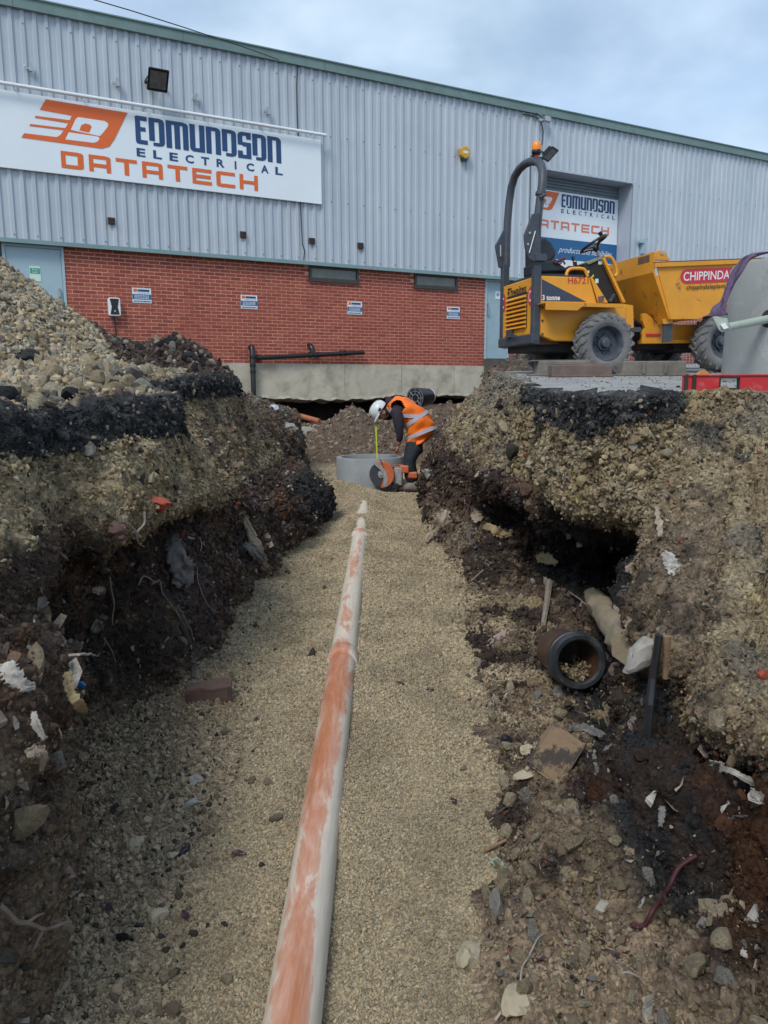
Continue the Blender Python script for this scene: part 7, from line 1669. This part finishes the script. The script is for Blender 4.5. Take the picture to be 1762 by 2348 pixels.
rag('plastic_sheet',[(1592,1735,26),(1610,1735,40),(1628,1745,30)],M_cloth['pink'],'crumpled white packet left of the long white strip','plastic',0.05,23,CG)
rag('plastic_sheet',[(1690,2180,10),(1705,2195,20),(1712,2210,10)],M_cloth['white'],'small white scrap in the bottom right corner','plastic',0.03,24,CG)
rag('cloth_rag',[(1524,1840,14),(1512,1865,18),(1516,1905,10)],M_cloth['grey'],'pale grey curled strip below the tilted stone on the right','rag',0.03,25,CG)
rag('plastic_sheet',[(1500,1530,10),(1560,1540,4)],M_cloth['white'],'tiny pale shred by the black duct','plastic',0.03,26,CG) if False else None
rag('plastic_sheet',[(1308,1672,16),(1345,1678,22),(1385,1685,16),(1415,1690,8)],M_cloth['grey'],'grey crinkled foil strip behind the tilted stone','plastic',0.03,27,CG)
rag('plastic_sheet',[(960,1098,18),(975,1090,26),(995,1085,14)],M_cloth['white'],'white plastic sheet on the floor right of the worker','plastic',0.02,28,CG)
# roots
M_root = mat('root_bark',(0.20,0.155,0.12),0.85,0.3,30,0.4,60); M_rootp = mat('root_pale',(0.36,0.32,0.27),0.8,0.25,30)
def root(pts, r, label, m=M_rootp, lift=0.04, extra=()):
    e = None; g = MB()
    def line(pp, r0):
        q = [hit(a,b,lift)[0] for a,b in pp]; T_ = np.linspace(0,len(q)-1,(len(q)-1)*5+1); c_ = catmull(np.array([list(v) for v in q]),T_); c_ = c_+0.006*np.stack([noise(c_*14+k) for k in range(3)],1)
        g.tube([Vector(v) for v in c_], [r0*(1-0.6*i/len(c_)) for i in range(len(c_))], 6)
    line(pts, r)
    for ex in extra: line(ex, r*0.6)
    return g.build('root', m, None, smooth=True, label=label, cat='root', group='roots hanging from the trench walls')
root([(332,1173),(322,1195),(310,1215),(320,1235),(328,1255)],0.006,'forked pale root left of the large grey rag',extra=[[(310,1215),(295,1205),(280,1195)],[(315,1222),(298,1216)]])
root([(255,1325),(258,1360),(265,1385),(262,1420),(258,1440)],0.006,'wavy pale root in the left hollow',M_root)
root([(320,1346),(332,1326),(350,1328),(364,1336),(370,1358),(392,1385),(408,1410)],0.006,'long arched root beside the large grey rag',M_root)
root([(455,1228),(460,1245),(458,1270)],0.004,'short thin root right of the large grey rag')
root([(450,1300),(455,1340),(470,1385),(490,1408),(500,1404)],0.004,'hair thin looping root on the left wall',M_root)
root([(150,1520),(188,1508),(215,1510),(238,1505)],0.005,'short pale root lying low on the left wall')
root([(240,1460),(250,1490),(256,1525)],0.004,'fine root below the wavy one',M_root)
root([(-10,2075),(30,2100),(60,2118),(85,2131),(115,2130),(150,2124)],0.009,'thick brown root at the bottom left corner',M_root,0.03,extra=[[(85,2131),(80,2160),(70,2180)],[(60,2118),(80,2100),(98,2085)]])
root([(1140,2348),(1175,2310),(1195,2280),(1195,2240),(1205,2195),(1225,2165),(1250,2140)],0.004,'thin branching root across the loose soil at the bottom',M_rootp,0.02,extra=[[(1195,2280),(1180,2262)],[(1175,2310),(1185,2330)]])
root([(1420,2238),(1440,2235),(1460,2245),(1482,2256)],0.003,'short fine root on the loose soil right of the branching one',M_rootp,0.02)
# red and black lines
def line_thing(name,pts,r,m,label,cat,lift=0.04):
    q=[hit(a,b,lift)[0] for a,b in pts]; c_=catmull(np.array([list(v) for v in q]),np.linspace(0,len(q)-1,len(q)*6)); return MB().tube([Vector(v) for v in c_],r,8).build(name,m,None,smooth=True,label=label,cat=cat)
line_thing('red_cable',[(1450,2118),(1480,2120),(1500,2085),(1530,2040),(1555,1990),(1590,1960)],0.008,mat('red_sleeve',(0.055,0.010,0.012),0.7,0.4,20),'dark red cable curling out of the lower right wall','cable',0.04)
_yd=[hp0_.y-0.03 for hp0_ in [hit(a,b,0.02)[0] for a,b in ((1512,1455),(1505,1500),(1496,1560),(1490,1620),(1484,1695))]]; _y0=min(_yd[0],3.9)
q=[P(a,b,y_) for (a,b),y_ in zip(((1512,1455),(1505,1500),(1496,1560),(1490,1620),(1484,1695)),[min(_yd[:3])-0.0,min(_yd[:3]),min(_yd[1:4]),min(_yd[2:]),min(_yd[3:])])]
MB().tube(q,0.024,10,r2=0.6).build('black_duct',mat('duct_black',(0.018,0.018,0.02),0.45,0.3,10,0.4,30),None,smooth=True,label='black plastic duct hanging upright down the right wall',cat='duct')
M_wood=mat('weathered_wood',(0.24,0.20,0.165),0.85,0.3,20,0.6,50); M_woodb=mat('brown_wood',(0.21,0.13,0.075),0.85,0.3,20,0.6,50)
def stick(a,b,Ya,Yb,r0,r1,m,label,sq=True):
    return MB().tube([P(*a,Ya),P((a[0]+b[0])/2+2,(a[1]+b[1])/2,(Ya+Yb)/2),P(*b,Yb)],[r0,(r0+r1)/2,r1],7).build('wood_piece',m,None,label=label,cat='wood',smooth=True)
_ys=min(hit(1528,1458,0)[0].y,hit(1526,1556,0)[0].y)-0.02
stick((1528,1458),(1526,1556),_ys,_ys,0.018,0.012,M_woodb,'brown splintered stick just right of the black duct')
def hp(px,py,l=0.03): return hit(px,py,l)[0]
def stick2(a,b,r0,r1,m,label,l=0.03):
    p0,p1=hp(*a,l),hp(*b,l); return MB().tube([p0,p0.lerp(p1,.5)+Vector((.004,0,.003)),p1],[r0,(r0+r1)/2,r1],7).build('wood_piece',m,None,label=label,cat='wood',smooth=True)
stick2((1262,1345),(1240,1432),0.026,0.018,M_wood,'grey broken stick standing in the right hollow',0.06)
stick2((1125,1292),(1083,1340),0.007,0.005,M_wood,'thin grey twig leaning near the gravel on the right',0.05)
stick2((1305,1365),(1352,1398),0.006,0.004,M_wood,'fine pale twig above the clay pipe socket',0.06)
stick2((1113,1955),(1165,1930),0.008,0.006,M_woodb,'dark brown twig at the right edge of the gravel',0.015)
# flat board flake, stones, bricks
def chunk(name,px,py,dims,rot,m,label,cat,lift=0.02,seed=1,bev=0.012,rough=0.06):
    q=hp(px,py,lift)
    if name not in ('stone_block','old_brick','board_flake'):
        me=stone_mesh(name,seed+60,3,0.20 if rough > 0.05 else 0.10,(1,1,1)); co=np.array([v.co[:] for v in me.vertices]); co=(co+np.stack([fbm(co*3+seed+k*4,3,0.6) for k in range(3)],1)*0.22)*np.array(dims)*0.56
        me.vertices.foreach_set('co',co.ravel()); me.materials.append(m); me.polygons.foreach_set('use_smooth',[True]*len(me.polygons)); me.set_sharp_from_angle(angle=R(28))
        o=bpy.data.objects.new(name,me); col.objects.link(o); o.location=q-Vector((0,0,dims[2]*0.12)); o.rotation_euler=[R(a) for a in rot]; return setp(o,label,cat)
    bm=bmesh.new(); bmesh.ops.create_cube(bm,size=1.0); bmesh.ops.bevel(bm,geom=bm.edges[:],offset=0.05,segments=2,affect='EDGES'); bmesh.ops.triangulate(bm,faces=bm.faces); bmesh.ops.subdivide_edges(bm,edges=bm.edges,cuts=2,use_grid_fill=True)
    co=np.array([v.co[:] for v in bm.verts]); nz=np.stack([fbm(co*2.2+seed+k*5,3) for k in range(3)],1)*rough*2; co=(co+nz)*np.array(dims)
    for v,c in zip(bm.verts,co): v.co=c
    me=bpy.data.meshes.new(name); bm.to_mesh(me); bm.free(); me.materials.append(m); me.polygons.foreach_set('use_smooth',[True]*len(me.polygons)); me.set_sharp_from_angle(angle=R(35))
    o=bpy.data.objects.new(name,me); col.objects.link(o); o.location=q; o.rotation_euler=[R(a) for a in rot]; return setp(o,label,cat)
M_stn=mat('stained_stone',(0.25,0.175,0.105),0.85,0.15,8,0.5,50,dirt=0.95,dirt_col=(0.05,0.042,0.038),dscale=6.5,lo=0.50,hi=0.56)
M_obrick=mat('old_brick',(0.13,0.075,0.06),0.9,0.25,14,0.6,60,dirt=0.6,dirt_col=(0.07,0.055,0.05),dscale=12)
M_pale=mat('pale_stone',(0.38,0.32,0.22),0.9,0.2,10,0.6,40,dirt=0.5,dirt_col=(0.22,0.18,0.13),dscale=9); M_gst=mat('grey_stone',(0.30,0.28,0.25),0.85,0.2,10,0.5,40,dirt=0.6,dirt_col=(0.16,0.14,0.12),dscale=9)
M_shard=mat('black_shard',(0.015,0.014,0.018),0.35,0.3,20); M_rb=mat('red_brick_bit',(0.33,0.07,0.04),0.85,0.25,20,0.5,60)
chunk('stone_block',1284,1738,(0.16,0.075,0.21),(-22,33,-12),M_stn,'tilted brown stone block with a black stain right of the gravel','stone',0.07,3,rough=0.03)
chunk('old_brick',479,1592,(0.235,0.11,0.095),(6,-4,8),M_obrick,'muddy brown brick at the foot of the left wall','brick',0.02,4,rough=0.08)
chunk('board_flake',1150,1466,(0.20,0.07,0.018),(10,-28,6),M_cloth['pink'],'pale pinkish board flake left of the clay pipe socket','board',0.03,5)
chunk('pale_stone',1214,1722,(0.09,0.07,0.075),(20,10,30),M_pale,'square pale stone touching the tilted stone block','stone',0.02,6)
chunk('pale_stone',1205,1780,(0.10,0.05,0.035),(5,-20,10),M_pale,'flat pale stone below the square one','stone',0.02,7)
chunk('grey_stone',1478,1497,(0.17,0.11,0.10),(15,-38,10),M_gst,'pale rounded stone between the socket and the black duct','stone',0.05,8,rough=0.03)
chunk('red_brick_bit',1747,1545,(0.045,0.03,0.05),(0,20,0),M_rb,'bright red brick fragment in the tan face at the right edge','brick',0.015,9)
chunk('red_brick_bit',358,1152,(0.13,0.06,0.07),(10,20,5),M_rb,'red brick lump under the tan layer on the left','brick',0.02,10)
chunk('brown_stone',262,1212,(0.14,0.08,0.10),(10,30,5),M_obrick,'brown flat stone left of the forked root','stone',0.03,11)
chunk('pale_stone',358,2104,(0.072,0.065,0.05),(0,0,20),M_pale,'round pale stone on the gravel at the lower left','stone',0.012,12)
chunk('pale_stone',313,1935,(0.085,0.07,0.05),(0,0,60),M_pale,'lumpy pale stone in the loose soil on the left','stone',0.01,13)
chunk('grey_stone',436,1845,(0.09,0.06,0.05),(0,0,30),M_gst,'grey brown clod where soil meets gravel on the left','stone',0.01,14)
chunk('grey_stone',444,1790,(0.075,0.06,0.05),(0,0,-30),M_gst,'smaller clod just beyond the grey brown one','stone',0.01,15)
chunk('pale_stone',395,1962,(0.06,0.035,0.03),(0,0,15),M_pale,'slim pale stone near the lumpy one','stone',0.01,16)
chunk('black_shard',284,2155,(0.05,0.02,0.045),(20,30,10),M_shard,'shiny black shard on the soil at the lower left','shard',0.015,17,rough=0.12)
chunk('black_shard',420,1955,(0.05,0.03,0.03),(0,-20,40),M_shard,'black lump beside the slim pale stone','shard',0.01,18)
chunk('pale_stone',1082,2190,(0.10,0.08,0.07),(0,0,30),M_pale,'pale knobbly stone at the gravel edge at the bottom right','stone',0.01,19)
chunk('pale_stone',1190,2290,(0.13,0.10,0.07),(0,0,70),M_pale,'largest pale stone at the bottom edge right of the pipe','stone',0.01,20)
chunk('pale_stone',1140,2060,(0.10,0.07,0.06),(0,0,10),M_pale,'pale stone half buried below the mint green scrap','stone',0.0,21)
chunk('grey_stone',1160,1695,(0.06,0.05,0.04),(0,0,10),M_shard,'dark oily lump at the gravel edge left of the tilted block','stone',0.01,22)
chunk('blue_scrap',180,1567,(0.032,0.012,0.028),(10,30,10),mat('bright_blue',(0.02,0.15,0.42),0.5,0.2,20),'small bright blue plastic scrap low on the left wall','scrap',0.03,23,rough=0.2)
for i,(px,py,lb) in enumerate([(1041,1839,'on the gravel right of the pipe'),(918,1568,'beside the collar, left of another'),(986,1583,'near the right gravel edge'),(244,2083,'on the soil at the lower left'),(215,1797,'in the loose soil on the left'),(565,1590,'left of the pipe collar on the gravel'),(430,1945,'between stones on the left'),(1236,2205,'at the bottom right by the root'),(548,1960,'brown one just left of the pipe'),(425,2103,'brown one right of the round pale stone')]):
    q=hp(px,py,0.008); g=MB(); n_=9; vv=[]
    for k in range(n_): a=2*math.pi*k/n_; r_=0.020*(1+0.25*math.cos(2*a)); vv.append(Vector((r_*1.3*math.cos(a),r_*0.8*math.sin(a),0.006*math.sin(3*a)+0.004)))
    vv.append(Vector((0,0,-0.002))); g.add(vv,[(k,(k+1)%n_,n_) for k in range(n_)]); o=g.build('fallen_leaf',mat('leaf_purple',(0.05,0.018,0.03),0.6,0.3) if i==0 else bpy.data.materials['leaf_purple'],None,label='dark fallen leaf '+lb,cat='leaf',group='fallen leaves in the trench'); o.location=q; o.rotation_euler=(rng.uniform(-.3,.3),rng.uniform(-.3,.3),rng.uniform(0,6))
# salt-glazed socket pipe
M_clayp=mat('clay_pipe',(0.085,0.042,0.027),0.45,0.3,8,0.3,30,dirt=0.6,dirt_col=(0.05,0.035,0.03),dscale=6); M_seal=mat('rubber_seal',(0.022,0.026,0.03),0.4,0.25,14,0.3,40,dirt=0.4,dirt_col=(0.12,0.12,0.115),dscale=9)
yv_=min(hp(1328,1575,0).y,hp(1328,1600,0).y+0.05)-0.03; c0=P(1328,1517,yv_); ax=Vector((-0.10,1,-0.16)).normalized(); Mz=ax.to_track_quat('Z','Y').to_matrix().to_4x4(); Mz.translation=c0
e=empty('clay_pipe',c0,0,'broken brown clay pipe with a thick black sealed socket facing the camera','pipe')
wpart(MB().lathe([(0.108,0.0),(0.118,-0.012),(0.137,-0.014),(0.146,-0.002),(0.147,0.03),(0.140,0.055),(0.146,0.06),(0.146,0.085),(0.137,0.10),(0.110,0.10)],'z',40,Mz,close=True),'rubber_seal',M_seal,e,smooth=True)
wpart(MB().lathe([(0.108,0.005),(0.134,0.01),(0.134,0.16),(0.126,0.19),(0.120,0.34),(0.100,0.34),(0.106,0.2)],'z',40,Mz,close=True),'pipe_body',M_clayp,e,smooth=True)
wpart(MB().lathe([(0.0,0.30),(0.125,0.30),(0.125,0.32),(0.0,0.32)],'z',20,Mz),'dark_end_cap',mat('end_cap_shade',(0.05,0.038,0.03),0.95,0.3,20,0.8,30),e)  # added dark disc, stands in for the shade deep inside the pipe
gp=[];
for k in range(0):
    a=rng.uniform(-2.5,-0.6); rr_=0.108*math.sqrt(rng.uniform(0,1)); x_=rr_*math.cos(a)
    pl=Vector((0,0,0)); 
# rubble lying inside the mouth
inv=Mz.to_3x3().transposed(); dn=inv@Vector((0,0,-1)); dn2=Vector((dn.x,dn.y,0)).normalized(); sd=Vector((-dn2.y,dn2.x,0))
gp=[Mz@(dn2*(0.104-0.035*rng.uniform()**1.5-0.10*(u_:=rng.uniform(-.75,.75))**2)+sd*(0.085*u_)+Vector((0,0,rng.uniform(0.0,0.28)))) for k in range(420)]
scatter('pipe_rubble',np.array([list(v) for v in gp]),rng.uniform(.005,.013,420),C(0.28,0.22,0.14)*rng.uniform(.4,1.4,420)[:,None],stones_coll)
# broken concrete post
p0,p1=P(1362,1370,hp(1355,1360,0).y-0.05),P(1445,1485,hp(1445,1490,0).y-0.04)
g=MB(); g.tube([p0.lerp(p1,t_) for t_ in np.linspace(0,1,16)],[0.078+0.006*math.sin(3*t_) for t_ in range(16)],22)
co_=np.array([list(v) for v in g.v]); co_=co_+np.stack([fbm(co_*9+k*5,4,0.65) for k in range(3)],1)*0.05; g.v=[tuple(v) for v in co_]
e=g.build('broken_pipe',mat('gritty_concrete',(0.29,0.235,0.155),0.95,0.2,14,0.9,50,dirt=0.5,dirt_col=(0.12,0.10,0.08),dscale=7),None,smooth=True,label='gritty broken concrete pipe slanting out of the black hollow',cat='pipe')
# bits beneath the building
q0,q1=P(690,954,16.3),P(733,966,16.0); MB().tube([q0,q1],0.055,12).build('orange_pipe',mat('clay_orange',(0.36,0.12,0.06),0.6,0.2,8),None,smooth=True,label='orange pipe stub in the dark gap under the building',cat='pipe')
chunk('concrete_rubble',700,985,(0.55,0.35,0.22),(5,10,20),M_gst,'pale broken concrete slab below the dark gap','rubble',0.02,31)
chunk('concrete_rubble',655,975,(0.35,0.3,0.2),(5,-10,50),M_gst,'small pale rubble left of the broken concrete slab','rubble',0.02,32)
MB().tube([P(999,1012,9.7),P(1012,1006,9.9)],0.042,12).build('pipe_stub',mat('clay_orangeb',(0.30,0.12,0.06),0.6,0.2,8),None,smooth=True,label='tiny clay pipe end poking from the right bank behind the worker',cat='pipe')
chunk('white_stone',625,935,(0.16,0.12,0.10),(5,-10,50),M_whiteB,'white lump of plaster on the left bank crest before the dark gap','rubble',0.03,33,rough=0.12)
chunk('white_stone',472,1012,(0.07,0.06,0.05),(5,-10,50),M_gst,'pale grey lump halfway down the left bank','rubble',0.02,34,rough=0.12)
chunk('tar_lump',60,820,(0.2,0.16,0.15),(0,10,40),M_bould[3],'black tar lump among the rubble at the far left','rubble',0.03,35)
# shreds and splinters scattered through the made ground
def shreds(bank,n,vmin,vmax,name):
    p_,nn_,U,V,c,z=bank_points(bank,n,vmin,vmax); g=MB(); cols_=[('sack',.3),('grey',.25),('dark',.2),('white',.1),('pink',.15)]
    ms=[M_cloth[k] for k,_ in cols_]; pr=np.array([w for _,w in cols_]); pr/=pr.sum()
    for i in range(n):
        L=rng.uniform(0.012,0.05); w=L*rng.uniform(0.15,0.6); Mx=Matrix.Translation(Vector(p_[i])+Vector(nn_[i])*0.006) @ Euler(rng.uniform(-3,3,3)).to_matrix().to_4x4()
        v=[Mx@Vector((-L,-w,0)),Mx@Vector((0,-w*1.2,L*.25)),Mx@Vector((L,-w*.3,0)),Mx@Vector((L*.8,w*.6,-L*.2)),Mx@Vector((0,w,L*.2)),Mx@Vector((-L*.9,w*.5,L*.1))]
        g.add(v,[(0,1,4,5),(1,2,3,4)],int(rng.choice(len(ms),p=pr)))
    g.build(name,ms,None,kind='stuff')
shreds(bankL,420,1.2,5.6,'left_bank_shreds'); shreds(bankR,520,1.0,6.0,'right_bank_shreds')
